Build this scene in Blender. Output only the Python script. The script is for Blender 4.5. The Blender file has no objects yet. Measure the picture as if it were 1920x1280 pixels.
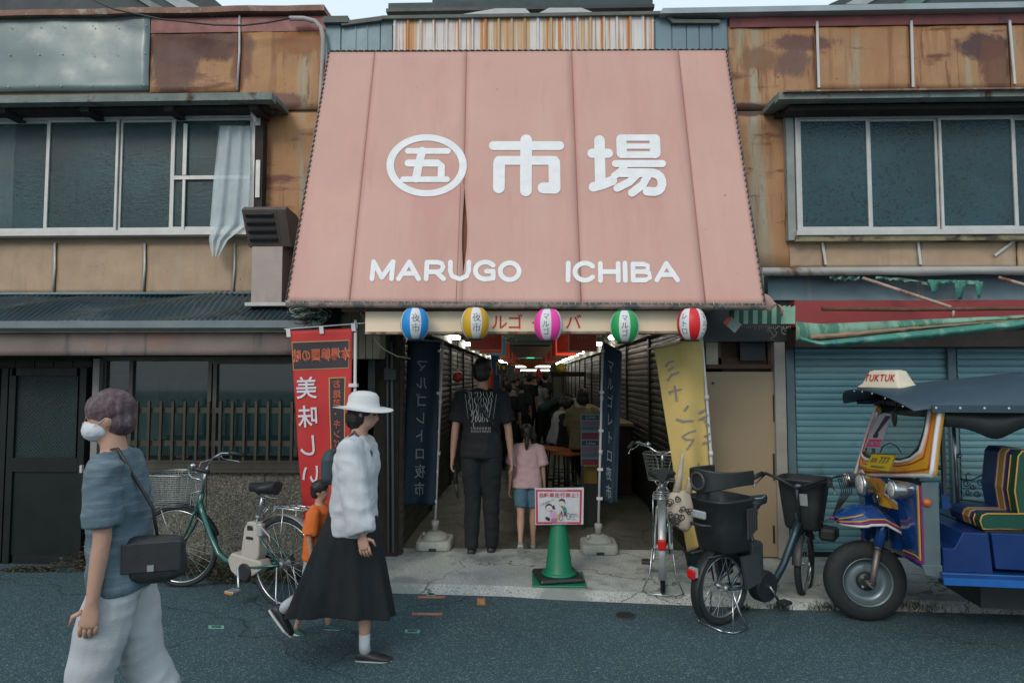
import bpy, math, random
from mathutils import Vector as V, Matrix, noise
R = math.radians
S = bpy.context.scene
C = S.collection
random.seed(7)

# ---------------------------------------------------------------- camera, sky, sun, exposure
F = 1200.0                                    # focal length in photograph pixels (1920 wide)
CAM = V((0, 0, 1.63))
cd = bpy.data.cameras.new('camera'); cd.sensor_width = 36; cd.lens = F / 1920 * 36
cd.clip_start = 0.05; cd.clip_end = 500
cam = bpy.data.objects.new('camera', cd); C.objects.link(cam); S.camera = cam
cam.location = CAM
cam.rotation_euler = (R(90 + 3.10), 0, R(1.67))
MC = cam.rotation_euler.to_matrix()

w = bpy.data.worlds.new('World'); S.world = w; w.use_nodes = True
nt = w.node_tree; bg = nt.nodes['Background']
sky = nt.nodes.new('ShaderNodeTexSky'); sky.sky_type = 'NISHITA'; sky.sun_disc = False
sky.sun_elevation = R(34); sky.sun_rotation = R(205); sky.dust_density = 3; sky.air_density = 1.2
mx = nt.nodes.new('ShaderNodeMix'); mx.data_type = 'RGBA'; mx.inputs['Factor'].default_value = 0.8
mx.inputs[7].default_value = (11.6, 13.6, 14.9, 1)          # even cloud layer
nt.links.new(sky.outputs[0], mx.inputs[6]); nt.links.new(mx.outputs[2], bg.inputs[0])
bg.inputs[1].default_value = 0.085
sd = bpy.data.lights.new('sun', 'SUN'); sd.energy = 1.25; sd.angle = R(20); sd.color = (1, .87, .74)
sun = bpy.data.objects.new('sun', sd); C.objects.link(sun)
sun.rotation_euler = (R(56), 0, R(-25))
S.view_settings.view_transform = 'Standard'; S.view_settings.look = 'None'
S.view_settings.exposure = -0.08; S.view_settings.gamma = 1
S.cycles.use_denoising = True
S.cycles.max_bounces = 6

# ---------------------------------------------------------------- rays from photograph pixels to points at a real depth
def ray(px, py): return MC @ V(((px - 960) / F, -(py - 640) / F, -1))
def P(px, py, Y):
    d = ray(px, py); return CAM + d * ((Y - CAM.y) / d.y)
def G(px, py, z=0.0):
    d = ray(px, py); return CAM + d * ((z - CAM.z) / d.z)
def PL(px, py, p0, n):
    d = ray(px, py); return CAM + d * ((p0 - CAM).dot(n) / d.dot(n))
def mixp(a, b, t): return a + (b - a) * t

# ---------------------------------------------------------------- materials
MATS = {}
def M(name, col, rough=.65, metal=0., var=.15, sc=5., bump=.15, bs=60., over=(), world=False, coat=0., spec=.5, alpha=1., vs=(1, 1, 1), bd=.01):
    """procedural surface: base colour with mottling, optional stains (over) and fine bump"""
    if name in MATS: return MATS[name]
    m = bpy.data.materials.new(name); m.use_nodes = True; t = m.node_tree; N = t.nodes; L = t.links
    b = N['Principled BSDF']
    if world: co = N.new('ShaderNodeNewGeometry').outputs['Position']
    else: co = N.new('ShaderNodeTexCoord').outputs['Object']
    def noi(scale, vec=(1, 1, 1), det=5, rgh=.6, dist=0):
        mp = N.new('ShaderNodeMapping'); mp.inputs['Scale'].default_value = vec; L.new(co, mp.inputs[0])
        n = N.new('ShaderNodeTexNoise'); n.inputs['Scale'].default_value = scale; n.inputs['Detail'].default_value = det
        n.inputs['Roughness'].default_value = rgh; n.inputs['Distortion'].default_value = dist
        L.new(mp.outputs[0], n.inputs['Vector']); return n.outputs['Fac']
    def rng(f, a, b_, c=0., d=1.):
        r = N.new('ShaderNodeMapRange'); r.inputs[1].default_value = a; r.inputs[2].default_value = b_
        r.inputs[3].default_value = c; r.inputs[4].default_value = d; L.new(f, r.inputs[0]); return r.outputs[0]
    def mix(f, a, bcol):
        x = N.new('ShaderNodeMix'); x.data_type = 'RGBA'
        if isinstance(f, float): x.inputs[0].default_value = f
        else: L.new(f, x.inputs[0])
        if isinstance(a, tuple): x.inputs[6].default_value = (*a[:3], 1)
        else: L.new(a, x.inputs[6])
        if isinstance(bcol, tuple): x.inputs[7].default_value = (*bcol[:3], 1)
        else: L.new(bcol, x.inputs[7])
        return x.outputs[2]
    lo = tuple(c * (1 - var) for c in col); hi = tuple(min(1, c * (1 + var)) for c in col)
    c = mix(rng(noi(sc, vs), .3, .7), lo, hi)
    for o in over:
        if o[0] == 'n':            # noise stain: colour, scale, stretch, low, high
            f = rng(noi(o[2], o[3], 6, .65, .3), o[4], o[5])
        elif o[0] == 'b':          # one stain of its own place: colour, centre, radii, raggedness
            mp = N.new('ShaderNodeVectorMath'); mp.operation = 'SUBTRACT'; L.new(co, mp.inputs[0]); mp.inputs[1].default_value = o[2]
            dv = N.new('ShaderNodeVectorMath'); dv.operation = 'DIVIDE'; L.new(mp.outputs[0], dv.inputs[0]); dv.inputs[1].default_value = o[3]
            ln = N.new('ShaderNodeVectorMath'); ln.operation = 'LENGTH'; L.new(dv.outputs[0], ln.inputs[0])
            n1 = noi(o[5] if len(o) > 5 else 7, (1, 1, .45), 9, .78, .6)
            ad = N.new('ShaderNodeMath'); ad.operation = 'MULTIPLY_ADD'; L.new(n1, ad.inputs[0]); ad.inputs[1].default_value = o[4]; L.new(ln.outputs[1], ad.inputs[2])
            f = rng(ad.outputs[0], 1.10 + o[4] * .5, .88 + o[4] * .45)
            f2 = N.new('ShaderNodeMath'); f2.operation = 'MULTIPLY'; L.new(f, f2.inputs[0]); f2.inputs[1].default_value = .9; f = f2.outputs[0]
        elif o[0] == 'v':          # grains: colour, scale, low, high
            v = N.new('ShaderNodeTexVoronoi'); v.inputs['Scale'].default_value = o[2]; L.new(co, v.inputs['Vector'])
            sp = N.new('ShaderNodeSeparateColor'); L.new(v.outputs['Color'], sp.inputs[0])
            f = rng(sp.outputs[0], o[3], o[4])
        elif o[0] == 'c':          # cracks: colour, scale, width
            mp = N.new('ShaderNodeMapping'); L.new(co, mp.inputs[0])
            nn = N.new('ShaderNodeTexNoise'); nn.inputs['Scale'].default_value = 3; nn.inputs['Detail'].default_value = 6; L.new(co, nn.inputs['Vector'])
            vm = N.new('ShaderNodeVectorMath'); vm.operation = 'SCALE'; vm.inputs['Scale'].default_value = .45; L.new(nn.outputs['Color'], vm.inputs[0])
            va = N.new('ShaderNodeVectorMath'); va.operation = 'ADD'; L.new(co, va.inputs[0]); L.new(vm.outputs[0], va.inputs[1])
            v = N.new('ShaderNodeTexVoronoi'); v.feature = 'DISTANCE_TO_EDGE'; v.inputs['Scale'].default_value = o[2]; L.new(va.outputs[0], v.inputs['Vector'])
            f = rng(v.outputs[0], o[3], 0.)
        elif o[0] == 's':          # stripes along one axis from a noise of the rib number: colour, axis, period, share
            sx = N.new('ShaderNodeSeparateXYZ'); L.new(co, sx.inputs[0])
            q = N.new('ShaderNodeMath'); q.operation = 'MULTIPLY'; q.inputs[1].default_value = 1 / o[3]; L.new(sx.outputs[o[2]], q.inputs[0])
            fl = N.new('ShaderNodeMath'); fl.operation = 'FLOOR'; L.new(q.outputs[0], fl.inputs[0])
            wn = N.new('ShaderNodeTexWhiteNoise'); wn.noise_dimensions = '1D'; L.new(fl.outputs[0], wn.inputs[1])
            f = rng(wn.outputs[0], o[4] + .1, o[4] - .1)
        c = mix(f, c, o[1])
    L.new(c, b.inputs['Base Color'])
    b.inputs['Metallic'].default_value = metal
    L.new(rng(noi(sc * 2.3), .3, .7, max(0, rough - .08), min(1, rough + .08)), b.inputs['Roughness'])
    b.inputs['Coat Weight'].default_value = coat; b.inputs['Specular IOR Level'].default_value = spec
    if alpha < 1: b.inputs['Alpha'].default_value = alpha
    if bump > 0:
        bp = N.new('ShaderNodeBump'); bp.inputs['Strength'].default_value = bump; bp.inputs['Distance'].default_value = bd
        L.new(noi(bs, (1, 1, 1), 4), bp.inputs['Height']); L.new(bp.outputs[0], b.inputs['Normal'])
    MATS[name] = m; return m
def EM(name, col, st):
    if name in MATS: return MATS[name]
    m = bpy.data.materials.new(name); m.use_nodes = True; b = m.node_tree.nodes['Principled BSDF']
    b.inputs['Base Color'].default_value = (*col, 1); b.inputs['Emission Color'].default_value = (*col, 1); b.inputs['Emission Strength'].default_value = st
    MATS[name] = m; return m
def GL(name, tint, a=.25):
    """thin clear glass"""
    if name in MATS: return MATS[name]
    m = bpy.data.materials.new(name); m.use_nodes = True; b = m.node_tree.nodes['Principled BSDF']
    b.inputs['Base Color'].default_value = (*tint, 1); b.inputs['Roughness'].default_value = .05; b.inputs['Alpha'].default_value = a
    b.inputs['Specular IOR Level'].default_value = .8
    MATS[name] = m; return m
def plain(name, col, rough=.6, metal=0., coat=0., bump=.04, bs=80): return M(name, col, rough, metal, .07, 12, bump, bs, coat=coat)

# ---------------------------------------------------------------- mesh builder
ORG = {}
class MB:
    def __init__(s, T=None): s.v = []; s.f = []; s.sm = []; s.T = T
    def add(s, vs, fs, sm=False):
        n = len(s.v)
        s.v += [(s.T @ V(p)) if s.T is not None else V(p) for p in vs]
        s.f += [tuple(i + n for i in f) for f in fs]; s.sm += [sm] * len(fs); return s
    def box(s, a, b):
        x0, x1 = sorted((a[0], b[0])); y0, y1 = sorted((a[1], b[1])); z0, z1 = sorted((a[2], b[2]))
        return s.add([(x0, y0, z0), (x1, y0, z0), (x1, y1, z0), (x0, y1, z0), (x0, y0, z1), (x1, y0, z1), (x1, y1, z1), (x0, y1, z1)],
                     [(0, 3, 2, 1), (4, 5, 6, 7), (0, 1, 5, 4), (1, 2, 6, 5), (2, 3, 7, 6), (3, 0, 4, 7)])
    def bbox(s, a, b, r=.01):
        """box with bevelled edges along z and soft top"""
        x0, x1 = sorted((a[0], b[0])); y0, y1 = sorted((a[1], b[1])); z0, z1 = sorted((a[2], b[2])); r = min(r, (x1 - x0) / 2.1, (y1 - y0) / 2.1, (z1 - z0) / 2.1)
        rings = []
        for z, k in ((z0, r), (z0 + r, 0), (z1 - r, 0), (z1, r)):
            ring = []
            for cx, cy, a0 in ((x1 - r, y1 - r, 0), (x0 + r, y1 - r, 90), (x0 + r, y0 + r, 180), (x1 - r, y0 + r, 270)):
                for q in (0, 45, 90):
                    rr = r - k * .7; ring.append((cx + rr * math.cos(R(a0 + q)), cy + rr * math.sin(R(a0 + q)), z))
            rings.append(ring)
        return s.rings(rings, True, True, False)
    def rings(s, rings, close=True, caps=True, sm=True):
        n = len(rings[0]); vs = [p for r in rings for p in r]; fs = []
        for i in range(len(rings) - 1):
            for j in range(n if close else n - 1):
                a = i * n + j; b = i * n + (j + 1) % n; fs.append((a, b, b + n, a + n))
        s.add(vs, fs, sm)
        if caps and close:
            k = len(s.v) - len(vs); m = (len(rings) - 1) * n
            s.f.append(tuple(k + j for j in reversed(range(n)))); s.f.append(tuple(k + m + j for j in range(n))); s.sm += [False, False]
        return s
    def tube(s, pts, r, n=8, closed=False, caps=True):
        pts = [V(p) for p in pts]; m = len(pts); rs = r if isinstance(r, (list, tuple)) else [r] * m
        up = None; rings = []
        for i, p in enumerate(pts):
            if closed: t = pts[(i + 1) % m] - pts[i - 1]
            else: t = pts[min(i + 1, m - 1)] - pts[max(i - 1, 0)]
            if t.length < 1e-9: t = V((0, 0, 1))
            t.normalize()
            if up is None:
                up = V((0, 0, 1)) if abs(t.z) < .9 else V((0, 1, 0))
            u = up - t * up.dot(t)
            if u.length < 1e-6: u = V((1, 0, 0)) - t * t.x
            u.normalize(); up = u; w_ = t.cross(u)
            rings.append([p + (u * math.cos(2 * math.pi * k / n) + w_ * math.sin(2 * math.pi * k / n)) * rs[i] for k in range(n)])
        if closed: rings.append(rings[0]); caps = False
        return s.rings(rings, True, caps)
    def lathe(s, prof, c=(0, 0, 0), n=24, ax='z', caps=True):
        rings = []; c = V(c)
        for r, h in prof:
            ring = []
            for k in range(n):
                a = 2 * math.pi * k / n; x, y = r * math.cos(a), r * math.sin(a)
                q = {'z': (x, y, h), 'y': (x, h, -y), 'x': (h, x, y)}[ax]; ring.append(c + V(q))
            rings.append(ring)
        return s.rings(rings, True, caps)
    def ell(s, c, r, n=16, m=10, Rm=None):
        c = V(c); rings = []
        for i in range(m + 1):
            a = -math.pi / 2 + math.pi * i / m; ca = max(math.cos(a), .02); sa = math.sin(a)
            ring = []
            for k in range(n):
                q = V((r[0] * ca * math.cos(2 * math.pi * k / n), r[1] * ca * math.sin(2 * math.pi * k / n), r[2] * sa))
                if Rm: q = Rm @ q
                ring.append(c + q)
            rings.append(ring)
        return s.rings(rings)
    def slab(s, pts, d):
        """polygon extruded by vector d"""
        pts = [V(p) for p in pts]; d = V(d); n = len(pts)
        fs = [tuple(range(n)), tuple(n + i for i in reversed(range(n)))] + [(i, i + n, (i + 1) % n + n, (i + 1) % n) for i in range(n)]
        return s.add(pts + [p + d for p in pts], fs)
    def grid(s, fn, nu, nv, sm=True, th=None):
        vs = [fn(i / nu, j / nv) for i in range(nu + 1) for j in range(nv + 1)]; W = nv + 1
        fs = [(i * W + j, i * W + j + 1, (i + 1) * W + j + 1, (i + 1) * W + j) for i in range(nu) for j in range(nv)]
        if th is None: return s.add(vs, fs, sm)
        th = V(th); k = len(vs); vs2 = [V(p) + th for p in vs]
        fs2 = [tuple(q + k for q in reversed(f)) for f in fs]
        e = [i * W for i in range(nu + 1)] + [nu * W + j for j in range(1, W)] + [i * W + nv for i in range(nu - 1, -1, -1)] + [j for j in range(nv - 1, 0, -1)]
        fs3 = [(e[i], e[(i + 1) % len(e)], e[(i + 1) % len(e)] + k, e[i] + k) for i in range(len(e))]
        return s.add(list(vs) + vs2, fs + fs2 + fs3, sm)
    def build(s, name, mat, parent=None, bev=0):
        me = bpy.data.meshes.new(name); o0 = ORG.get(parent.name, V((0, 0, 0))) if parent else V((0, 0, 0))
        base = V((0, 0, 0))
        if parent is None and s.v:
            xs = [p.x for p in s.v]; ys = [p.y for p in s.v]; zs = [p.z for p in s.v]
            base = V(((min(xs) + max(xs)) / 2, (min(ys) + max(ys)) / 2, min(zs)))
            o0 = base
        me.from_pydata([tuple(p - o0) for p in s.v], [], s.f); me.validate()
        me.polygons.foreach_set('use_smooth', s.sm[:len(me.polygons)] + [False] * (len(me.polygons) - len(s.sm)))
        if isinstance(mat, (list, tuple)):
            for q in mat: me.materials.append(q)
        else: me.materials.append(mat)
        o = bpy.data.objects.new(name, me); C.objects.link(o); o.location = base
        if parent: o.parent = parent; ORG[o.name] = o0
        else: ORG[o.name] = base
        if bev:
            md = o.modifiers.new('bevel', 'BEVEL'); md.width = bev; md.segments = 2; md.limit_method = 'ANGLE'
        return o
def tag(o, label, cat, group=None):
    o['label'] = label; o['category'] = cat
    if group: o['group'] = group
    return o
def thing(name, label, cat, loc, group=None, rz=None):
    """an empty at the thing's base; with rz the parts are built in its own axes"""
    o = bpy.data.objects.new(name, None); C.objects.link(o); o.empty_display_size = .1
    o.location = loc
    if rz is None: ORG[o.name] = V(loc)
    else: o.rotation_euler = (0, 0, rz); ORG[o.name] = V((0, 0, 0))
    return tag(o, label, cat, group)
def struct(o): o['kind'] = 'structure'; return o
def stuff(o, label, cat): tag(o, label, cat); o['kind'] = 'stuff'; return o
def kids(o): return [c for c in bpy.data.objects if c.parent == o]
def copy_tree(o, label, loc, rz=None, sc=1):
    def rec(a, par):
        c = a.copy(); C.objects.link(c); c.parent = par
        for ch in kids(a): rec(ch, c)
        return c
    r = rec(o, None); r.location = loc; r['label'] = label; r.scale = (sc, sc, sc)
    if rz is not None: r.rotation_euler = (0, 0, rz)
    return r
def BX(mb, x0, y0, x1, y1, Y, d):
    """axis-aligned box whose front face at depth Y fills a photograph rectangle"""
    a = P(x0, (y0 + y1) / 2, Y); b = P(x1, (y0 + y1) / 2, Y); t = P((x0 + x1) / 2, y0, Y); u = P((x0 + x1) / 2, y1, Y)
    return mb.box((a.x, Y, u.z), (b.x, Y + d, t.z))
def PS(mb, pts, Y, d): return mb.slab([P(x, y, Y) for x, y in pts], (0, d, 0))

# lettering: glyph outlines of the built-in font laid on a surface
_gl = {}
def glyph(ch, bold=0.):
    k = (ch, bold)
    if k not in _gl:
        c = bpy.data.curves.new('glyph', 'FONT'); c.body = ch; c.resolution_u = 3; c.offset = bold
        o = bpy.data.objects.new('glyph', c); me = bpy.data.meshes.new_from_object(o)
        vs = [(v.co.x, v.co.y) for v in me.vertices]; fs = [tuple(p.vertices) for p in me.polygons]
        bpy.data.objects.remove(o); bpy.data.meshes.remove(me); bpy.data.curves.remove(c)
        _gl[k] = (vs, fs, (max(p[0] for p in vs) if vs else .3))
    return _gl[k]
def text(mb, s, fn, h, x=0., y=0., vert=False, mirror=False, bold=0., step=None, wide=1.):
    """writes s with its centre at (x,y) of the surface fn(u,v)"""
    gs = [glyph(ch, bold) if ch != ' ' else ([], [], .35) for ch in s]; k = h / .9
    if vert:
        st = step or h * 1.1; tot = st * len(s)
        for i, (vs, fs, wd) in enumerate(gs):
            cy = y + tot / 2 - st * (i + .5)
            mb.add([fn(x + (-1 if mirror else 1) * (p[0] - wd / 2) * k * wide, cy + (p[1] - .36) * k) for p in vs], fs)
    else:
        adv = [(wd + .08) * k * wide for _, _, wd in gs]; tot = sum(adv); cx = -tot / 2
        for (vs, fs, wd), a in zip(gs, adv):
            mb.add([fn(x + (-1 if mirror else 1) * (cx + p[0] * k * wide), y + (p[1] - .36) * k) for p in vs], fs); cx += a
    return mb
def strokes(mb, ss, fn):
    """rounded brush strokes: list of (points, width); each a ribbon of its own, a hair above the one before"""
    for q, (pts, wd) in enumerate(ss):
        pts = [V((*p, 0)) for p in pts]; n = len(pts); L_ = []; R_ = []
        for i, p in enumerate(pts):
            t = (pts[min(i + 1, n - 1)] - pts[max(i - 1, 0)]).normalized(); nn = V((-t.y, t.x, 0)) * wd / 2
            L_.append(p + nn); R_.append(p - nn)
        def cap(p, t, wd):
            return [p + V((t.x * math.cos(a) - t.y * math.sin(a), t.x * math.sin(a) + t.y * math.cos(a), 0)) * wd / 2 for a in (R(-90 + 22.5 * k) for k in range(1, 8))]
        t1 = (pts[-1] - pts[-2]).normalized(); t0 = (pts[0] - pts[1]).normalized()
        poly = R_ + cap(pts[-1], t1, wd) + L_[::-1] + cap(pts[0], t0, wd)
        m = len(R_); c1 = 7
        idx = list(range(len(poly))); vs = [fn(p.x, p.y, q) for p in poly]; fs = []
        for i in range(n - 1): fs.append((i, i + 1, m + c1 + (n - 2 - i), m + c1 + (n - 1 - i)))
        fs.append(tuple([m - 1] + list(range(m, m + c1)) + [m + c1])); fs.append(tuple([m + c1 + n - 1] + list(range(m + c1 + n, len(poly))) + [0]))
        mb.add(vs, fs)
    return mb
def arc(cx, cy, rx, ry, a0, a1, n=14): return [(cx + rx * math.cos(R(a0 + (a1 - a0) * i / n)), cy + ry * math.sin(R(a0 + (a1 - a0) * i / n))) for i in range(n + 1)]

# ================================================================ the ground
K = .05                                        # the street lies 5 cm below the market floor
asph = M('asphalt', (.034, .080, .098), .85, 0, .16, 1.3, .7, 130, over=[('n', (.14, .21, .23), 95, (1, 1, 1), .55, .63), ('n', (.008, .022, .03), 120, (1, 1, 1), .54, .62), ('v', (.18, .24, .26), 150, .90, .97), ('n', (.022, .05, .062), .5, (1, 1, 1), .58, .75), ('n', (.05, .10, .115), .7, (.5, 1, 1), .60, .80), ('c', (.012, .03, .038), .33, .0035)], world=True, bd=.02)
conc = M('concrete', (.44, .46, .44), .85, 0, .22, 2.2, .45, 70, over=[('n', (.62, .63, .60), 75, (1, 1, 1), .53, .62), ('n', (.10, .12, .12), 85, (1, 1, 1), .54, .62), ('n', (.22, .25, .24), 1.6, (1, 1, 1), .52, .62), ('n', (.25, .28, .27), .6, (1, 1, 1), .5, .7), ('c', (.08, .09, .09), .7, .006)], world=True, bd=.015)
mb = MB(); mb.grid(lambda u, v: V((-60 + 120 * u, -60 + 66.2 * v, -K)), 1, 1, False); street = struct(mb.build('street', asph))
k0 = [(G(x, y, -K).x, G(x, y, -K).y + .10) for x, y in ((700, 1110), (742, 1112), (850, 1115), (950, 1118), (1040, 1124), (1110, 1127), (1300, 1135), (1480, 1143), (1700, 1146), (1920, 1152), (2600, 1170))]; k0[0] = (-1.35, k0[0][1])
mb = MB()
for (xa, ya), (xb, yb) in zip(k0, k0[1:]):
    mb.add([(xa, ya - .10, -K - .002), (xb, yb - .10, -K - .002), (xb, yb, 0), (xa, ya, 0), (xb, 6.15, 0), (xa, 6.15, 0)], [(0, 1, 2, 3), (3, 2, 4, 5)])
mb.add([(-1.35, 4.905, -K - .002), (-1.35, 4.94, 0), (-1.35, 6.15, 0), (-1.35, 6.15, -K - .002)], [(0, 1, 2, 3)])
pave = struct(mb.build('pavement', conc))
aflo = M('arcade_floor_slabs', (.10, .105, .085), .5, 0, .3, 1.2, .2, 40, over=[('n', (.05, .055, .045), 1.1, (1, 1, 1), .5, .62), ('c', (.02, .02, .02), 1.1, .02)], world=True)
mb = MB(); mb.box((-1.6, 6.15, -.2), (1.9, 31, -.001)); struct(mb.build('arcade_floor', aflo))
gnd = M('back_ground', (.08, .085, .08), .9, world=True)
mb = MB(); mb.box((-60, 31.2, -.3), (60, 120, -.06)); struct(mb.build('ground', gnd))
# ================================================================ shared surfaces
rustO = (.235, .085, .03); rustD = (.065, .018, .012)
def blobs(lst):
    out = []
    for px, py, rx, rz, col, rag in lst:
        p = P(px, py, 5.88); out.append(('b', col, (p.x, 5.88, p.z), (rx * 1.15, 3, rz * 1.2), rag * 2.3, 4.5))
    return out
def cladding(name, base, bl=(), orange=.52, st=True):
    return M(name, base, .62, 0, .16, 2.2, .25, 30, over=[
        ('n', (.34, .17, .075), 1.6, (1.3, 1, .35), orange, orange + .16), ('n', (.30, .33, .27), 1.2, (2.2, 1, .2), .56, .68),
        *([('n', (.22, .09, .035), 2.2, (4, 1, .3), .53, .70), ('n', (.17, .065, .03), 5, (3, 1, .35), .60, .70), ('n', (.15, .05, .025), 2.4, (.6, 1, 2.2), .58, .66)] if st else [('n', (.27, .21, .14), 3, (3, 1, .5), .55, .75)]), ('n', (.07, .03, .02), 14, (1, 1, 1), .68, .72), *blobs(bl)], world=True)
clad_a = cladding('rusty_cladding', (.37, .195, .08), [
    (335, 84, .34, .17, rustD, .7), (415, 84, .26, .14, rustD, .7), (320, 130, .22, .26, (.10, .045, .035), 1.1), (450, 110, .10, .22, (.16, .06, .03), .9), (560, 80, .2, .1, (.25, .09, .03), .9), (530, 190, .25, .08, (.13, .06, .04), .9)], .44)
clad_b = cladding('weathered_cladding', (.36, .20, .095), [
    (1500, 80, .30, .07, (.12, .05, .045), 1.0), (1490, 115, .16, .13, (.14, .075, .06), 1.0), (1850, 85, .22, .11, (.055, .022, .03), .9), (1870, 120, .12, .25, (.13, .05, .03), .9), (1420, 110, .18, .12, (.2, .10, .05), 1.0), (1400, 205, .3, .05, (.06, .03, .02), .8)], .5)
clad_c = cladding('tan_cladding', (.37, .265, .175), (), .62, False)
redtrim = M('red_painted_metal', (.21, .052, .05), .5, 0, .2, 4, .15, 30, over=[('n', (.08, .04, .035), 3, (1, 1, .6), .6, .7), ('n', (.26, .13, .11), 6, (1, 1, 1), .62, .75)], world=True)
flash = M('rusty_flashing', (.20, .105, .075), .7, 0, .3, 6, .3, 40, over=[('n', (.33, .27, .22), 9, (1, 1, 1), .55, .65)], world=True)
whiteme = M('white_aluminium', (.50, .50, .49), .45, .2, .1, 8, .05, 40, over=[('n', (.25, .24, .22), 5, (1, 1, .4), .64, .75)])
oldgreen = M('mossy_weathered_wood', (.16, .19, .175), .8, 0, .3, 4, .4, 50, over=[('n', (.22, .24, .21), 7, (.4, 1, 1.6), .55, .7), ('n', (.055, .025, .018), 4, (1, 1, 1), .55, .66)], world=True)
darkwood = M('dark_timber', (.026, .021, .017), .8, 0, .3, 5, .3, 50, world=True)
blackm = M('black_painted_metal', (.018, .022, .024), .45, 0, .2, 6, .1, 60)
galv = M('galvanised_sheet', (.15, .195, .20), .35, .25, .15, 1.6, .12, 8, over=[('n', (.22, .26, .26), 1.5, (1, 1, 1), .55, .7)], world=True)
bluepan = M('blue_grey_sheet', (.15, .225, .26), .5, .2, .14, 2, .1, 30, over=[('n', (.26, .28, .27), 4, (3, 1, .25), .6, .72)], world=True)
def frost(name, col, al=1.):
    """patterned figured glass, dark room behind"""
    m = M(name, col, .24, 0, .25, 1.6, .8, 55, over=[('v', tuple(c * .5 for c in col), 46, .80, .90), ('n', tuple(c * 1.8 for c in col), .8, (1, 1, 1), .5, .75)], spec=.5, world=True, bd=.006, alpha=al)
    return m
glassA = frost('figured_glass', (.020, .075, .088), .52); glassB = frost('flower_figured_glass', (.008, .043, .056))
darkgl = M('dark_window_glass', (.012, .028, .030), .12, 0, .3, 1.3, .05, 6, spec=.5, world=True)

# ================================================================ left building
YF = 5.9
LB = thing('shop_building', 'two storey shop left of the market entrance with rusty metal cladding and corrugated lean-to roof', 'building', (-4.2, 6.5, -K))
a = P(612, 300, YF); XL = a.x; zt = P(300, 24, YF).z
mb = MB(); mb.box((-9, YF + .03, 2.3), (XL, 12, zt - .04)); mb.box((-9, YF + .03, 1.6), (XL - .02, YF + .2, 2.3)); mb.build('wall', clad_c, LB)
# upper cladding sheets
mb = MB(); mb.T = None
x0 = -8.9; x1 = P(281, 100, YF).x; z0 = P(100, 172, YF).z; z1 = P(100, 31, YF).z
def crump(u, v):
    x = x0 + (x1 - x0) * u; z = z0 + (z1 - z0) * v
    return V((x, YF - .012 - .02 * noise.noise(V((x * 1.6, z * 2.4, 3))) - .010 * noise.noise(V((x * 5, z * 6, 8))), z))
mb.grid(crump, 70, 12, True, (0, .02, 0)); sh = mb.build('metal_sheet', galv, LB)
mb = MB()
for i in range(34):
    for zz in (z0 + .04, (z0 + z1) / 2 - .02, z1 - .12): mb.ell((x1 - .03 - i * .26 - (i % 2) * .03, YF - .028, zz), (.008, .006, .008), 6, 4)
mb.build('screw', whiteme, sh)
sheets = [(283, 58, 449, 173, clad_a), (451, 60, 611, 206, clad_a), (490, 212, 611, 553, clad_a),
          (-900, 455, -60, 551, clad_c), (-57, 455, 103, 551, clad_c), (107, 456, 271, 551, clad_c), (275, 457, 438, 551, clad_c), (442, 458, 488, 551, clad_c)]
for k, (xa, ya, xb, yb, m) in enumerate(sheets):
    A = P(xa, (ya + yb) / 2, YF); B = P(xb, (ya + yb) / 2, YF); t = P((xa + xb) / 2, ya, YF).z; u_ = P((xa + xb) / 2, yb, YF).z
    mb = MB(); mb.grid(lambda u, v: V((A.x + (B.x - A.x) * u, YF - .004 - .006 * noise.noise(V((u * 5 + k * 9, v * 3, 1))) - (.003 if k % 2 else 0), u_ + (t - u_) * v)), 24, 10, True, (0, .03, 0))
    mb.build('cladding_sheet', m, LB)
mb = MB(); BX(mb, 283, 33, 611, 60, YF - .012, .05); mb.build('red_trim', redtrim, LB)
mb = MB(); A = P(-1500, 27, YF); B = P(600, 22, YF)
n = 40
rings = []
for i in range(n + 1):
    t = i / n; x = -9 + (B.x + .06 + 9) * t; z = P(300, 22, YF).z + .012 * noise.noise(V((x * 2, 0, 4)))
    rings.append([V((x, YF - .07, z - .055)), V((x, YF - .07, z)), V((x, YF + .25, z + .03)), V((x, YF + .25, z - .02))])
mb.rings(rings, True, True, False); mb.build('roof_flashing', flash, LB)
mb = MB()
for x, ya, yb in ((449, 32, 171), (104, 456, 551), (272, 457, 552), (440, 458, 552)):
    p = P(x + 2, ya, YF); q = P(x - 1, yb, YF); mb = MB()
    mb.tube([p + V((0, -.02, 0)), mixp(p, q, .5) + V((.006, -.02, 0)), q + V((-.008, -.022, 0))], .011, 5); mb.build('batten', whiteme, LB)
# hood over the upstairs window
mb = MB(); A = P(511, 185, 5.52)
mb.box((-9, 5.50, P(250, 190, 5.5).z), (A.x, 5.60, P(250, 176, 5.5).z)); mb.box((-9, 5.60, P(250, 183, 5.5).z), (A.x, YF, P(250, 178, 5.5).z + .02)); mb.build('window_hood', oldgreen, LB)
mb = MB(); mb.box((-9, 5.64, P(250, 205, 5.64).z), (A.x - .12, 5.80, P(250, 197, 5.64).z))
for i in range(9): mb.box((A.x - .25 - i * .78, 5.60, P(250, 216, 5.64).z + .02), (A.x - .17 - i * .78, 5.86, P(250, 197, 5.64).z))
mb.build('hood_rail', darkwood, LB)
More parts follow.
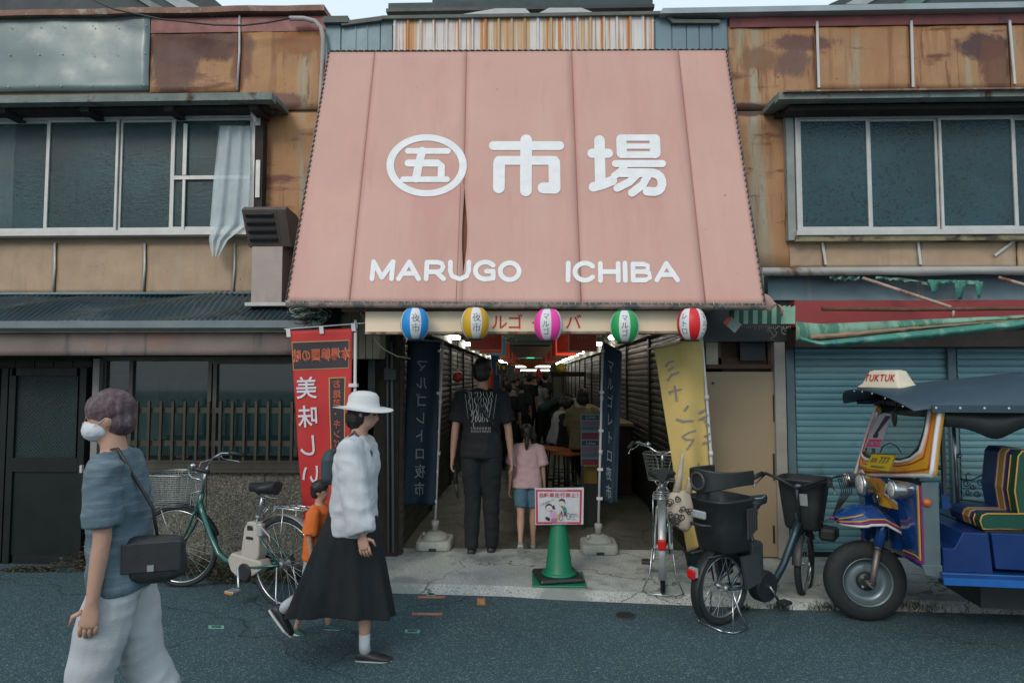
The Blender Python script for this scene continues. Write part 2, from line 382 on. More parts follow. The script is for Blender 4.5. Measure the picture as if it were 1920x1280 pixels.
# upstairs window
def window(parent, xs, y0, y1, Y, glass, extra=None):
    f = MB(); zt_ = P((xs[0] + xs[-1]) / 2, y0, Y).z; zb = P((xs[0] + xs[-1]) / 2, y1, Y).z
    X = [P(x, (y0 + y1) / 2, Y).x for x in xs]
    f.box((X[0] - .03, Y - .03, zt_), (X[-1] + .03, Y + .06, zt_ + .03)); f.box((X[0] - .05, Y - .06, zb - .045), (X[-1] + .05, Y + .06, zb))
    f.box((X[0] - .03, Y - .028, zb), (X[0], Y + .06, zt_)); f.box((X[-1], Y - .028, zb), (X[-1] + .03, Y + .06, zt_))
    w_ = f.build('window', whiteme, parent)
    for i in range(len(X) - 1):
        a, b = X[i] + .002, X[i + 1] - .002; yy = Y + (.0 if i % 2 == 0 else .022)
        s = MB(); r = .022
        s.box((a, yy - .014, zb + .002), (b, yy + .006, zb + .04)); s.box((a, yy - .014, zt_ - .02), (b, yy + .006, zt_ - .001))
        s.box((a, yy - .0139, zb + .04), (a + r, yy + .0059, zt_ - .02)); s.box((b - r, yy - .0139, zb + .04), (b, yy + .0059, zt_ - .02))
        s.build('sash', whiteme, w_)
        g = MB(); g.box((a + r, yy, zb + .04), (b - r, yy + .005, zt_ - .02)); g.build('pane', glass, w_)
    return w_
mb = MB(); BX(mb, -480, 228, 474, 438, 5.925, .004); mb.build('dark_room_sheet', darkgl, LB)  # thin dark sheet behind the panes, standing in for the shade of the room
drp = M('pale_drape', (.75, .80, .80), .9, 0, .2, 2, .2)
for xa, xb in ((-140, -95), (-52, 26), (404, 470)):
    A_ = P(xa, 330, 5.90); B_ = P(xb, 330, 5.90); zt0 = P(200, 232, 5.9).z; zb0 = P(200, 436, 5.9).z
    mb = MB(); mb.grid(lambda u, v: V((A_.x + (B_.x - A_.x) * u * (1 - .25 * v * (xa > 0)), 5.90 + .008 * math.sin(u * 22 + v), zb0 + (zt0 - zb0) * v)), 24, 4, True, (0, .003, 0)); mb.build('drape', drp, LB)
wl = window(LB, [-470, -330, -190, -52, 88, 222, 323, 473], 228, 436, 5.84, glassA)
mb = MB(); BX(mb, 325, 329, 468, 336, 5.815, .012); BX(mb, 343, 232, 350, 328, 5.815, .012); BX(mb, 341, 337, 346, 432, 5.815, .012); mb.build('glazing_bar', whiteme, wl)
mb = MB(); BX(mb, 478, 200, 492, 452, 5.80, .09); mb.build('window_post', darkwood, LB)
mb = MB(); BX(mb, 479, 300, 487, 370, 5.785, .01); BX(mb, 478, 205, 488, 235, 5.785, .01); mb.build('peeling_trim', whiteme, LB)
# gutter, corrugated lean-to roof and fascia
roofm = M('dark_corrugated_iron', (.06, .10, .12), .30, .45, .3, 1.6, .2, 40, over=[('n', (.13, .17, .19), 2.2, (1, 1, 1), .55, .68), ('n', (.09, .045, .035), 2.4, (2, .5, 1), .62, .7)], world=True)
mb = MB(); xr = P(610, 590, 5.3).x
zA = P(200, 553, 5.89).z; zB = P(200, 606, 5.22).z
def lean(u, v):
    x = -9 + (xr + 9) * u; y = 5.89 + (5.22 - 5.89) * v
    xw = x + .10 * noise.noise(V((x * .9, v * 1.2, 5))); z = zA + (zB - zA) * v + .013 * math.sin(xw * 2 * math.pi / .052) + .034 * noise.noise(V((x * 1.6 + v * 1.8, v * 1.5, 2))) + .040 * max(0, noise.noise(V((x * 2.6 + v * 2.5, v, 7))))
    return V((x, y, z))
mb.grid(lean, 1500, 10, True, (0, 0, -.004)); mb.build('lean_to_roof', roofm, LB)
mb = MB(); zc = P(200, 552, 5.88).z
mb.tube([(-9, 5.87, zc + .012), (xr, 5.87, zc + .004)], .015, 6); mb.build('roof_ridge_strip', bluepan, LB)
gut = M('grey_gutter', (.17, .21, .225), .5, .1, .15, 5, .1, 40, world=True)
fas = M('stained_fascia', (.20, .155, .14), .8, 0, .25, 1.5, .25, 30, over=[('n', (.26, .13, .10), 1.3, (1, 1, .8), .56, .68), ('n', (.09, .095, .09), 2.5, (2.5, 1, .3), .58, .7)], world=True)
mb = MB(); z = P(200, 615, 5.2).z
mb.rings([[V((x, 5.17, z)), V((x, 5.165, z + .055)), V((x, 5.17, z + .058)), V((x, 5.25, z + .045)), V((x, 5.25, z - .012)), V((x, 5.2, z - .018))] for x in (-9, -6, -4, xr)], True, True, False)
mb.build('gutter', gut, LB)
mb = MB(); mb.box((-9, 5.235, P(200, 623, 5.24).z), (xr, 5.32, P(200, 616, 5.24).z)); mb.build('fascia_strip', M('yellowed_trim', (.34, .28, .17), .7, 0, .3, 3, .2, world=True), LB)
mb = MB(); zf0 = P(200, 668, 5.3).z; zf1 = P(200, 624, 5.3).z
mb.grid(lambda u, v: V((-9 + (P(560, 640, 5.3).x + 9) * u, 5.29 + .008 * noise.noise(V((u * 30, v * 3, 0))), zf0 + (zf1 - zf0) * v + .012 * u)), 60, 4, True, (0, .05, 0)); mb.build('fascia', fas, LB)
mb = MB(); mb.box((-9, 5.34, zf0 + .01), (xr - .1, 5.88, zf0 + .03)); mb.build('soffit', darkwood, LB)
# ground floor: door, sill wall, window
YG = 5.74
mb = MB(); mb.box((-9, YG + .02, -K), (P(160, 800, YG).x, 6.1, 1.9)); mb.box((P(160, 800, YG).x, YG + .12, -K), (P(742, 800, YG).x, 6.1, 1.9)); mb.build('ground_floor_wall', darkwood, LB)
dfr = M('dark_bronze_frame', (.010, .013, .013), .5, 0, .2, 5, .05, 60, world=True, spec=.25)
wired = M('wired_glass', (.006, .022, .024), .35, 0, .3, 2, .6, 120, spec=.3, over=[('n', (.015, .04, .045), 1.5, (1, 1, 1), .55, .7)], world=True)
mb = MB()
for xa, xb in ((-330, -148), (-145, 8), (11, 156)):
    BX(mb, xa, 690, xa + 12, 1062, YG - .03, .05); BX(mb, xb - 12, 690, xb, 1062, YG - .03, .05); BX(mb, xa + 12, 690, xb - 12, 704, YG - .03, .05); BX(mb, xa + 12, 858, xb - 12, 884, YG - .032, .05); BX(mb, xa + 12, 1040, xb - 12, 1062, YG - .032, .05)
dr = mb.build('sliding_door', dfr, LB)
# wire lattice inside the door glass
mb = MB(); 
for xa, xb in ((-318, -160), (-133, -4), (23, 144)): BX(mb, xa, 704, xb, 858, YG - .005, .008)
mb.build('wired_pane', wired, dr)
mb = MB()
for xa, xb in ((-318, -160), (-133, -4), (23, 144)):
    A = P(xa, 780, YG - .007).x; B = P(xb, 780, YG - .007).x; zb_ = P(60, 858, YG).z; zt_ = P(60, 704, YG).z; st = .034
    W_ = B - A; H_ = zt_ - zb_; k = -H_
    while k < W_:
        for sgn in (1, -1):
            s0 = max(0, -k); s1 = min(H_, W_ - k)
            if s1 > s0:
                q0 = (A + k + s0, YG - .008, zb_ + s0) if sgn > 0 else (A + k + s0, YG - .008, zt_ - s0)
                q1 = (A + k + s1, YG - .008, zb_ + s1) if sgn > 0 else (A + k + s1, YG - .008, zt_ - s1)
                mb.tube([q0, q1], .0011, 3, caps=False)
        k += st
mb.build('wire_lattice', M('wire', (.09, .12, .115), .5, .5), dr)
mb = MB()
for xa, xb in ((-318, -160), (-133, -4), (23, 144)): BX(mb, xa, 884, xb, 1040, YG - .012, .03)
mb.build('door_panel', M('black_door_panel', (.008, .012, .012), .45, 0, .2, 2, .03, world=True, spec=.25), dr)
mb = MB(); BX(mb, 149, 872, 153, 886, YG - .06, .03); mb.build('door_handle', whiteme, dr)
mb = MB()
for i in range(14): BX(mb, -330 + i * 36, 676, -296 + i * 36, 688, YG - .01, .05)
mb.build('transom', darkwood, LB)
dk = M('mossy_concrete_step', (.16, .175, .15), .9, 0, .25, 3, .3, 50, over=[('n', (.30, .16, .06), 3, (1, 1, 1), .62, .72)], world=True)
mb = MB(); mb.box((-9, YG - .07, -K - .01), (P(158, 1060, YG).x, YG + .02, P(60, 1064, YG).z)); mb.build('door_step', dk, LB)
post = M('grey_post_paint', (.22, .21, .205), .6, 0, .15, 3, .1, world=True)
mb = MB(); BX(mb, 168, 672, 180, 1070, YG - .02, .09); mb.build('corner_post', post, LB)
# low wall of exposed aggregate below the window
aggr = M('exposed_aggregate', (.15, .145, .12), .95, 0, .2, 3, .9, 90, over=[('v', (.27, .26, .22), 90, .7, .9), ('v', (.055, .055, .05), 120, .6, .8)], world=True, bd=.02)
xw0 = P(182, 960, YG).x; xw1 = P(742, 960, YG).x; zs = P(400, 884, YG).z
mb = MB(); cuts = [xw0, P(386, 960, YG).x, P(495, 960, YG).x, P(610, 960, YG).x, xw1 - .28]
for xa, xb in zip(cuts, cuts[1:]): mb.box((xa + .004, YG, -K - .01), (xb - .004, YG + .11, zs))
mb.build('low_wall', aggr, LB)
sillm = M('brown_aluminium', (.075, .07, .058), .45, .4, .15, 5, .05, world=True)
mb = MB(); mb.box((xw0, YG - .05, zs), (xw1 - .28, YG + .1, zs + .03)); mb.box((xw0, YG - .02, zs + .03), (xw1 - .28, YG + .1, zs + .085)); mb.box((xw0, YG - .03, zs + .085), (xw1 - .28, YG + .1, zs + .105)); mb.build('window_sill', sillm, LB)
# downstairs window: frames, panes, things seen through it
zt_ = P(400, 672, YG + .05).z; zb_ = zs + .105
mb = MB()
for x in (190, 240, 388, 398, 552, 640): BX(mb, x, 672, x + 7, 856, YG + .03, .04)
BX(mb, 190, 664, 650, 676, YG + .02, .06); BX(mb, 396, 676, 650, 682, YG + .02, .05)
wg = mb.build('lower_window', sillm, LB)
mb = MB()
for xa, xb in ((197, 240), (247, 388), (405, 552), (559, 640)):
    BX(mb, xa, 677, xb, 854, YG + .055, .006)
mb.build('pane', GL('dim_window_glass', (.02, .05, .052), .62), wg)
mb = MB(); BX(mb, 405, 684, 640, 854, YG + .075, .01); mb.build('inner_blind', darkgl, wg)
mb = MB(); BX(mb, 332, 680, 356, 858, YG + .09, .02); mb.build('inner_post', fas, wg)
pale = M('pale_curtain', (.33, .40, .39), .8, 0, .2, 3, .1)
mb = MB()
for xa, ya, xb, yb in ((205, 700, 250, 730), (262, 700, 296, 724), (262, 728, 296, 850), (315, 715, 332, 815), (358, 715, 378, 815), (205, 735, 240, 760)): BX(mb, xa, ya, xb, yb, YG + .105, .008)
mb.build('paper_notice', pale, wg)
mb = MB(); BX(mb, 400, 838, 640, 852, YG + .068, .006); mb.build('blue_strip', M('mottled_blue', (.10, .30, .38), .5, 0, .4, 3, .1, world=True), wg)  # thin mottled blue strip low behind the right panes
# guard railing in front of that window
rail = M('dark_brown_railing', (.040, .034, .025), .5, .2, .15, 6, .08)
gr = thing('window_railing', 'dark brown slatted guard railing in front of the lower left window', 'railing', (P(400, 800, 5.5).x, 5.5, P(400, 862, 5.5).z))
mb = MB(); BX(mb, 246, 764, 640, 774, 5.53, .012); BX(mb, 246, 826, 640, 836, 5.53, .012)
for x in (260, 420, 600): 
    for yy in (769, 831): BX(mb, x, yy - 3, x + 6, yy + 3, 5.54, .22)
mb.build('rail', rail, gr)
for i in range(17):
    x = 255 + i * 22.4; mb = MB(); BX(mb, x - 2.3, 752, x + 2.3, 864 - (i % 3), 5.505, .024); mb.build('bar', rail, gr)
# pillar zone between window and arcade mouth
pil = M('pillar_plaster', (.115, .10, .075), .85, 0, .25, 3, .3, world=True)
mb = MB(); BX(mb, 664, 640, 700, 1040, 5.86, .2); BX(mb, 708, 625, 728, 1042, 5.88, .2); mb.build('corner_pillar', pil, LB)
brk = M('dark_brick', (.065, .05, .04), .9, 0, .3, 8, .5, 50, world=True)
# corrugated cream box over the corner
cream = M('cream_corrugated', (.42, .38, .28), .7, 0, .15, 3, .15, 30, over=[('n', (.17, .17, .13), 2, (2, 1, .3), .55, .7)], world=True)
mb = MB()
for i in range(5): BX(mb, 646 + i * 13.5, 585, 658 + i * 13.5, 672, 5.62, .2)
BX(mb, 640, 590, 714, 668, 5.635, .2); mb.build('corrugated_box', cream, LB)
mb = MB(); BX(mb, 690, 674, 703, 760, 5.8, .05); BX(mb, 720, 690, 732, 700, 5.8, .06); BX(mb, 720, 692, 742, 712, 5.78, .08); mb.build('junction_box', M('green_box', (.03, .055, .045), .6), LB)
mb = MB(); mb.tube([P(734, 640, 5.84), P(736, 830, 5.84), P(737, 1035, 5.84)], .012, 6); mb.tube([P(726, 640, 5.84), P(728, 1035, 5.84)], .009, 6); mb.build('conduit', M('grey_conduit', (.13, .15, .145), .5), LB)
mb = MB()
for i in range(30):
    A = P(742, 640, 5.92); mb.box((A.x + .003 * (i % 2), 5.9, 2.0 - i * .07 + .004), (A.x + .075, 6.0, 2.06 - i * .07)); 
mb.box((A.x + .008, 5.905, -K), (A.x + .07, 6.0, 2.0)); mb.build('brick_pier', brk, LB)

# exhaust duct on the lean-to roof
du = thing('exhaust_duct', 'square metal exhaust duct with slanted louvred cowl standing on the corrugated roof', 'duct', P(500, 572, 5.55))
dm = M('duct_steel', (.30, .255, .24), .45, .45, .15, 2, .12, 8, over=[('n', (.17, .17, .165), 2, (1, 1, .5), .52, .7), ('n', (.28, .12, .08), 2.4, (1, 1, .6), .6, .75)])
mb = MB(); A = P(470, 572, 5.45); B = P(528, 572, 5.45); zt_ = P(500, 458, 5.45).z
mb.box((A.x, 5.45, A.z + .01), (B.x, 5.78, zt_)); mb.build('shaft', dm, du, .004)
mb = MB(); mb.box((A.x - .035, 5.41, A.z - .01), (B.x + .05, 5.8, A.z + .02)); mb.build('base_flange', M('flange_zinc', (.42, .42, .41), .5, .3), du)
cowl = M('cowl_brown', (.14, .115, .105), .45, .4, .1, 3, .1)
mb = MB()                              # side profile of the curved cowl, extruded sideways
prof = [(5.78, zt_ - .45), (5.78, zt_ - .02), (5.45, zt_ - .02), (5.30, zt_ + .265), (5.34, zt_ + .30)] + [(5.50 + .30 * math.cos(R(t)), zt_ + .0 + .29 * math.sin(R(t))) for t in (95, 78, 60, 42, 24, 8, -6)] + [(5.80, zt_ - .20), (5.80, zt_ - .45)]
s0 = B.x - .004; s1 = B.x + .075
mb.slab([V((s0, y, z)) for y, z in prof], (s1 - s0, 0, 0)); mb.build('cowl_side', cowl, du)
mb = MB(); mb.slab([V((A.x - .03, y, z)) for y, z in prof[1:-2] if True], (s0 - A.x + .028, 0, 0)); mb.build('cowl', cowl, du)
mb = MB()
for i in range(4):
    t = .12 + i * .22; y = 5.45 + (5.30 - 5.45) * t - .012; z = zt_ - .02 + .285 * t
    mb.slab([V((A.x + .0, y, z)), V((A.x + .0, y + .002, z + .05)), V((A.x, y - .03, z + .02))], (s0 - A.x - .03, 0, 0))
mb.build('louvre', blackm, du)

# ================================================================ market building (centre)
MK = thing('market_building', 'market arcade building behind the pink awning with blue and rust streaked metal parapet', 'building', (.1, 12, 0))
stre = M('rust_streaked_ribs', (.60, .58, .57), .6, .05, .08, 3, .1, 20, over=[('s', (.50, .36, .22), 0, .118, .36), ('n', (.50, .19, .04), 5, (4, 1, .04), .52, .58), ('n', (.42, .22, .10), 16, (4, 1, .05), .56, .62), ('n', (.62, .61, .60), 9, (5, 1, .05), .54, .62), ('n', (.25, .25, .25), 14, (3, 1, .3), .70, .76)], world=True)
mb = MB(); A = P(737, 60, 5.86); B = P(1227, 60, 5.86); zb_ = P(980, 120, 5.86).z; zt_ = P(980, 32, 5.86).z
rings = []; n = 20; wdt = (B.x - A.x) / n
for i in range(n):
    x = A.x + wdt * i
    for dx, dy in ((0, 0), (.012, -.02), (.026, -.02), (.036, 0), (wdt - .004, 0)): rings.append([V((x + dx, 5.86 + dy, zb_)), V((x + dx, 5.86 + dy, zt_))])
mb.rings(rings, False, False, False); mb.build('ribbed_parapet', stre, MK)
mb = MB(); mb.box((P(612, 60, YF).x, YF - .012, 2.05), (P(1363, 60, YF).x, YF + .10, P(980, 44, YF).z)); mb.build('parapet_wall', bluepan, MK)
mb = MB()
for xa, xb, yt in ((613, 638, 42), (641, 712, 45), (714, 735, 32), (1229, 1258, 32), (1261, 1286, 44), (1288, 1310, 44), (1312, 1334, 44), (1337, 1361, 40)):
    mb = MB(); BX(mb, xa, yt, xb, 110, 5.872, .02); mb.build('blue_sheet', bluepan, MK)
for x in (665, 687): mb = MB(); BX(mb, x, 46, x + 2, 110, 5.864, .012); mb.build('sheet_seam', bluepan, MK)
cap = M('dull_coping', (.10, .115, .105), .7, .1, .25, 5, .2, world=True)
mb = MB(); BX(mb, 716, 25, 1250, 31, 5.82, .1); mb.slab([P(640, 48, 5.83), P(716, 38, 5.83), P(716, 30, 5.83), P(640, 40, 5.83)], (0, .08, 0)); mb.slab([P(1250, 25, 5.83), P(1264, 36, 5.83), P(1350, 37, 5.83), P(1350, 43, 5.83), P(1262, 43, 5.83), P(1248, 31, 5.83)], (0, .08, 0)); BX(mb, 606, 30, 652, 42, 5.82, .1); mb.build('coping', cap, MK)
mb = MB(); BX(mb, 1290, 22, 1348, 35, 5.88, .05); mb.build('pink_patch', M('faded_pink_sheet', (.42, .24, .22), .6, world=True), MK)
# shed roof over the arcade, seen edge on above the parapet
tealr = M('dark_teal_roof', (.028, .055, .062), .6, .1, .2, 3, .1, world=True)
mb = MB(); A = P(728, 8, 7.2); B = P(1224, 8, 7.2); mb.box((A.x, 7.2, P(980, 16, 7.2).z), (B.x, 31, P(980, 2, 7.2).z)); mb.box((A.x + .5, 7.3, P(980, 2, 7.2).z + .002), (B.x - .5, 31, P(980, -14, 7.2).z)); mb.build('roof', tealr, MK)
mb = MB(); mb.box((P(728, 8, 7.2).x - .003, 7.1, P(980, 18, 7.1).z), (B.x, 7.196, P(980, 12, 7.1).z)); mb.build('roof_edge', blackm, MK)
mb = MB()
for x in (745, 968, 1195): BX(mb, x, 14, x + 20, 60, 7.4, .1)
BX(mb, 1165, 14, 1170, 60, 7.3, .05)
mb.build('roof_post', darkwood, MK)
whs = M('white_sheeting', (.42, .45, .45), .5, world=True)
mb = MB(); mb.slab([P(850, 30, 6.6), P(930, 16, 6.6), P(985, 16, 6.6), P(1000, 30, 6.6)], (0, .02, 0)); mb.slab([P(1000, 30, 6.65), P(1030, 15, 6.65), P(1090, 15, 6.65), P(1130, 30, 6.65)], (0, .02, 0)); mb.build('skylight_sheet', whs, MK)

# arcade interior
XA, XB, YE = -1.24, 1.47, 30.0
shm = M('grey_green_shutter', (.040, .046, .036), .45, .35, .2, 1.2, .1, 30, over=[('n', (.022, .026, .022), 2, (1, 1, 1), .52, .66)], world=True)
def shutter(mb, a, b, z0, z1, nrm, step=.062, dep=.010):
    """roller shutter between ground points a and b, bulging towards nrm"""
    a = V(a); b = V(b); nrm = V(nrm); rings = []; z = z0
    while z < z1 - 1e-4:
        for t, k in ((0, 0), (.12, .9), (.5, 1.), (.84, .75), (.93, 0)):
            q = min(z + step * t, z1); rings.append([V((a.x, a.y, q)) + nrm * dep * k, V((b.x, b.y, q)) + nrm * dep * k])
        z += step
    rings.append([V((a.x, a.y, z1)), V((b.x, b.y, z1))]); mb.rings(rings, False, False, False); return mb
for side, X, nx in ((0, XA, 1), (1, XB, -1)):
    y = 6.02; k = 0
    while y < YE - .1:
        y2 = min(y + 1.86, YE)
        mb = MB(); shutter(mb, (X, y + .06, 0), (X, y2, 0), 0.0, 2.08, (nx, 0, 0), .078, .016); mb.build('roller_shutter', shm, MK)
        y = y2; k += 1
mb = MB()
for X, nx in ((XA, 1), (XB, -1)):
    y = 6.0
    while y < YE:
        mb = MB(); mb.box((X - .01 * nx, y - .02, 0), (X + .035 * nx, y + .06, 2.1)); mb.build('shutter_guide', dfr, MK); y += 1.86
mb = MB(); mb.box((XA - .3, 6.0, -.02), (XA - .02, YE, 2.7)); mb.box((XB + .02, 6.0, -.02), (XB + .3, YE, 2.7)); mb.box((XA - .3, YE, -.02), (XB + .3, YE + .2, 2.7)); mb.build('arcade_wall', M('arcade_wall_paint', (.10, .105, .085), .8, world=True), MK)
fsc = M('arcade_fascia', (.36, .38, .31), .6, 0, .2, 2, .1, world=True)
mb = MB(); mb.box((XA - .02, 6.05, 2.1), (XA + .10, YE, 2.24)); mb.box((XB - .10, 6.05, 2.1), (XB + .02, YE, 2.24)); mb.build('shutter_box', fsc, MK)
ceil = M('arcade_ceiling', (.30, .33, .24), .8, 0, .3, 1.5, .2, world=True)
mb = MB(); mb.box((XA - .3, 6.05, 2.72), (XB + .3, YE, 2.8)); mb.build('ceiling', ceil, MK)
mb = MB(); y = 6.8
while y < YE:
    mb.box((XA - .02, y, 2.42), (XB + .02, y + .05, 2.49)); mb.box((-.45, y + .01, 2.49), (-.41, y + .04, 2.72)); mb.box((.63, y + .01, 2.49), (.67, y + .04, 2.72))
    mb.tube([(XA + .1, y + .025, 2.30), (-.1, y + .025, 2.60)], .012, 5); mb.tube([(XB - .1, y + .025, 2.30), (.3, y + .025, 2.60)], .012, 5)
    y += 1.55
for x in (-.7, -.15, .35, .95): mb.box((x, 6.1, 2.50), (x + .04, YE, 2.54))
mb.build('ceiling_beam', M('green_painted_steel', (.30, .35, .26), .6, .2, world=True), MK)
mb = MB(); mb.bbox((-.22, 9.4, 2.12), (.22, 9.9, 2.26), .03); mb.box((-.3, 9.35, 2.09), (.3, 9.95, 2.118)); mb.build('air_conditioner', M('ac_green_grey', (.22, .26, .22), .5), MK)
mb = MB(); mb.slab([V((-.42, 12.0, 2.18)), V((.42, 12.0, 2.18)), V((.25, 12.0, 1.98)), V((-.25, 12.0, 1.98))], (0, .02, 0)); mb.build('ceiling_panel', fsc, MK)
# header sign board
hb = thing('header_board', 'long cream board with red katakana over the arcade mouth behind the lanterns', 'sign', P(975, 622, 4.98))
crm = M('cream_board', (.80, .68, .50), .55, 0, .08, 1.5, .06, 30, over=[('n', (.34, .25, .15), 4, (1, 1, .7), .62, .74)], world=True)
mb = MB(); BX(mb, 685, 583, 1318, 621, 4.98, .12); mb.build('board', crm, hb)
mb = MB(); BX(mb, 684, 621, 1320, 625.5, 4.96, .15); mb.build('lower_edge', M('rusty_edge', (.30, .23, .17), .7, 0, .3, 8, .2, over=[('n', (.13, .06, .035), 9, (1, 1, 1), .5, .6)], world=True), hb)
mb = MB(); BX(mb, 640, 574, 1340, 582, 5.0, .2); mb.build('upper_edge', M('brown_rail', (.20, .11, .075), .7, world=True), hb)
redp = plain('red_sign_paint', (.60, .035, .015))
for ch, x in (('マ', 900), ('ル', 937), ('ゴ', 966), ('イ', 1010), ('チ', 1040), ('バ', 1076)):
    mb = MB(); c = P(x, 604, 4.977); text(mb, ch, lambda u, v: c + V((u, 0, v)), .115, bold=.012); mb.build('letter', redp, hb)
# ================================================================ right building
RB = thing('storefront_building', 'two storey storefront right of the market with rust stained cladding above blue grey shutters', 'building', (4.5, 6.5, -K))
XR = P(1363, 300, YF).x; XE = 9.
def zp(y, Y, x=1640): return P(x, y, Y).z
mb = MB(); mb.box((XR, YF + .03, zp(505, YF)), (XE, 12, zp(22, YF))); mb.build('wall', clad_c, RB)
sheets = [(1366, 50, 1528, 206, clad_b), (1532, 51, 1704, 168, clad_b), (1709, 49, 1890, 167, clad_b), (1895, 48, 2080, 165, clad_b), (2084, 48, 2300, 165, clad_b),
          (1366, 209, 1478, 500, clad_b), (1480, 451, 1541, 500, clad_c), (1546, 451, 1722, 500, clad_c), (1727, 451, 1904, 500, clad_c), (1908, 451, 2100, 500, clad_c), (2104, 451, 2300, 500, clad_c)]
for k, (xa, ya, xb, yb, m) in enumerate(sheets):
    A = P(xa, (ya + yb) / 2, YF); B = P(xb, (ya + yb) / 2, YF); t = P((xa + xb) / 2, ya, YF).z; u_ = P((xa + xb) / 2, yb, YF).z
    mb = MB(); mb.grid(lambda u, v: V((A.x + (B.x - A.x) * u, YF - .004 - .008 * noise.noise(V((u * 4 + k * 7, v * 3, 5))) - (.003 if k % 2 else 0), u_ + (t - u_) * v)), 24, 10, True, (0, .03, 0))
    mb.build('cladding_sheet', m, RB)
mb = MB()
A = P(1366, 22, YF); n = 40
mb.rings([[V((A.x + (XE - A.x) * i / n, YF - .02 + .006 * noise.noise(V((i * .9, 2, 1))), zp(50, YF))), V((A.x + (XE - A.x) * i / n, YF - .04 + .008 * noise.noise(V((i * .7, 7, 1))), zp(36, YF))), V((A.x + (XE - A.x) * i / n, YF - .02, zp(22, YF)))] for i in range(n + 1)], False, False); mb.build('red_trim', redtrim, RB)
mb = MB(); A = P(1236, 16, 5.8); z = zp(21, 5.8); mb.slab([V((A.x, 5.78, z)), V((A.x + .03, 5.78, z + .05)), V((XE, 5.78, z + .062)), V((XE, 5.78, z))], (0, .5, 0)); mb.build('roof_flashing', M('pale_blue_flashing', (.28, .33, .35), .4, .3, .15, 3, .05, world=True), RB)
mb = MB()
for x, ya, x2, yb in ((1529, 22, 1533, 167), (1705, 19, 1709, 166), (1887, 16, 1899, 160), (1539, 453, 1546, 497), (1718, 452, 1723, 497), (1902, 449, 1861, 480)):
    p = P(x, ya, YF); q = P(x2, yb, YF); d = (q - p).normalized(); s_ = V((d.z, 0, -d.x)) * .011
    mb = MB(); mb.slab([p + s_ + V((0, -.03, 0)), p - s_ + V((0, -.03, 0)), q - s_ + V((0, -.03, 0)), q + s_ + V((0, -.03, 0))], (0, .012, 0)); mb.build('batten', whiteme, RB)
mb = MB(); A = P(1459, 185, 5.52)
mb.box((A.x, 5.50, zp(184, 5.5)), (XE, 5.60, zp(170, 5.5))); mb.box((A.x, 5.60, zp(178, 5.5)), (XE, YF, zp(172, 5.5) + .02)); mb.build('window_hood', oldgreen, RB)
mb = MB(); mb.box((A.x + .03, 5.46, zp(170, 5.46)), (XE, 5.9, zp(167, 5.46))); mb.build('hood_capping', flash, RB)
mb = MB(); mb.box((A.x + .14, 5.64, zp(205, 5.64)), (XE, 5.80, zp(196, 5.64))); mb.box((A.x + .1, 5.8, zp(214, 5.8)), (XE, YF, zp(180, 5.8))); mb.build('hood_rail', darkwood, RB)
wr = window(RB, [1497, 1630, 1761, 1903, 2040, 2180], 221, 432, 5.84, glassB)
mb = MB(); BX(mb, 1476, 212, 1490, 450, 5.82, .07); mb.build('window_post', M('dented_pale_trim', (.24, .27, .26), .6, 0, .2, 3, .2, over=[('n', (.11, .06, .035), 4, (1, 1, .5), .55, .65)], world=True), RB)
mb = MB(); BX(mb, 1492, 440, 2200, 450, 5.80, .08); mb.build('rotten_sill', M('peeling_sill', (.22, .20, .12), .8, 0, .3, 6, .3, over=[('n', (.05, .035, .025), 5, (.5, 1, 1), .52, .62)], world=True), RB)
# torn edge flashing, grey band, red fascia
tin = M('bent_tin_edge', (.36, .35, .33), .5, .2, .15, 3, .1, 30, over=[('n', (.16, .075, .045), 2.2, (.6, 1, 1), .55, .63)], world=True)
mb = MB(); A = P(1428, 500, 5.62); n = 90
mb.rings([[V((x, 5.62, zp(500, 5.62))), V((x, 5.60, zp(503, 5.62))), V((x, 5.60 + .012 * noise.noise(V((x * 3, 1, 1))), zp(517, 5.62) + .018 * noise.noise(V((x * 2.2, 3, 9))))), V((x, 5.63, zp(514, 5.62) + .018 * noise.noise(V((x * 2.2, 3, 9)))))] for x in [A.x + (XE - A.x) * i / n for i in range(n + 1)]], False, False)
mb.box((A.x, 5.625, zp(502, 5.62)), (XE, YF, zp(500, 5.62))); mb.build('tin_edge', tin, RB)
mb = MB(); mb.box((P(1440, 540, 5.8).x, 5.80, zp(562, 5.8)), (XE, 5.9, zp(515, 5.8))); mb.box((P(1440, 540, 5.8).x, 5.79, zp(562, 5.79)), (XE, 5.8, zp(556, 5.79))); mb.build('grey_band', bluepan, RB)
redf = M('red_fascia_paint', (.25, .032, .035), .55, 0, .2, 1.5, .1, 30, over=[('n', (.10, .02, .02), 2.2, (.6, 1, 1.6), .56, .7), ('n', (.12, .18, .17), 8, (1, 1, 1), .73, .78)], world=True)
mb = MB(); mb.box((P(1490, 590, 5.62).x, 5.62, zp(612, 5.62)), (XE, 5.75, zp(563, 5.62))); mb.build('red_fascia', redf, RB)
mb = MB(); mb.box((P(1490, 590, 5.66).x, 5.66, zp(650, 5.66)), (XE, 5.9, zp(612, 5.66))); mb.build('lintel', darkwood, RB)
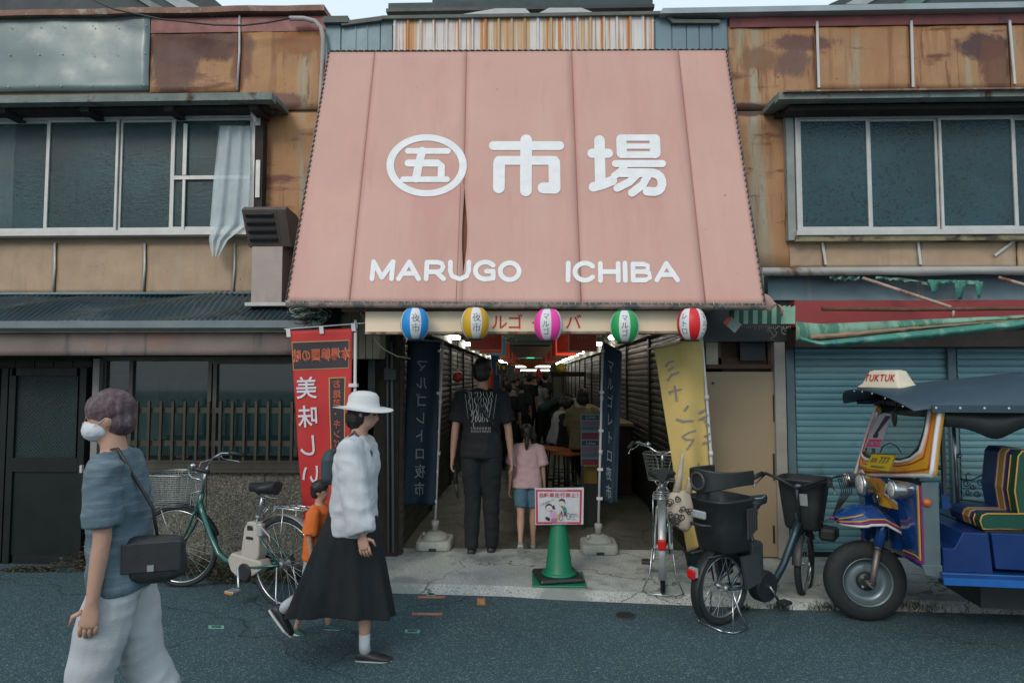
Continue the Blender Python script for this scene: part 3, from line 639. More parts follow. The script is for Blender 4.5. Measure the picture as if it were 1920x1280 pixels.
# shutters of the shop
shb = M('blue_grey_shutter', (.13, .275, .315), .42, .3, .1, 1.2, .05, 20, over=[('n', (.20, .32, .34), 1.6, (.4, 1, 3), .5, .7), ('n', (.08, .10, .10), 2.2, (1, 1, .6), .62, .75)], world=True)
Ys = 5.98
for xa, xb in ((1494, 1783), (1800, 2100), (2116, 2400)):
    a = P(xa, 850, Ys); b = P(xb, 850, Ys); mb = MB(); shutter(mb, (a.x, Ys, 0), (b.x, Ys, 0), .0, zp(648, Ys), (0, -1, 0), .0615, .012); s_ = mb.build('roller_shutter', shb, RB)
    mb = MB(); mb.box((a.x, Ys - .03, .0), (b.x, Ys + .01, .045)); mb.build('bottom_bar', dfr, s_)
mb = MB()
for xa, xb in ((1478, 1493), (1784, 1799), (2101, 2115)): BX(mb, xa, 640, xb, 1052, Ys - .05, .1)
mb.box((P(1478, 640, Ys).x, Ys + .03, 0), (XE, Ys + .2, 2.1)); mb.build('shutter_guide', M('shutter_guide_blue', (.10, .16, .18), .5, .2, world=True), RB)
mb = MB(); mb.box((P(1478, 1040, 5.9).x, 5.84, .0), (XE, 5.92, .012)); mb.build('threshold', conc, RB)
# beige door and dark recess
mb = MB(); BX(mb, 1456, 640, 1476, 1046, 5.86, .1); mb.build('door_post', M('pale_post', (.28, .27, .25), .6, world=True), RB)
bei = M('beige_door_paint', (.30, .235, .15), .6, 0, .14, 1.0, .05, 20, world=True)
mb = MB(); BX(mb, 1313, 697, 1456, 1043, 5.90, .05); dd = mb.build('door', bei, RB)
mb = MB(); c = P(1337, 718, 5.895); mb.lathe([(.012, -.004), (.012, .01)], c, 12, 'y'); mb.build('peephole', blackm, dd)
mb = MB()
for ya, yb in ((740, 790), (850, 900), (985, 1018)): BX(mb, 1450, ya, 1453, yb, 5.89, .01)
mb.build('hinge', darkwood, dd)
rec = M('brown_boards', (.075, .042, .025), .8, 0, .25, 3, .2, world=True)
mb = MB(); BX(mb, 1280, 620, 1470, 700, 6.05, .1); mb.box((XB + .03, 6.0, -.02), (P(1470, 800, 6.0).x, 6.2, 1.8)); mb.build('recess_wall', rec, RB)
mb = MB(); BX(mb, 1325, 683, 1460, 691, 5.9, .12); BX(mb, 1440, 640, 1447, 684, 5.95, .06); mb.build('recess_shelf', rec, RB)
mb = MB(); BX(mb, 1388, 640, 1435, 676, 5.95, .08); mb.build('ventilator', blackm, RB)
mb = MB(); BX(mb, 1324, 634, 1346, 683, 5.94, .06); mb.build('meter_box', cream, RB)
# rafters over the recess
mb = MB(); BX(mb, 1300, 545, 1492, 640, 5.85, .1); mb.build('lintel', blackm, RB)

# torn green awning remains and its frame
TA = thing('torn_awning', 'torn green awning remains and rusty pipes in front of the red fascia', 'awning', P(1700, 650, 5.2))
rst = M('rusty_pipe', (.12, .055, .035), .85, 0, .35, 12, .6, 90, over=[('n', (.30, .25, .20), 10, (1, 1, 1), .6, .7)], world=True)
pal = M('pale_rusty_pipe', (.42, .33, .28), .7, 0, .2, 10, .3, over=[('n', (.22, .09, .05), 9, (1, 1, 1), .52, .62)], world=True)
mb = MB(); mb.tube([P(1541, 579, 5.3), P(1700, 580, 5.3), P(1920, 578, 5.3), P(2200, 576, 5.3)], .017, 8); mb.build('pipe', rst, TA)
mb = MB(); mb.tube([P(1617, 521, 5.62), P(1783, 576, 5.3)], .014, 7); mb.tube([P(1787, 577, 5.3), P(1787, 596, 5.3)], .012, 6); mb.build('strut', pal, TA); mb = MB(); mb.tube([P(1872, 520, 5.62), P(1960, 545, 5.45), P(2040, 576, 5.3)], .014, 7); mb.build('strut', pal, TA)
grc = M('green_canvas', (.045, .20, .155), .75, 0, .25, 3, .3, 20, over=[('n', (.17, .36, .28), 2.6, (1.6, 1, 1), .5, .58), ('n', (.04, .14, .17), 3, (1.5, 1, 1), .55, .65)], world=True)
grp = M('pale_green_canvas', (.17, .30, .23), .75, 0, .25, 4, .3, 20, over=[('n', (.05, .17, .12), 3, (2.5, 1, .5), .5, .56), ('n', (.26, .18, .11), 6, (1, 1, 1), .62, .7)], world=True)
def rollcloth(mb, top, bot, Y, n=60, dep=.03, seed=0):
    def ip(l, x):
        for (xa, ya), (xb, yb) in zip(l, l[1:]):
            if x <= xb: return ya + (yb - ya) * (x - xa) / (xb - xa)
        return l[-1][1]
    xa, xb = top[0][0], top[-1][0]
    def fn(u, v):
        x = xa + (xb - xa) * u; jag = 2.5 * noise.noise(V((x * .08, seed, 0)))
        y = ip(top, x) + (ip(bot, x) + jag - ip(top, x)) * v
        return P(x, y, Y - dep * math.sin(v * math.pi) + .012 * noise.noise(V((x * .05, v * 4, seed))))
    mb.grid(fn, n, 6, True, (0, .008, 0)); return mb
mb = MB(); rollcloth(mb, [(1493, 603), (1540, 607), (1700, 600), (1930, 590), (2200, 580)], [(1493, 640), (1560, 636), (1700, 618), (1930, 597), (2200, 588)], 5.22); mb.build('cloth_fold', grp, TA)
mb = MB(); rollcloth(mb, [(1500, 630), (1530, 640), (1700, 622), (1930, 598), (2200, 586)], [(1500, 640), (1545, 651), (1700, 640), (1930, 614), (2200, 600)], 5.18, 60, .05, 3); mb.build('cloth_fold', grc, TA)
mb = MB(); rollcloth(mb, [(1520, 626), (1600, 620), (1700, 613), (1930, 597)], [(1520, 637), (1600, 632), (1700, 620), (1930, 600)], 5.20, 40, .02, 5); mb.build('torn_lining', M('torn_lining', (.25, .17, .11), .9, 0, .3, 5, .3, world=True), TA)
def tornstrip(mb, top, dy, jag, Y, seed):
    def ipy(x):
        for (xa, ya), (xb, yb) in zip(top, top[1:]):
            if x <= xb: return ya + (yb - ya) * (x - xa) / (xb - xa)
        return top[-1][1]
    x0, x1 = top[0][0], top[-1][0]
    mb.grid(lambda u, v: P(x0 + (x1 - x0) * u, ipy(x0 + (x1 - x0) * u) + v * (dy + jag * noise.noise(V((u * 9, seed, 0))) + jag * .8 * noise.noise(V((u * 31, seed, 4)))), Y - .02 * math.sin(v * 2 + u * 20)), 60, 3, True, (0, .004, 0))
def rag(mb, top, n, Y, ln, seed):
    for i in range(n):
        t = i / max(1, n - 1); x = top[0] + (top[2] - top[0]) * t; y = top[1] + (top[3] - top[1]) * t; rr = random.Random(seed + i)
        L_ = ln * (.4 + rr.random()); wd = (top[2] - top[0]) / n * .8
        mb.grid(lambda u, v: P(x + wd * (u - .5) * (1.1 - .7 * v) + rr.uniform(-.2, .2), y + L_ * v, Y - .03 * math.sin(v * 2 + u * 3)), 3, 4, True, (0, .004, 0))
mb = MB(); tornstrip(mb, [(1432, 513), (1554, 514)], 4, 1.0, 5.64, 1); tornstrip(mb, [(1556, 514), (1575, 516), (1612, 516)], 9, 5, 5.63, 2); tornstrip(mb, [(1642, 518), (1700, 522), (1752, 532)], 5, 4, 5.62, 3); mb.build('torn_strip', grp, TA)
mb = MB(); rag(mb, (1752, 526, 1800, 530), 2, 5.6, 30, 41); rag(mb, (1800, 526, 1836, 528), 2, 5.6, 32, 47); tornstrip(mb, [(1740, 524), (1836, 526)], 7, 5, 5.61, 13); mb.build('torn_strip', grc, TA)
mb = MB(); tornstrip(mb, [(1836, 606), (1880, 604), (1930, 600)], 9, 7, 5.2, 6); mb.build('torn_strip', grp, TA)

# ================================================================ the big pink awning
AW = thing('market_awning', 'big sloping faded pink canvas awning lettered 市場 MARUGO ICHIBA over the market entrance', 'awning', (P(985, 570, 4.9).x, 5.3, 2.15))
tl, tr_, br, bl = P(618, 98, 5.80), P(1361, 95, 5.80), P(1433, 570, 4.87), P(538, 565, 4.87)
nA = ((br + bl - tl - tr_).cross(tr_ - tl)).normalized()
if nA.y > 0: nA = -nA
A0 = (tl + tr_ + br + bl) / 4
def AP(px, py, off=.004): return PL(px, py, A0 + nA * off, nA)
pinkm = M('faded_pink_canvas', (.52, .315, .265), .72, 0, .07, .7, .12, 14, over=[('n', (.49, .275, .24), 1.1, (2.2, 1, .35), .5, .66), ('n', (.54, .345, .30), .9, (3, 1, .3), .54, .7), ('n', (.45, .27, .235), 3, (2.5, 1, .12), .58, .78), ('n', (.52, .27, .23), .5, (1, 1, 1), .5, .7), ('n', (.26, .17, .15), 11, (1, 1, 1), .70, .74)], world=True)
def canvas(pts):          # billowing cloth panel on the awning plane
    (ax, ay), (bx, by), (cx, cy), (dx, dy) = pts           # top-left, top-right, bottom-right, bottom-left
    def fn(u, v):
        x = (ax + (bx - ax) * u) * (1 - v) + (dx + (cx - dx) * u) * v; y = (ay + (by - ay) * u) * (1 - v) + (dy + (cy - dy) * u) * v
        return AP(x, y, .0) - nA * (.035 * math.sin(math.pi * v) * math.sin(math.pi * min(1, max(0, u)))) - nA * .002
    return fn
cols = [((618, 98), (703, 98), (655, 567), (538, 565)), ((703, 98), (875, 97), (868, 568), (655, 567)), ((875, 97), (1072, 96), (1090, 569), (868, 568)), ((1072, 96), (1272, 95), (1323, 570), (1090, 569)), ((1272, 95), (1361, 95), (1433, 570), (1323, 570))]
tear = [(348, 0), (372, 1.5), (400, 4.5), (430, 6.5), (460, 6), (485, 3.5), (505, 1), (514, 0)]
def tw(y):
    for (ya, wa), (yb, wb) in zip(tear, tear[1:]):
        if ya <= y <= yb: return wa + (wb - wa) * (y - ya) / (yb - ya)
    return 0
for k, q in enumerate(cols):
    mb = MB()
    def fn(u, v, q=q, k=k):
        (ax, ay), (bx, by), (cx, cy), (dx, dy) = q
        x = (ax + (bx - ax) * u) * (1 - v) + (dx + (cx - dx) * u) * v; y = (ay + (by - ay) * u) * (1 - v) + (dy + (cy - dy) * u) * v
        if k == 1 and u > .98: x -= tw(y) * .5 + .3
        if k == 2 and u < .02: x += tw(y) - .3
        return AP(x, y, 0) - nA * .0015 * math.sin(math.pi * u) * math.sin(math.pi * v)
    mb.grid(fn, 14, 40, True, -nA * .004); mb.build('canvas_panel', pinkm, AW)
mb = MB(); mb.slab([AP(850, 330, -.03), AP(895, 330, -.03), AP(890, 530, -.03), AP(850, 530, -.03)], -nA * .01); mb.build('inner_lining', M('brown_lining', (.20, .07, .035), .8), AW)
seam = plain('red_seam', (.42, .15, .13), .7)
mb = MB()
for (xa, ya), (xb, yb) in (((703, 98), (655, 567)), ((875, 97), (870, 345)), ((1072, 96), (1090, 569)), ((1272, 95), (1323, 570)), ((864, 345), (855, 568))): mb.tube([AP(xa + (xb - xa) * t, ya + (yb - ya) * t, .001) for t in (0, .25, .5, .75, 1)], .0026, 4)
mb.build('seam', seam, AW)
# frame pipe and lacing round the edge
frm = M('worn_frame_pipe', (.20, .15, .135), .75, 0, .35, 10, .3, 60, over=[('n', (.07, .085, .08), 9, (1, 1, 1), .5, .58), ('n', (.42, .38, .34), 12, (1, 1, 1), .62, .68)], world=True)
mb = MB(); e = [AP(617, 97, -.01), AP(1362, 94, -.01), AP(1434, 571, -.01), AP(537, 566, -.01)]
mb.tube([e[0], e[1]], .010, 6); mb.tube([e[1], e[2]], .011, 6); mb.tube([e[0], e[3]], .011, 6); mb.tube([e[3] + V((0, 0, -.022)), e[2] + V((0, 0, -.022))], .021, 8); mb.tube([e[3], e[2]], .012, 8); mb.build('frame_pipe', frm, AW)
mb = MB(); lace = []
for a, b in ((e[3], e[0]), (e[0], e[1]), (e[1], e[2])):
    d = (b - a); n_ = int(d.length / .055)
    for i in range(n_):
        p = a + d * (i + .2) / n_; q = a + d * (i + .75) / n_; inw = (A0 - (p + q) / 2).normalized()
        mb.tube([p + nA * .012, q + nA * .014 + inw * .012], .0055, 4)
mb.build('lacing', plain('dark_lacing', (.05, .04, .035), .8), AW)
lace2 = MB(); d = e[2] - e[3]
for i in range(70):
    p = e[3] + d * (i + .5) / 70; lace2.tube([p + nA * .016 + V((0, 0, .012)), p + V((.012, -.012, -.016)), p + V((.02, 0, -.045))], .004, 4)
lace2.build('lower_lacing', M('old_rope', (.30, .30, .26), .9, 0, .4, 20, .2), AW)
# side gores back to the wall
mb = MB(); mb.slab([e[0], e[3], V((e[3].x + .12, 5.86, 2.28)), V((e[0].x + .02, 5.86, e[0].z))], (.006, 0, 0)); mb.slab([e[1], e[2], V((e[2].x - .12, 5.86, 2.28)), V((e[1].x - .02, 5.86, e[1].z))], (-.006, 0, 0)); mb.build('side_gore', pinkm, AW)
mb = MB()
for t in (.02, .25, .5, .75, .98):
    a = mixp(e[3], e[2], t); mb.tube([a + V((0, .02, -.02)), V((a.x, 5.8, 2.26))], .014, 6)
mb.tube([V((e[3].x, 5.5, 2.24)), V((e[2].x, 5.5, 2.22))], .012, 6)
mb.build('bracket', rst, AW)
white = plain('white_lettering', (.72, .73, .75), .6)
def zz(x, y, q=0, k=3.0, ox=680, oy=220): return AP(ox + x / k, oy + y / k, .0035 + .0002 * q)
mb = MB(); o_ = arc(360, 271, 226, 175, 0, 360, 64)[:-1]; i_ = arc(360, 271, 184, 139, 0, 360, 64)[:-1]; n = len(o_)
mb.add([zz(*p) for p in o_] + [zz(*p) for p in i_], [(k, (k + 1) % n, n + (k + 1) % n, n + k) for k in range(n)])
strokes(mb, [([(255, 190), (480, 190)], 33), ([(335, 190), (318, 255), (300, 345)], 46), ([(256, 258), (425, 258), (443, 272), (441, 345)], 40), ([(228, 349), (475, 349)], 32)], zz); mb.build('market_emblem', white, AW)
mb = MB()
strokes(mb, [([(735, 160), (1108, 160)], 50), ([(920, 130), (918, 412)], 66), ([(766, 395), (768, 255)], 66), ([(765, 243), (1080, 243)], 50), ([(1078, 255), (1080, 398)], 66), ([(1075, 399), (1015, 398)], 62)], zz); mb.build('lettering', white, AW)
mb = MB()
strokes(mb, [([(1332, 132), (1337, 372)], 60), ([(1290, 203), (1382, 203)], 52), ([(1298, 392), (1345, 380), (1405, 356)], 54),
             ([(1452, 115), (1648, 115)], 36), ([(1460, 163), (1640, 163)], 30), ([(1456, 211), (1646, 211)], 38), ([(1455, 125), (1458, 202)], 58), ([(1643, 125), (1646, 202)], 60),
             ([(1422, 261), (1687, 261)], 40), ([(1470, 280), (1450, 305), (1416, 330)], 40), ([(1450, 312), (1600, 312), (1632, 314), (1656, 321), (1673, 335), (1682, 355), (1684, 378), (1678, 398), (1664, 412), (1644, 419), (1600, 416)], 50),
             ([(1545, 320), (1500, 365), (1432, 398)], 44), ([(1605, 325), (1575, 380), (1515, 425)], 46)], zz); mb.build('lettering', white, AW)
ltr = {'M': [[(52, 908), (62, 812)], [(62, 812), (108, 900)], [(108, 900), (170, 812)], [(172, 812), (162, 908)]], 'A': [[(202, 908), (262, 814)], [(262, 814), (315, 908)], [(230, 878), (295, 878)]],
       'R': [[(357, 908), (362, 815)], [(365, 815), (420, 815), (445, 822), (453, 842), (443, 862), (420, 869), (362, 869)], [(415, 870), (455, 908)]],
       'U': [[(494, 815), (493, 865), (503, 893), (545, 909), (585, 893), (596, 865), (598, 815)]], 'G': [arc(690, 862, 56, 48, -38, -330, 18)[:15] + [(733, 905)], [(734, 905), (734, 866)], [(734, 866), (697, 866)]],
       'O': [arc(827, 866, 53, 47, 0, 190, 16), arc(827, 866, 53, 47, 180, 370, 16)], 'I': [[(1157, 820), (1155, 916)]], 'C': [arc(1250, 868, 56, 48, -38, -322, 20)],
       'H': [[(1337, 822), (1338, 918)], [(1437, 822), (1438, 918)], [(1338, 868), (1437, 868)]], 'I2': [[(1475, 820), (1478, 918)]],
       'B': [[(1520, 825), (1522, 915)], [(1520, 826), (1580, 826), (1604, 835), (1604, 858), (1580, 868), (1522, 868)], [(1582, 868), (1612, 876), (1616, 902), (1590, 915), (1522, 916)]], 'A2': [[(1655, 915), (1708, 822)], [(1708, 822), (1772, 915)], [(1685, 885), (1748, 885)]]}
for k_, ss in ltr.items():
    mb = MB(); strokes(mb, [(s_, 27) for s_ in ss], zz); mb.build('letter', white, AW)
# little striped side awning tucked under the right corner
SA = thing('striped_awning', 'small green and white striped awning flap under the right corner of the pink awning', 'awning', P(1430, 615, 5.3))
strp = M('green_stripe', (.02, .09, .06), .8, 0, .2, 3, .2); strw = M('pale_stripe', (.20, .36, .27), .8, 0, .2, 3, .2)
for k in range(14):
    xa = 1368 + k * 8.8; mb = MB(); yb = 607
    mb.slab([P(xa, 572 if xa < 1440 else 572 + (xa - 1440) * .1, 5.32), P(xa + 8.8, 572, 5.32), P(xa + 8.4, yb, 5.30), P(xa - .4, yb, 5.30)], (0, .006, 0)); mb.build('stripe', strw if (k % 2 or k > 10) else strp, SA)
mb = MB(); mb.grid(lambda u, v: mixp(P(1433 + 54 * u, 548 + 40 * u * u + 2, 5.02), P(1430 + 58 * u, 574 + 8 * math.sin(u * 6), 5.02), v) + V((0, .22 * u, 0)) + V((0, -.03 * math.sin(v * 3), 0)), 14, 8, True, (0, .005, 0)); mb.build('pink_flap', pinkm, SA)
mb = MB()
for k in range(24): 
    x = 1392 + k * 3.9; mb.tube([P(x, 610, 5.29), P(x + random.uniform(-2, 2), 612 + random.uniform(1, 7), 5.28)], .002, 3)
rr = random.Random(5)
for k in range(5):
    x = 1440 + k * 10; y = 612; pts = []
    for i in range(6): pts.append(P(x, y, 5.26)); x += rr.uniform(-9, 9); y += rr.uniform(-3, 8)
    mb.tube(pts, .0035, 4)
mb.build('fringe', M('frayed_rope', (.17, .18, .165), .9), SA)
tg = thing('hanging_tag', 'grey and red diamond plate hanging by a wire under the awning corner', 'tag', P(1376, 624, 5.1))
mb = MB(); mb.slab([P(1366, 590, 5.1), P(1391, 608, 5.1), P(1378, 624, 5.1), P(1364, 612, 5.1)], (0, .006, 0)); mb.build('plate', M('grey_plate', (.20, .25, .24), .6), tg)
mb = MB(); mb.slab([P(1365.5, 590, 5.098), P(1372, 596, 5.098), P(1363.5, 611.5, 5.098), P(1356, 604, 5.098)], (0, .006, 0)); mb.build('red_end', M('red_end', (.42, .09, .06), .6), tg)
mb = MB(); mb.tube([P(1368, 595, 5.09), P(1372, 578, 5.05)], .003, 4); mb.build('wire', blackm, tg)

# ================================================================ lanterns
def lantern(label, px, py, col, phase, words):
    Y = 4.80; c = P(px, py, Y); r = .108; h = .116
    th = thing('paper_lantern', label, 'lantern', c, 'striped paper lanterns under the pink awning')
    m = bpy.data.materials.new('lantern_stripes'); m.use_nodes = True; t = m.node_tree; N = t.nodes; L = t.links; b = N['Principled BSDF']
    tc = N.new('ShaderNodeTexCoord'); sx = N.new('ShaderNodeSeparateXYZ'); L.new(tc.outputs['Object'], sx.inputs[0])
    at = N.new('ShaderNodeMath'); at.operation = 'ARCTAN2'; L.new(sx.outputs[0], at.inputs[0]); L.new(sx.outputs[1], at.inputs[1])
    ma = N.new('ShaderNodeMath'); ma.operation = 'MULTIPLY_ADD'; L.new(at.outputs[0], ma.inputs[0]); ma.inputs[1].default_value = 4; ma.inputs[2].default_value = R(phase) * 4
    sn = N.new('ShaderNodeMath'); sn.operation = 'COSINE'; L.new(ma.outputs[0], sn.inputs[0])
    mr = N.new('ShaderNodeMapRange'); L.new(sn.outputs[0], mr.inputs[0]); mr.inputs[1].default_value = -.04; mr.inputs[2].default_value = .04
    mi = N.new('ShaderNodeMix'); mi.data_type = 'RGBA'; L.new(mr.outputs[0], mi.inputs[0]); mi.inputs[6].default_value = (*col, 1); mi.inputs[7].default_value = (.62, .64, .66, 1)
    L.new(mi.outputs[2], b.inputs['Base Color']); b.inputs['Roughness'].default_value = .45; b.inputs['Subsurface Weight'].default_value = .0
    mb = MB(); prof = []
    nn = 44
    for i in range(nn + 1):
        a = math.pi * (.13 + .74 * i / nn) - math.pi / 2; rr_ = r * (abs(math.cos(a)) ** .8) * (1 + (.004 if i % 2 else -.004)); prof.append((rr_, h * math.sin(a) / math.sin(math.pi * .37)))
    mb.lathe(prof, c, 40); mb.build('paper_body', m, th)
    for s_, nm in ((1, 'top_ring'), (-1, 'bottom_ring')):
        mb = MB(); z = h * s_; mb.lathe([(.050, z - .012), (.053, z - .010), (.053, z + .010), (.048, z + .014)], c, 24); mb.build(nm, blackm, th)
    mb = MB(); mb.tube([c + V((0, 0, h + .01)), c + V((0, .02, h + .035)), c + V((.0, .07, h + .05))], .003, 4); mb.build('hanging_wire', blackm, th)
    ink = plain('lantern_ink', (.05, .06, .09), .6)
    for (word, ang) in words:       # ang: degrees from facing the street (-Y)
        def fs(u, v, ang=ang):
            a = R(ang) + u / r; zr = v; k = math.sqrt(max(.1, 1 - (v / (h * 1.09)) ** 2)) ** .8
            return c + V((math.sin(a) * r * k * 1.012, -math.cos(a) * r * k * 1.012, zr))
        mb = MB(); text(mb, word, fs, .050 if len(word) > 2 else .062, vert=True, step=.056 if len(word) > 2 else .075); mb.build('written_characters', ink, th)
# phase: a white band is centred where 4*(atan2(x,y)+phase) = 0 ; facing the street atan2 = 180
lantern('blue and white striped paper lantern written 夜市, first from the left', 778, 607, (.01, .24, .62), 13, [('夜市', 13), ('マルゴ', -77)])
lantern('yellow and white striped paper lantern, second from the left', 891, 606, (.58, .33, .01), 10, [('夜市', 10), ('レトロ', -80)])
lantern('pink and white striped paper lantern in the middle of the row', 1028, 609, (.80, .05, .36), -12, [('マルゴ', -12), ('レトロ', 78)])
lantern('green and white striped paper lantern, second from the right', 1171, 612, (.01, .33, .085), -8, [('マルゴ', -8), ('レトロ', 82)])
lantern('red and white striped paper lantern above the yellow banner', 1297, 608, (.60, .012, .018), 43, [('レトロ', -47), ('マルゴ', 43)])
# ================================================================ banners
pvc = plain('white_pvc_pole', (.55, .56, .57), .4)
def pole(th, pts, r=.014, joints=()):
    mb = MB(); mb.tube(pts, r, 10); p = mb.build('pole', pvc, th)
    for j in joints:
        mb = MB(); d = (V(pts[-1]) - V(pts[0])).normalized(); mb.tube([V(j) - d * .02, V(j) + d * .02], .019, 10); mb.build('pole_joint', pvc, p)
    return p
def water_base(th, c, s=1.):
    """square water tank foot with a dome and a neck"""
    m = M('base_plastic', (.36, .37, .34), .6, 0, .12, 6, .1, over=[('n', (.22, .22, .19), 7, (1, 1, 1), .58, .7)])
    mb = MB(); a = .165 * s; c = V(c)
    def ring(k, z, cut=0): 
        out = []
        for cx, cy, a0 in ((1, 1, 0), (-1, 1, 90), (-1, -1, 180), (1, -1, 270)):
            for q in (0, 30, 60, 90): rr = .05 * s; out.append(c + V((cx * (a * k - rr) + rr * math.cos(R(a0 + q)), cy * (a * k - rr) + rr * math.sin(R(a0 + q)), z)))
        return out
    mb.rings([ring(1, .004), ring(1.02, .01), ring(1.0, .075), ring(.94, .088)]); mb.lathe([(.135, .085), (.13, .10), (.105, .125), (.07, .142), (.05, .148), (.05, .15)], c, 28)
    b = mb.build('water_base', m, th)
    mb = MB(); mb.box(c + V((-.035, -a * 1.03, .0)), c + V((.035, -a * .9, .028))); mb.build('foot_notch', blackm, b)
    mb = MB(); mb.lathe([(.03, .145), (.03, .20), (.036, .205), (.036, .245), (.028, .25)], c, 20); mb.build('neck', m, b)
    mb = MB(); mb.lathe([(.014, .12), (.014, .155)], c + V((-.10, -.06, 0)), 10); mb.build('filler_cap', m, b)
def clothfn(tlp, trp, brp, blp, wave=.02, nf=3., seed=0):
    def fn(u, v, off=0.):
        p = mixp(mixp(tlp, trp, u), mixp(blp, brp, u), v)
        return p + V((0, -off - wave * math.sin(u * nf * 3.14 + v * 2.2 + seed) * (.3 + v) - .015 * noise.noise(V((u * 2, v * 4, seed))), 0))
    return fn
# red banner (seen from behind: the writing is reversed)
rb = thing('banner_flag', 'red nobori banner with reversed gold lettering on a white pole left of the entrance', 'banner', V((P(664, 800, 5.05).x, 5.05, -K)), 'tall nobori banners around the entrance')
bx = P(664, 800, 5.05).x; pt = P(664, 600, 5.05)
pole(rb, [(bx + .01, 5.05, .2), (bx, 5.05, pt.z)], .013, [(bx, 5.05, pt.z - .05), (bx, 5.05, 1.2)])
water_base(rb, (bx + .01, 5.05, -K))
mb = MB(); mb.tube([P(533, 617, 5.03), P(600, 612, 5.03), P(664, 607, 5.03), P(702, 604, 5.03)], .005, 5); mb.build('cross_rod', pvc, rb)
fr = clothfn(P(545, 620, 5.03), P(661, 615, 5.03), P(655, 1000, 5.03), P(571, 1000, 5.03), .018, 1.6, 1)
rdm = M('red_polyester', (.47, .022, .022), .6, 0, .1, 2, .1, 200)
mb = MB(); mb.grid(fr, 24, 60, True, (0, .002, 0)); cl = mb.build('cloth', rdm, rb)
blk = plain('banner_black', (.025, .02, .03), .6); gold = plain('banner_gold', (.50, .30, .10), .6); rdl = plain('banner_red_ink', (.45, .045, .03), .6)
def patch(name, u0, u1, v0, v1, off, mat, par, f=None, nu=10, nv=10):
    f = f or fr; mb = MB(); mb.grid(lambda a, b: f(u0 + (u1 - u0) * a, v0 + (v1 - v0) * b, off), nu, nv); return mb.build(name, mat, par)
patch('gold_border', .01, .95, .057, .197, .004, gold, cl); patch('black_band', .02, .94, .061, .193, .006, blk, cl)
patch('gold_border', .60, .895, .24, .60, .004, gold, cl); patch('black_band', .62, .875, .244, .596, .006, blk, cl)
Wd = (P(661, 615, 5.03) - P(545, 620, 5.03)).length; Hd = (P(571, 1000, 5.03) - P(545, 620, 5.03)).length
def fxy(off, f=fr, W=None, H=None):
    W = W or Wd; H = H or Hd
    return lambda x, y: f(x / W, -y / H, off)
mb = MB(); text(mb, '本場韓国の味', fxy(.010), .092, Wd * .48, -Hd * .127, mirror=True, bold=.035, wide=.74); mb.build('characters', gold, cl)
mb = MB(); text(mb, '本場韓国の味', fxy(.012), .092, Wd * .48, -Hd * .127, mirror=True, bold=.012, wide=.74); mb.build('characters', rdl, cl)
mb = MB(); text(mb, '美味しい', fxy(.010), .165, Wd * .22, -Hd * .50, vert=True, mirror=True, bold=.012, step=.225); mb.build('characters', plain('banner_white', (.62, .60, .66), .6), cl)
mb = MB(); text(mb, 'お総菜・キンパ', fxy(.010), .066, Wd * .745, -Hd * .42, vert=True, mirror=True, bold=.02, step=.078); mb.build('characters', gold, cl)
mb = MB(); text(mb, 'お総菜・キンパ', fxy(.012), .066, Wd * .745, -Hd * .42, vert=True, mirror=True, bold=.004, step=.078); mb.build('characters', rdl, cl)
clipm = plain('white_loop', (.6, .58, .62), .6)
for x, y in ((538, 622), (600, 616), (660, 611)):
    mb = MB(); p = P(x + 2, y, 5.02); mb.slab([p + V((-.018, 0, .022)), p + V((.016, 0, .022)), p + V((.022, 0, -.04)), p + V((-.010, 0, -.04))], (0, .004, 0)); mb.build('loop', clipm, rb)
for y in (722, 842, 960):
    mb = MB(); p = P(661, y, 5.025); mb.box((p.x - .03, 5.02, p.z - .014), (p.x + .035, 5.075, p.z + .014)); mb.build('loop', clipm, rb)
# navy banners
navy = M('navy_polyester', (.007, .024, .045), .7, 0, .15, 2, .1, 200); nvw = plain('navy_lettering', (.22, .26, .30), .7)
def navy_flag(label, pb, ptp, corners, Y, letters, sy, lh, seed, tilt, fold=0., mirror=True):
    base = V((P(*pb, Y).x, Y, 0)); th = thing('banner_flag', label, 'banner', base, 'tall nobori banners around the entrance'); top = P(*ptp, Y)
    pole(th, [base + V((0, 0, .2)), top], .012, [mixp(base, top, .45), mixp(base, top, .7)])
    water_base(th, base)
    f = clothfn(*[P(x, y, Y + o) for (x, y, o) in corners], .03, 2.2, seed); mb = MB(); mb.grid(f, 20, 50, True, (0, .002, 0)); c = mb.build('cloth', navy, th)
    W = (P(*corners[0][:2], Y) - P(*corners[1][:2], Y)).length; H = (P(*corners[0][:2], Y) - P(*corners[3][:2], Y)).length
    mb = MB(); text(mb, letters, fxy(.012, f, W, H), lh, W * fold, -H * .53, vert=True, mirror=mirror, bold=.008, step=sy, wide=tilt); mb.build('characters', nvw, c)
    mb = MB(); mb.tube([f(0, 0), f(1, 0), top], .004, 4); mb.build('cross_rod', pvc, th)
    for v in (.06, .32, .56, .80, .98):
        p = f(1 if corners[0][0] < pb[0] - 20 else 0, v); q = mixp(top, base + V((0, 0, .2)), min(.95, v * .93)); mb = MB(); a = min(p.x, q.x); b = max(p.x, q.x); mb.box((a - .02, q.y - .016, p.z - .012), (b + .012, q.y + .016, p.z + .012)); mb.build('loop', clipm, th)
    return th
navy_flag('navy banner spread wide beside the left shutters, lettered マルゴレトロ夜市', (816, 1000), (830, 640), [(764, 636, 0), (826, 640, 0), (817, 945, 0), (757, 948, 0)], 6.2, 'マルゴレトロ夜市', .172, .125, 0, .8, .48)
navy_flag('navy banner hanging in a narrow fold behind the green cone', (1122, 1000), (1131, 626), [(1131, 640, 0), (1166, 660, -.15), (1158, 945, -.15), (1127, 940, 0)], 6.12, 'マルゴレトロ夜市', .172, .125, 2, .45, .42, False)
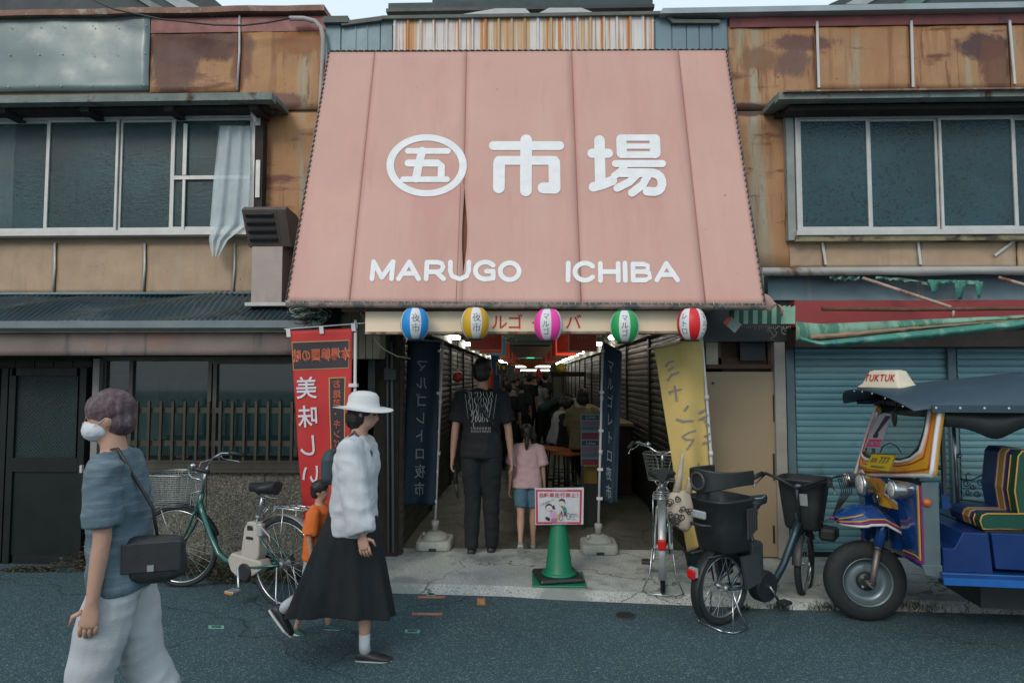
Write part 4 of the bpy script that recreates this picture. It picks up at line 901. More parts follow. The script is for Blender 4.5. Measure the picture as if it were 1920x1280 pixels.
# yellow banner leaning
Yy = 5.45
yb_ = V((P(1338, 1040, Yy).x, Yy, 0)); yf = thing('banner_flag', 'yellow banner with grey handwriting leaning beside the beige door', 'banner', yb_, 'tall nobori banners around the entrance')
tp = P(1314, 612, Yy); pole(yf, [yb_ + V((0, 0, .02)), P(1333, 850, Yy), P(1323, 720, Yy), tp], [.015, .013, .011, .010], [P(1333, 850, Yy), P(1325, 745, Yy)])
mb = MB(); mb.tube([P(1213, 655, Yy - .02), P(1260, 638, Yy - .02), P(1318, 616, Yy - .02)], .006, 5); mb.build('cross_rod', pvc, yf)
fy = clothfn(P(1226, 654, Yy - .02), P(1316, 630, Yy - .02), P(1338, 1000, Yy - .02), P(1290, 1036, Yy - .02), .03, 2.4, 3)
ylm = M('yellow_cloth', (.54, .40, .14), .75, 0, .15, 1.6, .15, 60, over=[('n', (.32, .29, .11), 2, (1, 1, .4), .55, .7)])
mb = MB(); mb.grid(fy, 24, 60, True, (0, .002, 0)); yc = mb.build('cloth', ylm, yf)
gry = plain('grey_handwriting', (.22, .215, .21), .8)
def fyp(x, y, q=0):
    v = (y - 642) / 380; xl = 1226 + (1290 - 1226) * v; xr_ = 1316 + (1338 - 1316) * v
    return fy((x - xl) / (xr_ - xl), (y - 642 + (1 - (x - xl) / (xr_ - xl)) * -10) / 375, .006 + .0004 * q)
def yz(l): return [([(1200 + x / 4.923, 600 + y / 4.923) for x, y in pts], w_ / 4.923) for pts, w_ in l]
mb = MB(); strokes(mb, yz([([(245, 430), (275, 398), (315, 396)], 18), ([(270, 470), (312, 452)], 18), ([(265, 556), (300, 515), (355, 505)], 20), ([(285, 665), (330, 662), (380, 662)], 14), ([(325, 625), (335, 700), (342, 755)], 18), ([(275, 665), (290, 690)], 12),
     ([(410, 858), (436, 828)], 20), ([(345, 925), (400, 955), (480, 968)], 20), ([(390, 1085), (440, 1065), (510, 1065)], 14), ([(388, 1085), (420, 1120), (490, 1140)], 14), ([(490, 1138), (460, 1175), (430, 1205)], 16),
     ([(548, 915), (605, 900)], 20), ([(548, 975), (625, 955)], 16), ([(585, 970), (610, 1020), (635, 1055)], 16), ([(600, 1145), (640, 1132)], 16), ([(590, 1205), (640, 1200)], 20)]), fyp)
strokes(mb, [([(1290, 900), (1310, 880)], 4), ([(1295, 935), (1325, 925)], 4), ([(1310, 915), (1318, 960)], 4)], fyp); mb.build('characters', gry, yc)

# ================================================================ traffic cone with its board
cc = G(1048, 1086, 0); cc.z = 0
cn = thing('traffic_cone', 'green traffic cone on a black rubber base in the middle of the entrance', 'cone', cc)
grn = M('green_plastic', (.005, .17, .085), .45, 0, .1, 5, .06, 40, over=[('n', (.01, .10, .06), 7, (1, 1, .4), .6, .72)])
mb = MB(); mb.bbox(cc + V((-.215, -.20, .001)), cc + V((.205, .17, .014)), .006); mb.build('green_base', grn, cn)
mb = MB(); Rm = Matrix.Translation(cc) @ Matrix.Rotation(R(12), 4, 'Z'); q = MB(Rm); q.bbox((-.19, -.17, .014), (.17, .17, .05), .02); q.build('rubber_base', blackm, cn)
mb = MB(); mb.lathe([(.14, .05), (.142, .062), (.115, .068), (.108, .08), (.058, .50), (.040, .62), (.038, .63)], cc, 36); mb.build('cone_body', grn, cn)
sg = thing('warning_board', 'white board with red border reading 自転車走行禁止！ set on the green cone', 'sign', V((cc.x, cc.y - .03, P(1048, 983, cc.y).z)))
Ysg = cc.y - .075
def sq(px, py, off=0.): return P(px, py, Ysg - off)
sm_ = Ysg
def spx(x, y, off): return P(995 + x / 15.055, 905 + y / 15.059, Ysg - off)
wb_ = plain('board_white', (.48, .50, .53), .5); brd = plain('board_red', (.42, .035, .07), .5)
mb = MB(); mb.slab([spx(118, 150, 0), spx(1500, 130, 0), spx(1485, 1165, 0), spx(130, 1180, 0)], (0, .012, 0)); b0 = mb.build('board', wb_, sg)
mb = MB(); O = [(140, 185), (1450, 190), (1425, 1155), (150, 1155)]; I = [(195, 240), (1390, 245), (1375, 1100), (210, 1098)]
mb.add([spx(x, y, .002) for x, y in O + I], [(k, (k + 1) % 4, 4 + (k + 1) % 4, 4 + k) for k in range(4)]); mb.build('border', brd, b0)
def st(s_, cx, cy, h, mat, bold=0., ang=0., off=.003, step=1.):
    mb = MB(); ca, sa = math.cos(R(ang)), math.sin(R(ang)); text(mb, s_, lambda u, v: spx(cx + (u * ca - v * sa), cy - (u * sa + v * ca), off), h, bold=bold, wide=step); mb.build('writing', mat, b0)
dgr = plain('board_dark_ink', (.04, .10, .13), .6)
st('自転車走行禁止！', 790, 345, 125, brd, .02, 0, .003, 1.04); st('大変危険です！', 480, 545, 62, dgr, 0, 22); st('自転車は', 1225, 885, 46, dgr, .01); st('必ず降りて', 1235, 955, 46, dgr, .01); st('下さい。', 1215, 1025, 46, dgr, .01)
st('丸五市場自転車走行禁止', 820, 210, 34, wb_, .01, 0, .004); st('丸五市場自転車走行禁止', 830, 1130, 34, wb_, .01, 0, .004)
def shp(pts, mat, nm='picture', off=.003): mb = MB(); mb.add([spx(x, y, off) for x, y in pts], [tuple(range(len(pts)))]); mb.build(nm, mat, b0)
hair_ = plain('print_black', (.015, .02, .025)); skn = plain('print_skin', (.50, .46, .44)); pk = plain('print_pink', (.50, .30, .44)); mv = plain('print_mauve', (.36, .14, .30)); gn = plain('print_green', (.03, .22, .15)); ye = plain('print_yellow', (.45, .40, .08)); rd = plain('print_red', (.30, .02, .04))
shp(arc(520, 690, 108, 108, 0, 360, 24)[:-1], hair_); shp(arc(520, 715, 92, 82, 0, 360, 24)[:-1], skn, off=.0036); shp([(640, 620), (690, 640), (660, 670), (700, 710), (660, 760), (620, 700)], hair_); shp(arc(562, 790, 30, 18, 0, 360, 12)[:-1], rd, off=.0042)
shp([(600, 780), (690, 790), (740, 900), (745, 1090), (570, 1090), (590, 980), (520, 900)], pk); shp([(590, 1000), (745, 990), (748, 1094), (570, 1094)], mv, off=.0036); shp([(410, 980), (450, 950), (550, 990), (540, 1070), (500, 1075), (410, 1010)], hair_, off=.0036)
shp(arc(878, 560, 98, 110, 0, 360, 24)[:-1], skn, off=.0033); shp([(785, 500), (830, 455), (900, 440), (960, 470), (980, 560), (970, 590), (950, 530), (870, 500), (800, 520)], hair_, off=.0038); shp(arc(882, 662, 36, 20, 0, 360, 12)[:-1], rd, off=.0042)
shp([(880, 690), (960, 665), (1010, 710), (1025, 830), (920, 800)], gn); shp([(920, 810), (1020, 800), (1000, 900), (960, 950)], plain('print_navy', (.02, .07, .12))); shp([(735, 890), (810, 890), (820, 1040), (760, 1050)], ye, off=.0028)
mb = MB()
for cx, cy, rx, ry in ((855, 960, 52, 100), (1060, 940, 48, 85)):
    o_ = arc(cx, cy, rx + 9, ry + 9, 0, 360, 28)[:-1]; i_ = arc(cx, cy, rx - 5, ry - 5, 0, 360, 28)[:-1]; n = len(o_); mb.add([spx(*p, .0046) for p in o_ + i_], [(k, (k + 1) % n, n + (k + 1) % n, n + k) for k in range(n)])
mb.build('picture', hair_, b0)
mb = MB(); strokes(mb, [([(865, 790), (900, 920)], 26), ([(860, 800), (850, 960)], 18), ([(900, 915), (1050, 930)], 18)], lambda x, y, q: spx(x, y, .005 + q * .0002)); mb.build('picture', rd, b0)

# ================================================================ things on the road
def tape(label, x0, y0, x1, y1, mat, name='tape_mark', inner=None):
    q = [G(x, y, -K + .003) for x, y in ((x0, y0), (x1, y0), (x1, y1), (x0, y1))]; c = sum(q, V((0, 0, 0))) / 4
    th = thing(name, label, 'tape', V((c.x, c.y, -K)), 'paper tape marks stuck on the asphalt'); mb = MB(); mb.slab(q, (0, 0, .0015)); p = mb.build('tape_strip', mat, th)
    if inner: mb = MB(); mb.slab([c + (a - c) * .62 + V((0, 0, .002)) for a in q], (0, 0, .001)); mb.build('printed_face', inner, th)
orn = M('orange_tape', (.42, .15, .08), .7, 0, .3, 20, .1); grt = M('green_tape', (.16, .40, .30), .7, 0, .3, 20, .1); tpn = M('tape_print', (.30, .22, .16), .7, 0, .5, 60, .1)
tape('long orange tape strip by the pavement edge left of the cone', 784, 1117, 835, 1121, orn, inner=tpn); tape('short orange and yellow tape square on the asphalt', 894, 1121, 910, 1134, orn, inner=M('yellow_print', (.40, .26, .08), .7, 0, .5, 60)); tape('long orange tape strip lying furthest from the pavement', 773, 1148, 829, 1153, orn, inner=tpn)
tape('small green tape piece on the pavement edge', 800, 1110, 817, 1116, grt, inner=blk); tape('green tape piece near the black shoe of the hat wearer', 759, 1180, 787, 1186, grt, inner=asph); tape('green tape piece near the white trousers', 391, 1172, 420, 1178, grt, inner=asph)
dc = G(1173, 1154, -K); th = thing('drain_cover', 'small round dark drain cover in the asphalt', 'cover', dc)
mb = MB(); mb.lathe([(.072, .001), (.072, .006), (.064, .006), (.062, .003)], dc, 28); mb.build('rim', M('iron', (.05, .055, .055), .7, .3), th); mb = MB(); mb.lathe([(.061, .001), (.061, .005)], dc, 28)
for k in range(5): mb.box(dc + V((-.04, -.05 + k * .024, .005)), dc + V((.04, -.045 + k * .024, .007)))
mb.build('lid', M('iron_dark', (.025, .03, .03), .7, .3), th)

# ================================================================ weeds and grass
def leaves(name, label, cat, mats, spots, n, size, up=.5, seed=1):
    rr = random.Random(seed); mb = MB()
    mi = []
    for _ in range(n):
        (x, y, rx, ry, h) = rr.choice(spots); a = rr.uniform(0, 6.28); q = math.sqrt(rr.random()); X = x + rx * q * math.cos(a); Yp = y + ry * q * math.sin(a)
        z = -K + h * (1 - q * q) * rr.random() ** .7 + .004; s_ = size * rr.uniform(.5, 1.3); b = rr.uniform(0, 6.28); t = rr.uniform(-.9, .9)
        d = V((math.cos(b), math.sin(b), up * rr.uniform(-.3, 1))).normalized(); e_ = V((-math.sin(b), math.cos(b), t)).normalized()
        p = V((X, Yp, z)); mb.add([p - d * s_, p + e_ * s_ * .45, p + d * s_, p - e_ * s_ * .45], [(0, 1, 2, 3)]); mi.append(rr.randrange(len(mats)))
    o = mb.build(name, mats, None); o.data.polygons.foreach_set('material_index', mi[:len(o.data.polygons)]); return stuff(o, label, cat)
lf = [M('leaf_a', (.035, .05, .028), .7), M('leaf_b', (.055, .065, .035), .7), M('leaf_c', (.07, .05, .03), .7), M('leaf_d', (.022, .035, .025), .7), M('leaf_e', (.10, .075, .05), .8)]
sp = []
for i in range(16):
    x = -3.0 + i * .095; sp.append((x, 5.60 - (.22 if 3 < i else .05) + .05 * math.sin(i * 2), .14, .16, .13 + .05 * math.sin(i * 1.7)))
leaves('ground_cover', 'low creeping weeds along the foot of the aggregate wall behind the green bicycle', 'weeds', lf, sp, 9000, .014, .5, 3)
leaves('ground_cover', 'dead leaves and small weeds in the corner below the dark sliding doors', 'weeds', lf[2:] + lf[:1], [(-4.02, 5.56, .22, .10, .12), (-3.86, 5.6, .12, .1, .3), (-4.35, 5.52, .25, .06, .04)], 1600, .014, .6, 5)
def tuft(name, label, spots, n, seed):
    rr = random.Random(seed); mb = MB()
    for _ in range(n):
        x, y, r_, h = rr.choice(spots); a = rr.uniform(0, 6.28); q = rr.random() * r_; p = V((x + q * math.cos(a), y + q * .4 * math.sin(a), -K)); L_ = h * rr.uniform(.4, 1); b = rr.uniform(0, 6.28); d = V((math.cos(b), math.sin(b), 0)); s_ = V((-d.y, d.x, 0)) * .0025
        mb.add([p - s_, p + s_, p + d * L_ * .25 + V((0, 0, L_ * .6)) + s_ * .7, p + d * L_ * .25 + V((0, 0, L_ * .6)) - s_ * .7, p + d * L_ * .6 + V((0, 0, L_ * .85))], [(0, 1, 2, 3), (3, 2, 4)])
    return stuff(mb.build(name, lf[:2], None), label, 'grass')
gs = [(G(px, py, -K).x, G(px, py, -K).y, r_, h) for px, py, r_, h in ((1395, 1143, .12, .05), (1460, 1142, .10, .06), (1545, 1142, .14, .07), (1690, 1140, .25, .10), (1720, 1142, .18, .08), (1770, 1142, .3, .05), (1900, 1146, .3, .04))]
tuft('grass', 'grass tufts in the joint between pavement and asphalt by the tuk tuk', gs, 900, 4)
leaves('litter', 'dry leaves and twigs under the yellow banner', 'litter', lf[1:], [(1.62, 5.62, .14, .14, .07), (1.8, 5.7, .2, .1, .05), (1.25, 5.4, .12, .1, .03)], 700, .012, .6, 9)

# cables: bundle on the roof, sagging cable, conduit
cb = thing('cable_bundle', 'tangled bundle of old cables on the end of the corrugated roof', 'cables', P(580, 600, 5.3)); rr = random.Random(3)
for m_, n_ in ((M('cable_grey', (.30, .40, .35), .7), 12), (M('cable_black', (.03, .035, .035), .6), 6), (M('cable_brown', (.12, .075, .05), .7), 4)):
    for k in range(n_):
        cx, cy = rr.uniform(560, 605), rr.uniform(580, 598); rx, ry = rr.uniform(10, 34), rr.uniform(4, 13); a0 = rr.uniform(0, 360); sp_ = rr.uniform(160, 420)
        mb = MB(); mb.tube([P(cx + rx * math.cos(R(a0 + sp_ * i / 16)), cy + ry * math.sin(R(a0 + sp_ * i / 16)), 5.22 - .10 * rr.random() + .05 * math.sin(i)) for i in range(17)], rr.uniform(.003, .005), 4); mb.build('cable', m_, cb)
mb = MB()
for x in (572, 586, 600): mb.tube([P(x, 596, 5.15), P(x - 3, 607, 5.1), P(x + 2, 618, 5.1)], .003, 4)
mb.build('cable_end', blackm, cb)
mb = MB(); pts = [(160, -6), (215, 18), (300, 36), (400, 47), (455, 48), (500, 43), (543, 35)]; mb.tube([P(x, y, 5.75) for x, y in pts], .009, 6); tag(mb.build('overhead_cable', M('cable_black', (.03, .03, .03)), None), 'thick black cable sagging across the top of the left wall', 'cable')
mb = MB(); mb.tube([P(x, y, 5.80) for x, y in ((543, 35), (570, 35), (590, 40), (602, 52), (606, 72), (605, 110), (601, 200), (597, 260))], .022, 10); cdt = mb.build('conduit_pipe', M('pvc_grey', (.34, .31, .31), .6, 0, .15, 5, .1), None); tag(cdt, 'bent grey conduit pipe running down beside the pink awning', 'pipe')
mb = MB(); mb.tube([P(x, y, 5.0) for x, y in ((668, 572), (678, 590), (690, 612), (705, 640), (720, 655), (745, 668), (770, 672))], .005, 5); tag(mb.build('thin_cable', M('cable_olive', (.10, .10, .06), .7), None), 'thin cable dropping from the awning corner in front of the cream box', 'cable')

# curtain blown out of the window
ct = M('sheer_curtain', (.70, .80, .84), .8, 0, .15, 3, .2, alpha=.40)
def cur(u, v):
    l = [(412, 236), (401, 330), (394, 420), (392, 452), (398, 482)]; r_ = [(469, 236), (469, 330), (464, 420), (427, 450), (408, 484)]
    q = v * 4; i = min(3, int(q)); f = q - i; a = V((*l[i], 0)).lerp(V((*l[i + 1], 0)), f); b = V((*r_[i], 0)).lerp(V((*r_[i + 1], 0)), f); p = a.lerp(b, u)
    return P(p.x, p.y, 5.80 - .05 * v + .018 * math.sin(u * 16 + v * 2) )
mb = MB(); mb.grid(cur, 30, 24, True, (0, .003, 0)); tag(mb.build('curtain', ct, None), 'sheer white curtain blown out over the sill of the upper left window', 'curtain')
mb = MB(); mb.tube([P(472, 208, 5.72), P(474, 216, 5.72), P(479, 226, 5.72), P(476, 232, 5.72)], [.012, .02, .014, .006], 7); tag(mb.build('tied_rag', plain('rag_white', (.5, .5, .5)), None), 'white rag tied at the corner of the upper left window hood', 'rag')

# roofs behind
def back_roof(label, polys, Y, x0, x1):
    th = thing('roof_behind', label, 'roof', V((x0, Y, 2)))
    for k, (pts, m_) in enumerate(polys): mb = MB(); mb.slab([P(x, y, Y - .02 * k) for x, y in pts], (0, .8 if k == 0 else .01, 0)); mb.build(('roof_slope' if k == 0 else 'roof_strip'), m_, th)
    return th
lgt = M('pale_roof_strip', (.30, .34, .36), .6); dkr = M('dark_roof', (.04, .055, .06), .7, 0, .3, 2, .2)
back_roof('dark neighbouring roof with pale strips behind the left building', [([(-200, -60), (330, -60), (432, 24), (-200, 30)], dkr), ([(275, -20), (305, -20), (392, 22), (345, 22)], lgt), ([(225, -20), (240, -20), (325, 24), (300, 24)], M('mid_roof_strip', (.12, .15, .16), .6))], 8.2, -5, -3.5)
back_roof('striped neighbouring roof just showing behind the right building', [([(1555, 8), (1600, -12), (2100, -40), (2100, 8)], dkr), ([(1585, 8), (1620, -10), (1660, -10), (1625, 8)], lgt), ([(1690, 8), (1720, -10), (1750, -10), (1725, 8)], M('green_roof_strip', (.08, .16, .14), .6))], 8.2, 4, 8)
# ================================================================ bicycles
tyr = M('tyre_rubber', (.012, .016, .018), .75, 0, .2, 20, .3, 60); chrome = M('chrome', (.42, .46, .48), .22, .9, .1, 8, .03, 30); spk = M('spoke_steel', (.38, .42, .43), .35, .8); alu = M('dull_aluminium', (.34, .36, .36), .4, .6, .15, 9, .1)
blk2 = M('black_plastic', (.016, .019, .021), .5, 0, .2, 9, .12); skinny = .006
def torus(mb, c, r, t, n=48, k=8, T=None, flat=1.):
    rings = []
    for i in range(n + 1):
        a = 2 * math.pi * i / n; ring = []
        for j in range(k):
            b = 2 * math.pi * j / k; rr_ = r + t * math.cos(b); q = V((rr_ * math.cos(a), t * flat * math.sin(b), rr_ * math.sin(a)))
            ring.append(V(c) + ((T @ q) if T is not None else q))
        rings.append(ring)
    return mb.rings(rings, True, False)
def wheel(par, c, r, tw=.018, T=None, name='wheel', rim=.0, sp_n=28, seed=0):
    c = V(c); TT = T if T is not None else Matrix.Identity(3)
    mb = MB(); mb.lathe([(.010, -.05), (.022, -.04), (.022, -.03), (.013, -.025), (.013, .025), (.022, .03), (.022, .04), (.01, .05)], (0, 0, 0), 14, 'y'); mb.v = [c + TT @ p for p in mb.v]; wh = mb.build(name, alu, par)
    mb = MB(); torus(mb, c, r - tw, tw, 56, 10, TT); mb.build('tyre', tyr, wh)
    mb = MB(); torus(mb, c, r - 2 * tw - .004, .008, 56, 8, TT, 1.4); mb.build('rim', chrome, wh)
    mb = MB(); R0 = r - 2 * tw - .008
    for i in range(sp_n):
        a = 2 * math.pi * i / sp_n; off = R(62) * (1 if i % 4 < 2 else -1); s_ = .026 * (1 if i % 2 else -1)
        mb.tube([c + TT @ V((.02 * math.cos(a + off), s_, .02 * math.sin(a + off))), c + TT @ V((R0 * math.cos(a), 0, R0 * math.sin(a)))], .0014, 4, caps=False)
    mb.build('spokes', spk, wh); return wh
def mudguard(mb, c, r, a0, a1, wd=.026, T=None, n=26):
    TT = T if T is not None else Matrix.Identity(3); rings = []
    for i in range(n + 1):
        a = R(a0 + (a1 - a0) * i / n); ring = []
        for j in range(7):
            b = R(-80 + 160 * j / 6); ring.append(V(c) + TT @ V(((r + .010 * math.cos(b)) * math.cos(a), wd * math.sin(b), (r + .010 * math.cos(b)) * math.sin(a))))
        rings.append(ring)
    return mb.rings(rings, False, False)
def wbasket(par, c, lx, ly, z0, z1, shrink, mat, round_=.3, nring=9, nv=30, rot=0., name='basket'):
    def ring(k, z, n=40):
        out = []
        for i in range(n):
            a = 2 * math.pi * i / n; ca, sa = math.cos(a), math.sin(a); e_ = 2 / (2 + 2 * (1 - round_)); x = lx * k * abs(ca) ** e_ * (1 if ca > 0 else -1); y = ly * k * abs(sa) ** e_ * (1 if sa > 0 else -1)
            out.append(V(c) + V((x * math.cos(rot) - y * math.sin(rot), x * math.sin(rot) + y * math.cos(rot), z)))
        return out
    mb = MB(); mb.tube(ring(1, z1), .0055, 6, True); b = mb.build(name, mat, par)
    mb = MB()
    for i in range(nring): t = i / nring; mb.tube(ring(shrink + (1 - shrink) * t, z0 + (z1 - z0) * t), .0019, 4, True)
    A = ring(1, z1, nv); B = ring(shrink, z0, nv)
    for p, q in zip(A, B): mb.tube([p, q], .0017, 4, caps=False)
    for k in range(nv // 2): mb.tube([B[k], B[(nv - k) % nv]], .0016, 4, caps=False)
    mb.build('wire_mesh', mat, b); return b
def saddle(par, c, mat, L_=.26, W_=.20, pitch=0., pm=None):
    mb = MB(); rings = []
    for i in range(13):
        t = i / 12; x = -L_ / 2 + L_ * t; w_ = (W_ / 2) * (math.sin(min(1, t / .35 + .25) * math.pi / 2) if t < .35 else (1 - ((t - .35) / .65) ** .75 * .80)); w_ = max(w_, .012); h = .05 * (1 - .35 * t) + .012
        ring = []
        for k in range(12):
            a = 2 * math.pi * k / 12; zz_ = math.sin(a) * h * (.55 if math.sin(a) > 0 else 1) + x * math.tan(R(pitch)); ring.append(V(c) + V((x, w_ * math.cos(a), zz_)))
        rings.append(ring)
    s = mb.rings(rings).build('saddle', mat, par)
    mb = MB()
    for y in (-.035, .035): mb.tube([V(c) + V((-.09, y * 1.5, -.055)), V(c) + V((-.09, y, -.09)), V(c) + V((0, y * .5, -.08)), V(c) + V((.08, 0, -.055))], .005, 5)
    mb.build('springs', chrome, s); return s

def city_bike(label, loc, rz, fr_m, steer, electric=True, wbk=None, bask=(.19, .17), mudm=None, seatm=None):
    b = thing('bicycle', label, 'bicycle', loc, rz=rz); r = .33; wb = 1.12; hz = r
    T = Matrix.Rotation(R(steer), 3, 'Z'); mudm = mudm or alu
    head0, head1 = V((.945, 0, .60)), V((.895, 0, .76)); ax = (head1 - head0).normalized(); T = Matrix.Rotation(R(steer), 3, ax); hub = head0 + T @ (V((wb, 0, hz)) - head0)
    def S(p): return head0 + T @ (V(p) - head0)
    mb = MB()
    if electric: mb.tube([(.925, 0, .70), (.88, 0, .60), (.78, 0, .43), (.69, 0, .315), (.60, 0, .275), (.50, 0, .265), (.42, 0, .27)], [.021, .023, .024, .024, .024, .023, .02], 12)
    else: mb.tube([(.92, 0, .70), (.75, 0, .48), (.60, 0, .34), (.45, 0, .27)], .018, 10); mb.tube([(.90, 0, .74), (.72, 0, .55), (.50, 0, .42), (.34, 0, .44)], .012, 8)
    mb.tube([head0 - ax * .01, head1], .021, 10); mb.tube([(.41, 0, .26), (.30, 0, .56), (.275, 0, .63)], .016, 10)
    for y in (-.052, .052):
        mb.tube([(.40, y * .4, .26), (.25, y, .28), (0, y * 1.1, .33)], .010, 7); mb.tube([(.295, y * .35, .58), (.17, y, .47), (0, y * 1.1, .33)], .008, 7)
    mb.build('frame', fr_m, b)
    wheel(b, (0, 0, r), r, .018, None, 'rear_wheel'); wheel(b, hub, r, .018, T, 'front_wheel')
    mb = MB()
    for y in (-.048, .048): mb.tube([S((.945, y * .5, .63)), S((.955, y, .60)), S((.985, y, .52)), S((1.03, y, .44)), S((wb - .01, y, r))], [.012, .012, .010, .009, .007], 8)
    mb.tube([S((.945, -.03, .625)), S((.945, .03, .625))], .013, 8); mb.build('fork', fr_m if electric else alu, b)
    mb = MB(); mudguard(mb, hub, r + .012, 205, 40, .026, T) if False else mudguard(mb, hub, r + .012, 40, 165, .026, T); mb.build('front_mudguard', blk2 if electric else mudm, b)
    mb = MB(); mudguard(mb, (0, 0, r), r + .014, 22, 205, .028); mb.build('rear_mudguard', mudm, b)
    # handlebar sweeping back
    mb = MB(); mb.tube([S(head1), S((.872, 0, .86)), S((.86, 0, .93))], .0125, 9)
    for sy in (-1, 1): mb.tube([S((.86, 0, .93)), S((.875, sy * .07, .955)), S((.885, sy * .15, 1.0)), S((.85, sy * .22, 1.025)), S((.76, sy * .255, 1.015)), S((.70, sy * .262, 1.0))], .011, 9)
    hb_ = mb.build('handlebar', chrome, b)
    for sy in (-1, 1):
        mb = MB(); mb.tube([S((.80, sy * .245, 1.021)), S((.76, sy * .255, 1.015)), S((.67, sy * .265, .995))], .0165, 9); mb.build('grip', blk2, hb_)
        mb = MB(); mb.tube([S((.85, sy * .21, 1.01)), S((.845, sy * .235, .975)), S((.80, sy * .27, .955)), S((.74, sy * .275, .945)), S((.72, sy * .275, .93))], .006, 6); mb.build('brake_lever', chrome, hb_)
    mb = MB(); mb.lathe([(.0, .0), (.026, .004), (.028, .014), (.018, .028), (.004, .033)], S((.875, .13, 1.0)), 16); mb.build('bell', chrome, hb_)
    mb = MB()
    for sy in (-1, 1): mb.tube([S((.86, sy * .20, 1.0)), S((.98, sy * .14, .97)), S((.99, sy * .06, .86)), S((.95, sy * .03, .70)), S((.94, sy * .02, .58))], .0035, 5)
    mb.build('brake_cable', plain('cable_silver', (.28, .30, .31), .4), hb_)
    # basket with bracket
    bc = S((1.17, 0, 0)); wbasket(b, (bc.x + .02, bc.y, 0), bask[0], bask[1], .655, .90, .74, wbk or spk, .35 if electric else .05, 14 if electric else 8, 44 if electric else 26, R(steer))
    mb = MB(); mb.tube([S((.90, 0, .78)), S((.98, 0, .76)), S((1.0, 0, .66)), S((1.2, 0, .645))], .007, 6)
    for y in (-.07, .07): mb.tube([S((1.2, y, .645)), S((wb, y * .9, r + .01))], .004, 5)
    mb.build('basket_bracket', alu, b)
    # seat
    mb = MB(); mb.tube([(.29, 0, .60), (.255, 0, .71), (.235, 0, .79)], .0125, 9); mb.build('seat_post', chrome, b)
    mb = MB(); mb.tube([(.283, -.005, .625), (.277, -.005, .645)], .021, 10); mb.tube([(.28, 0, .635), (.28, -.045, .65), (.26, -.05, .69)], .004, 5); mb.build('seat_clamp', alu, b)
    saddle(b, (.225, 0, .865), seatm or blk2, .27, .22, -3)
    # rear rack
    mb = MB()
    for y in (-.06, .06, 0): mb.tube([(-.22, y, .735), (.02, y, .735), (.16, y, .72)], .005, 6)
    mb.tube([(-.22, -.062, .735), (-.225, 0, .735), (-.22, .062, .735)], .005, 6); mb.tube([(.16, 0, .72), (.285, 0, .60)], .005, 6)
    for y in (-.065, .065): mb.tube([(-.04, y, .735), (-.005, y * 1.05, .34)], .004, 6); mb.tube([(.14, y, .722), (.22, y * .4, .62)], .004, 6)
    for x in (-.15, -.05, .06): mb.tube([(x, -.06, .737), (x, .06, .737)], .004, 5)
    mb.build('rear_rack', chrome, b)
    # crank and pedals
    mb = MB(); mb.lathe([(.085, -.058), (.088, -.052), (.085, -.046)], (.41, 0, .265), 30, 'y'); mb.build('chainwheel', blk2, b)
    crk = MB(); crk.tube([(.41, .06, .265), (.38, .075, .13), (.375, .078, .115)], .010, 7); crk.tube([(.41, -.06, .265), (.44, -.075, .41)], .010, 7); cr = crk.build('crank', chrome, b)
    for (x, y, z) in ((.375, .13, .112), (.44, -.13, .412)):
        mb = MB(); mb.bbox((x - .045, y - .04, z - .012), (x + .045, y + .04, z + .012), .006); pd = mb.build('pedal', blk2 if not electric else alu, cr)
        mb = MB(); mb.box((x - .03, y + .0402, z - .007), (x + .03, y + .043, z + .007)); mb.build('reflector', plain('amber', (.6, .2, .01), .3), pd)
    mb = MB(); mb.slab([V((.50, -.058, .31)), V((.50, -.058, .22)), V((.40, -.058, .20)), V((.0, -.058, .285)), V((-.03, -.058, .33)), V((.0, -.058, .37)), V((.40, -.058, .35))], (0, -.02, 0)); mb.build('chain_guard', blk2 if electric else alu, b)
    if electric:
        cr_m = M('cream_plastic', (.42, .39, .35), .5, 0, .08, 5, .05)
        mb = MB(); mb.slab([V((.345, -.045, .60)), V((.26, -.045, .605)), V((.215, -.045, .53)), V((.22, -.045, .36)), V((.26, -.045, .30)), V((.385, -.045, .30)), V((.405, -.045, .36)), V((.375, -.045, .55))], (0, .09, 0)); bt = mb.build('battery', cr_m, b, .012)
        mb = MB(); mb.slab([V((.335, .046, .575)), V((.285, .046, .575)), V((.275, .046, .545)), V((.335, .046, .54))], (0, .003, 0)); mb.box((.275, .046, .475), (.345, .049, .495)); mb.build('battery_label', blk2, bt)
        mb = MB(); mb.slab([V((.54, -.05, .30)), V((.50, -.05, .355)), V((.20, -.05, .33)), V((.17, -.05, .28)), V((.28, -.05, .21)), V((.42, -.05, .18)), V((.50, -.05, .22))], (0, .10, 0)); mb.build('motor_cover', cr_m, b, .012)
        mb = MB(); mb.lathe([(.062, .050), (.066, .060), (.058, .066)], (.345, 0, .235), 26, 'y'); mb.build('motor_disc', blk2, b)
    # lock and stand
    mb = MB(); mb.bbox((.19, -.05, .50), (.245, .05, .60), .015); mb.tube([(.2, .045, .58), (.11, .045, .52), (.10, .045, .47)], .007, 7); mb.build('ring_lock', plain('grey_lock', (.33, .34, .34), .4), b)
    mb = MB()
    for y in (-.075, .075): mb.tube([(0, y, .32), (-.02 if electric else .02, y * 1.3, .12), (-.12 if electric else -.05, y * 2.0, .008)], .006, 6)
    mb.tube([(-.12 if electric else -.05, -.15, .008), (-.17 if electric else -.1, -.1, .008), (-.17 if electric else -.1, .1, .008), (-.12 if electric else -.05, .15, .008)], .006, 6)
    mb.build('stand', chrome, b)
    mb = MB(); mb.bbox((-.37, -.03, .40), (-.345, .03, .475), .012); mb.build('rear_reflector', plain('red_reflector', (.5, .01, .01), .25), b)
    return b
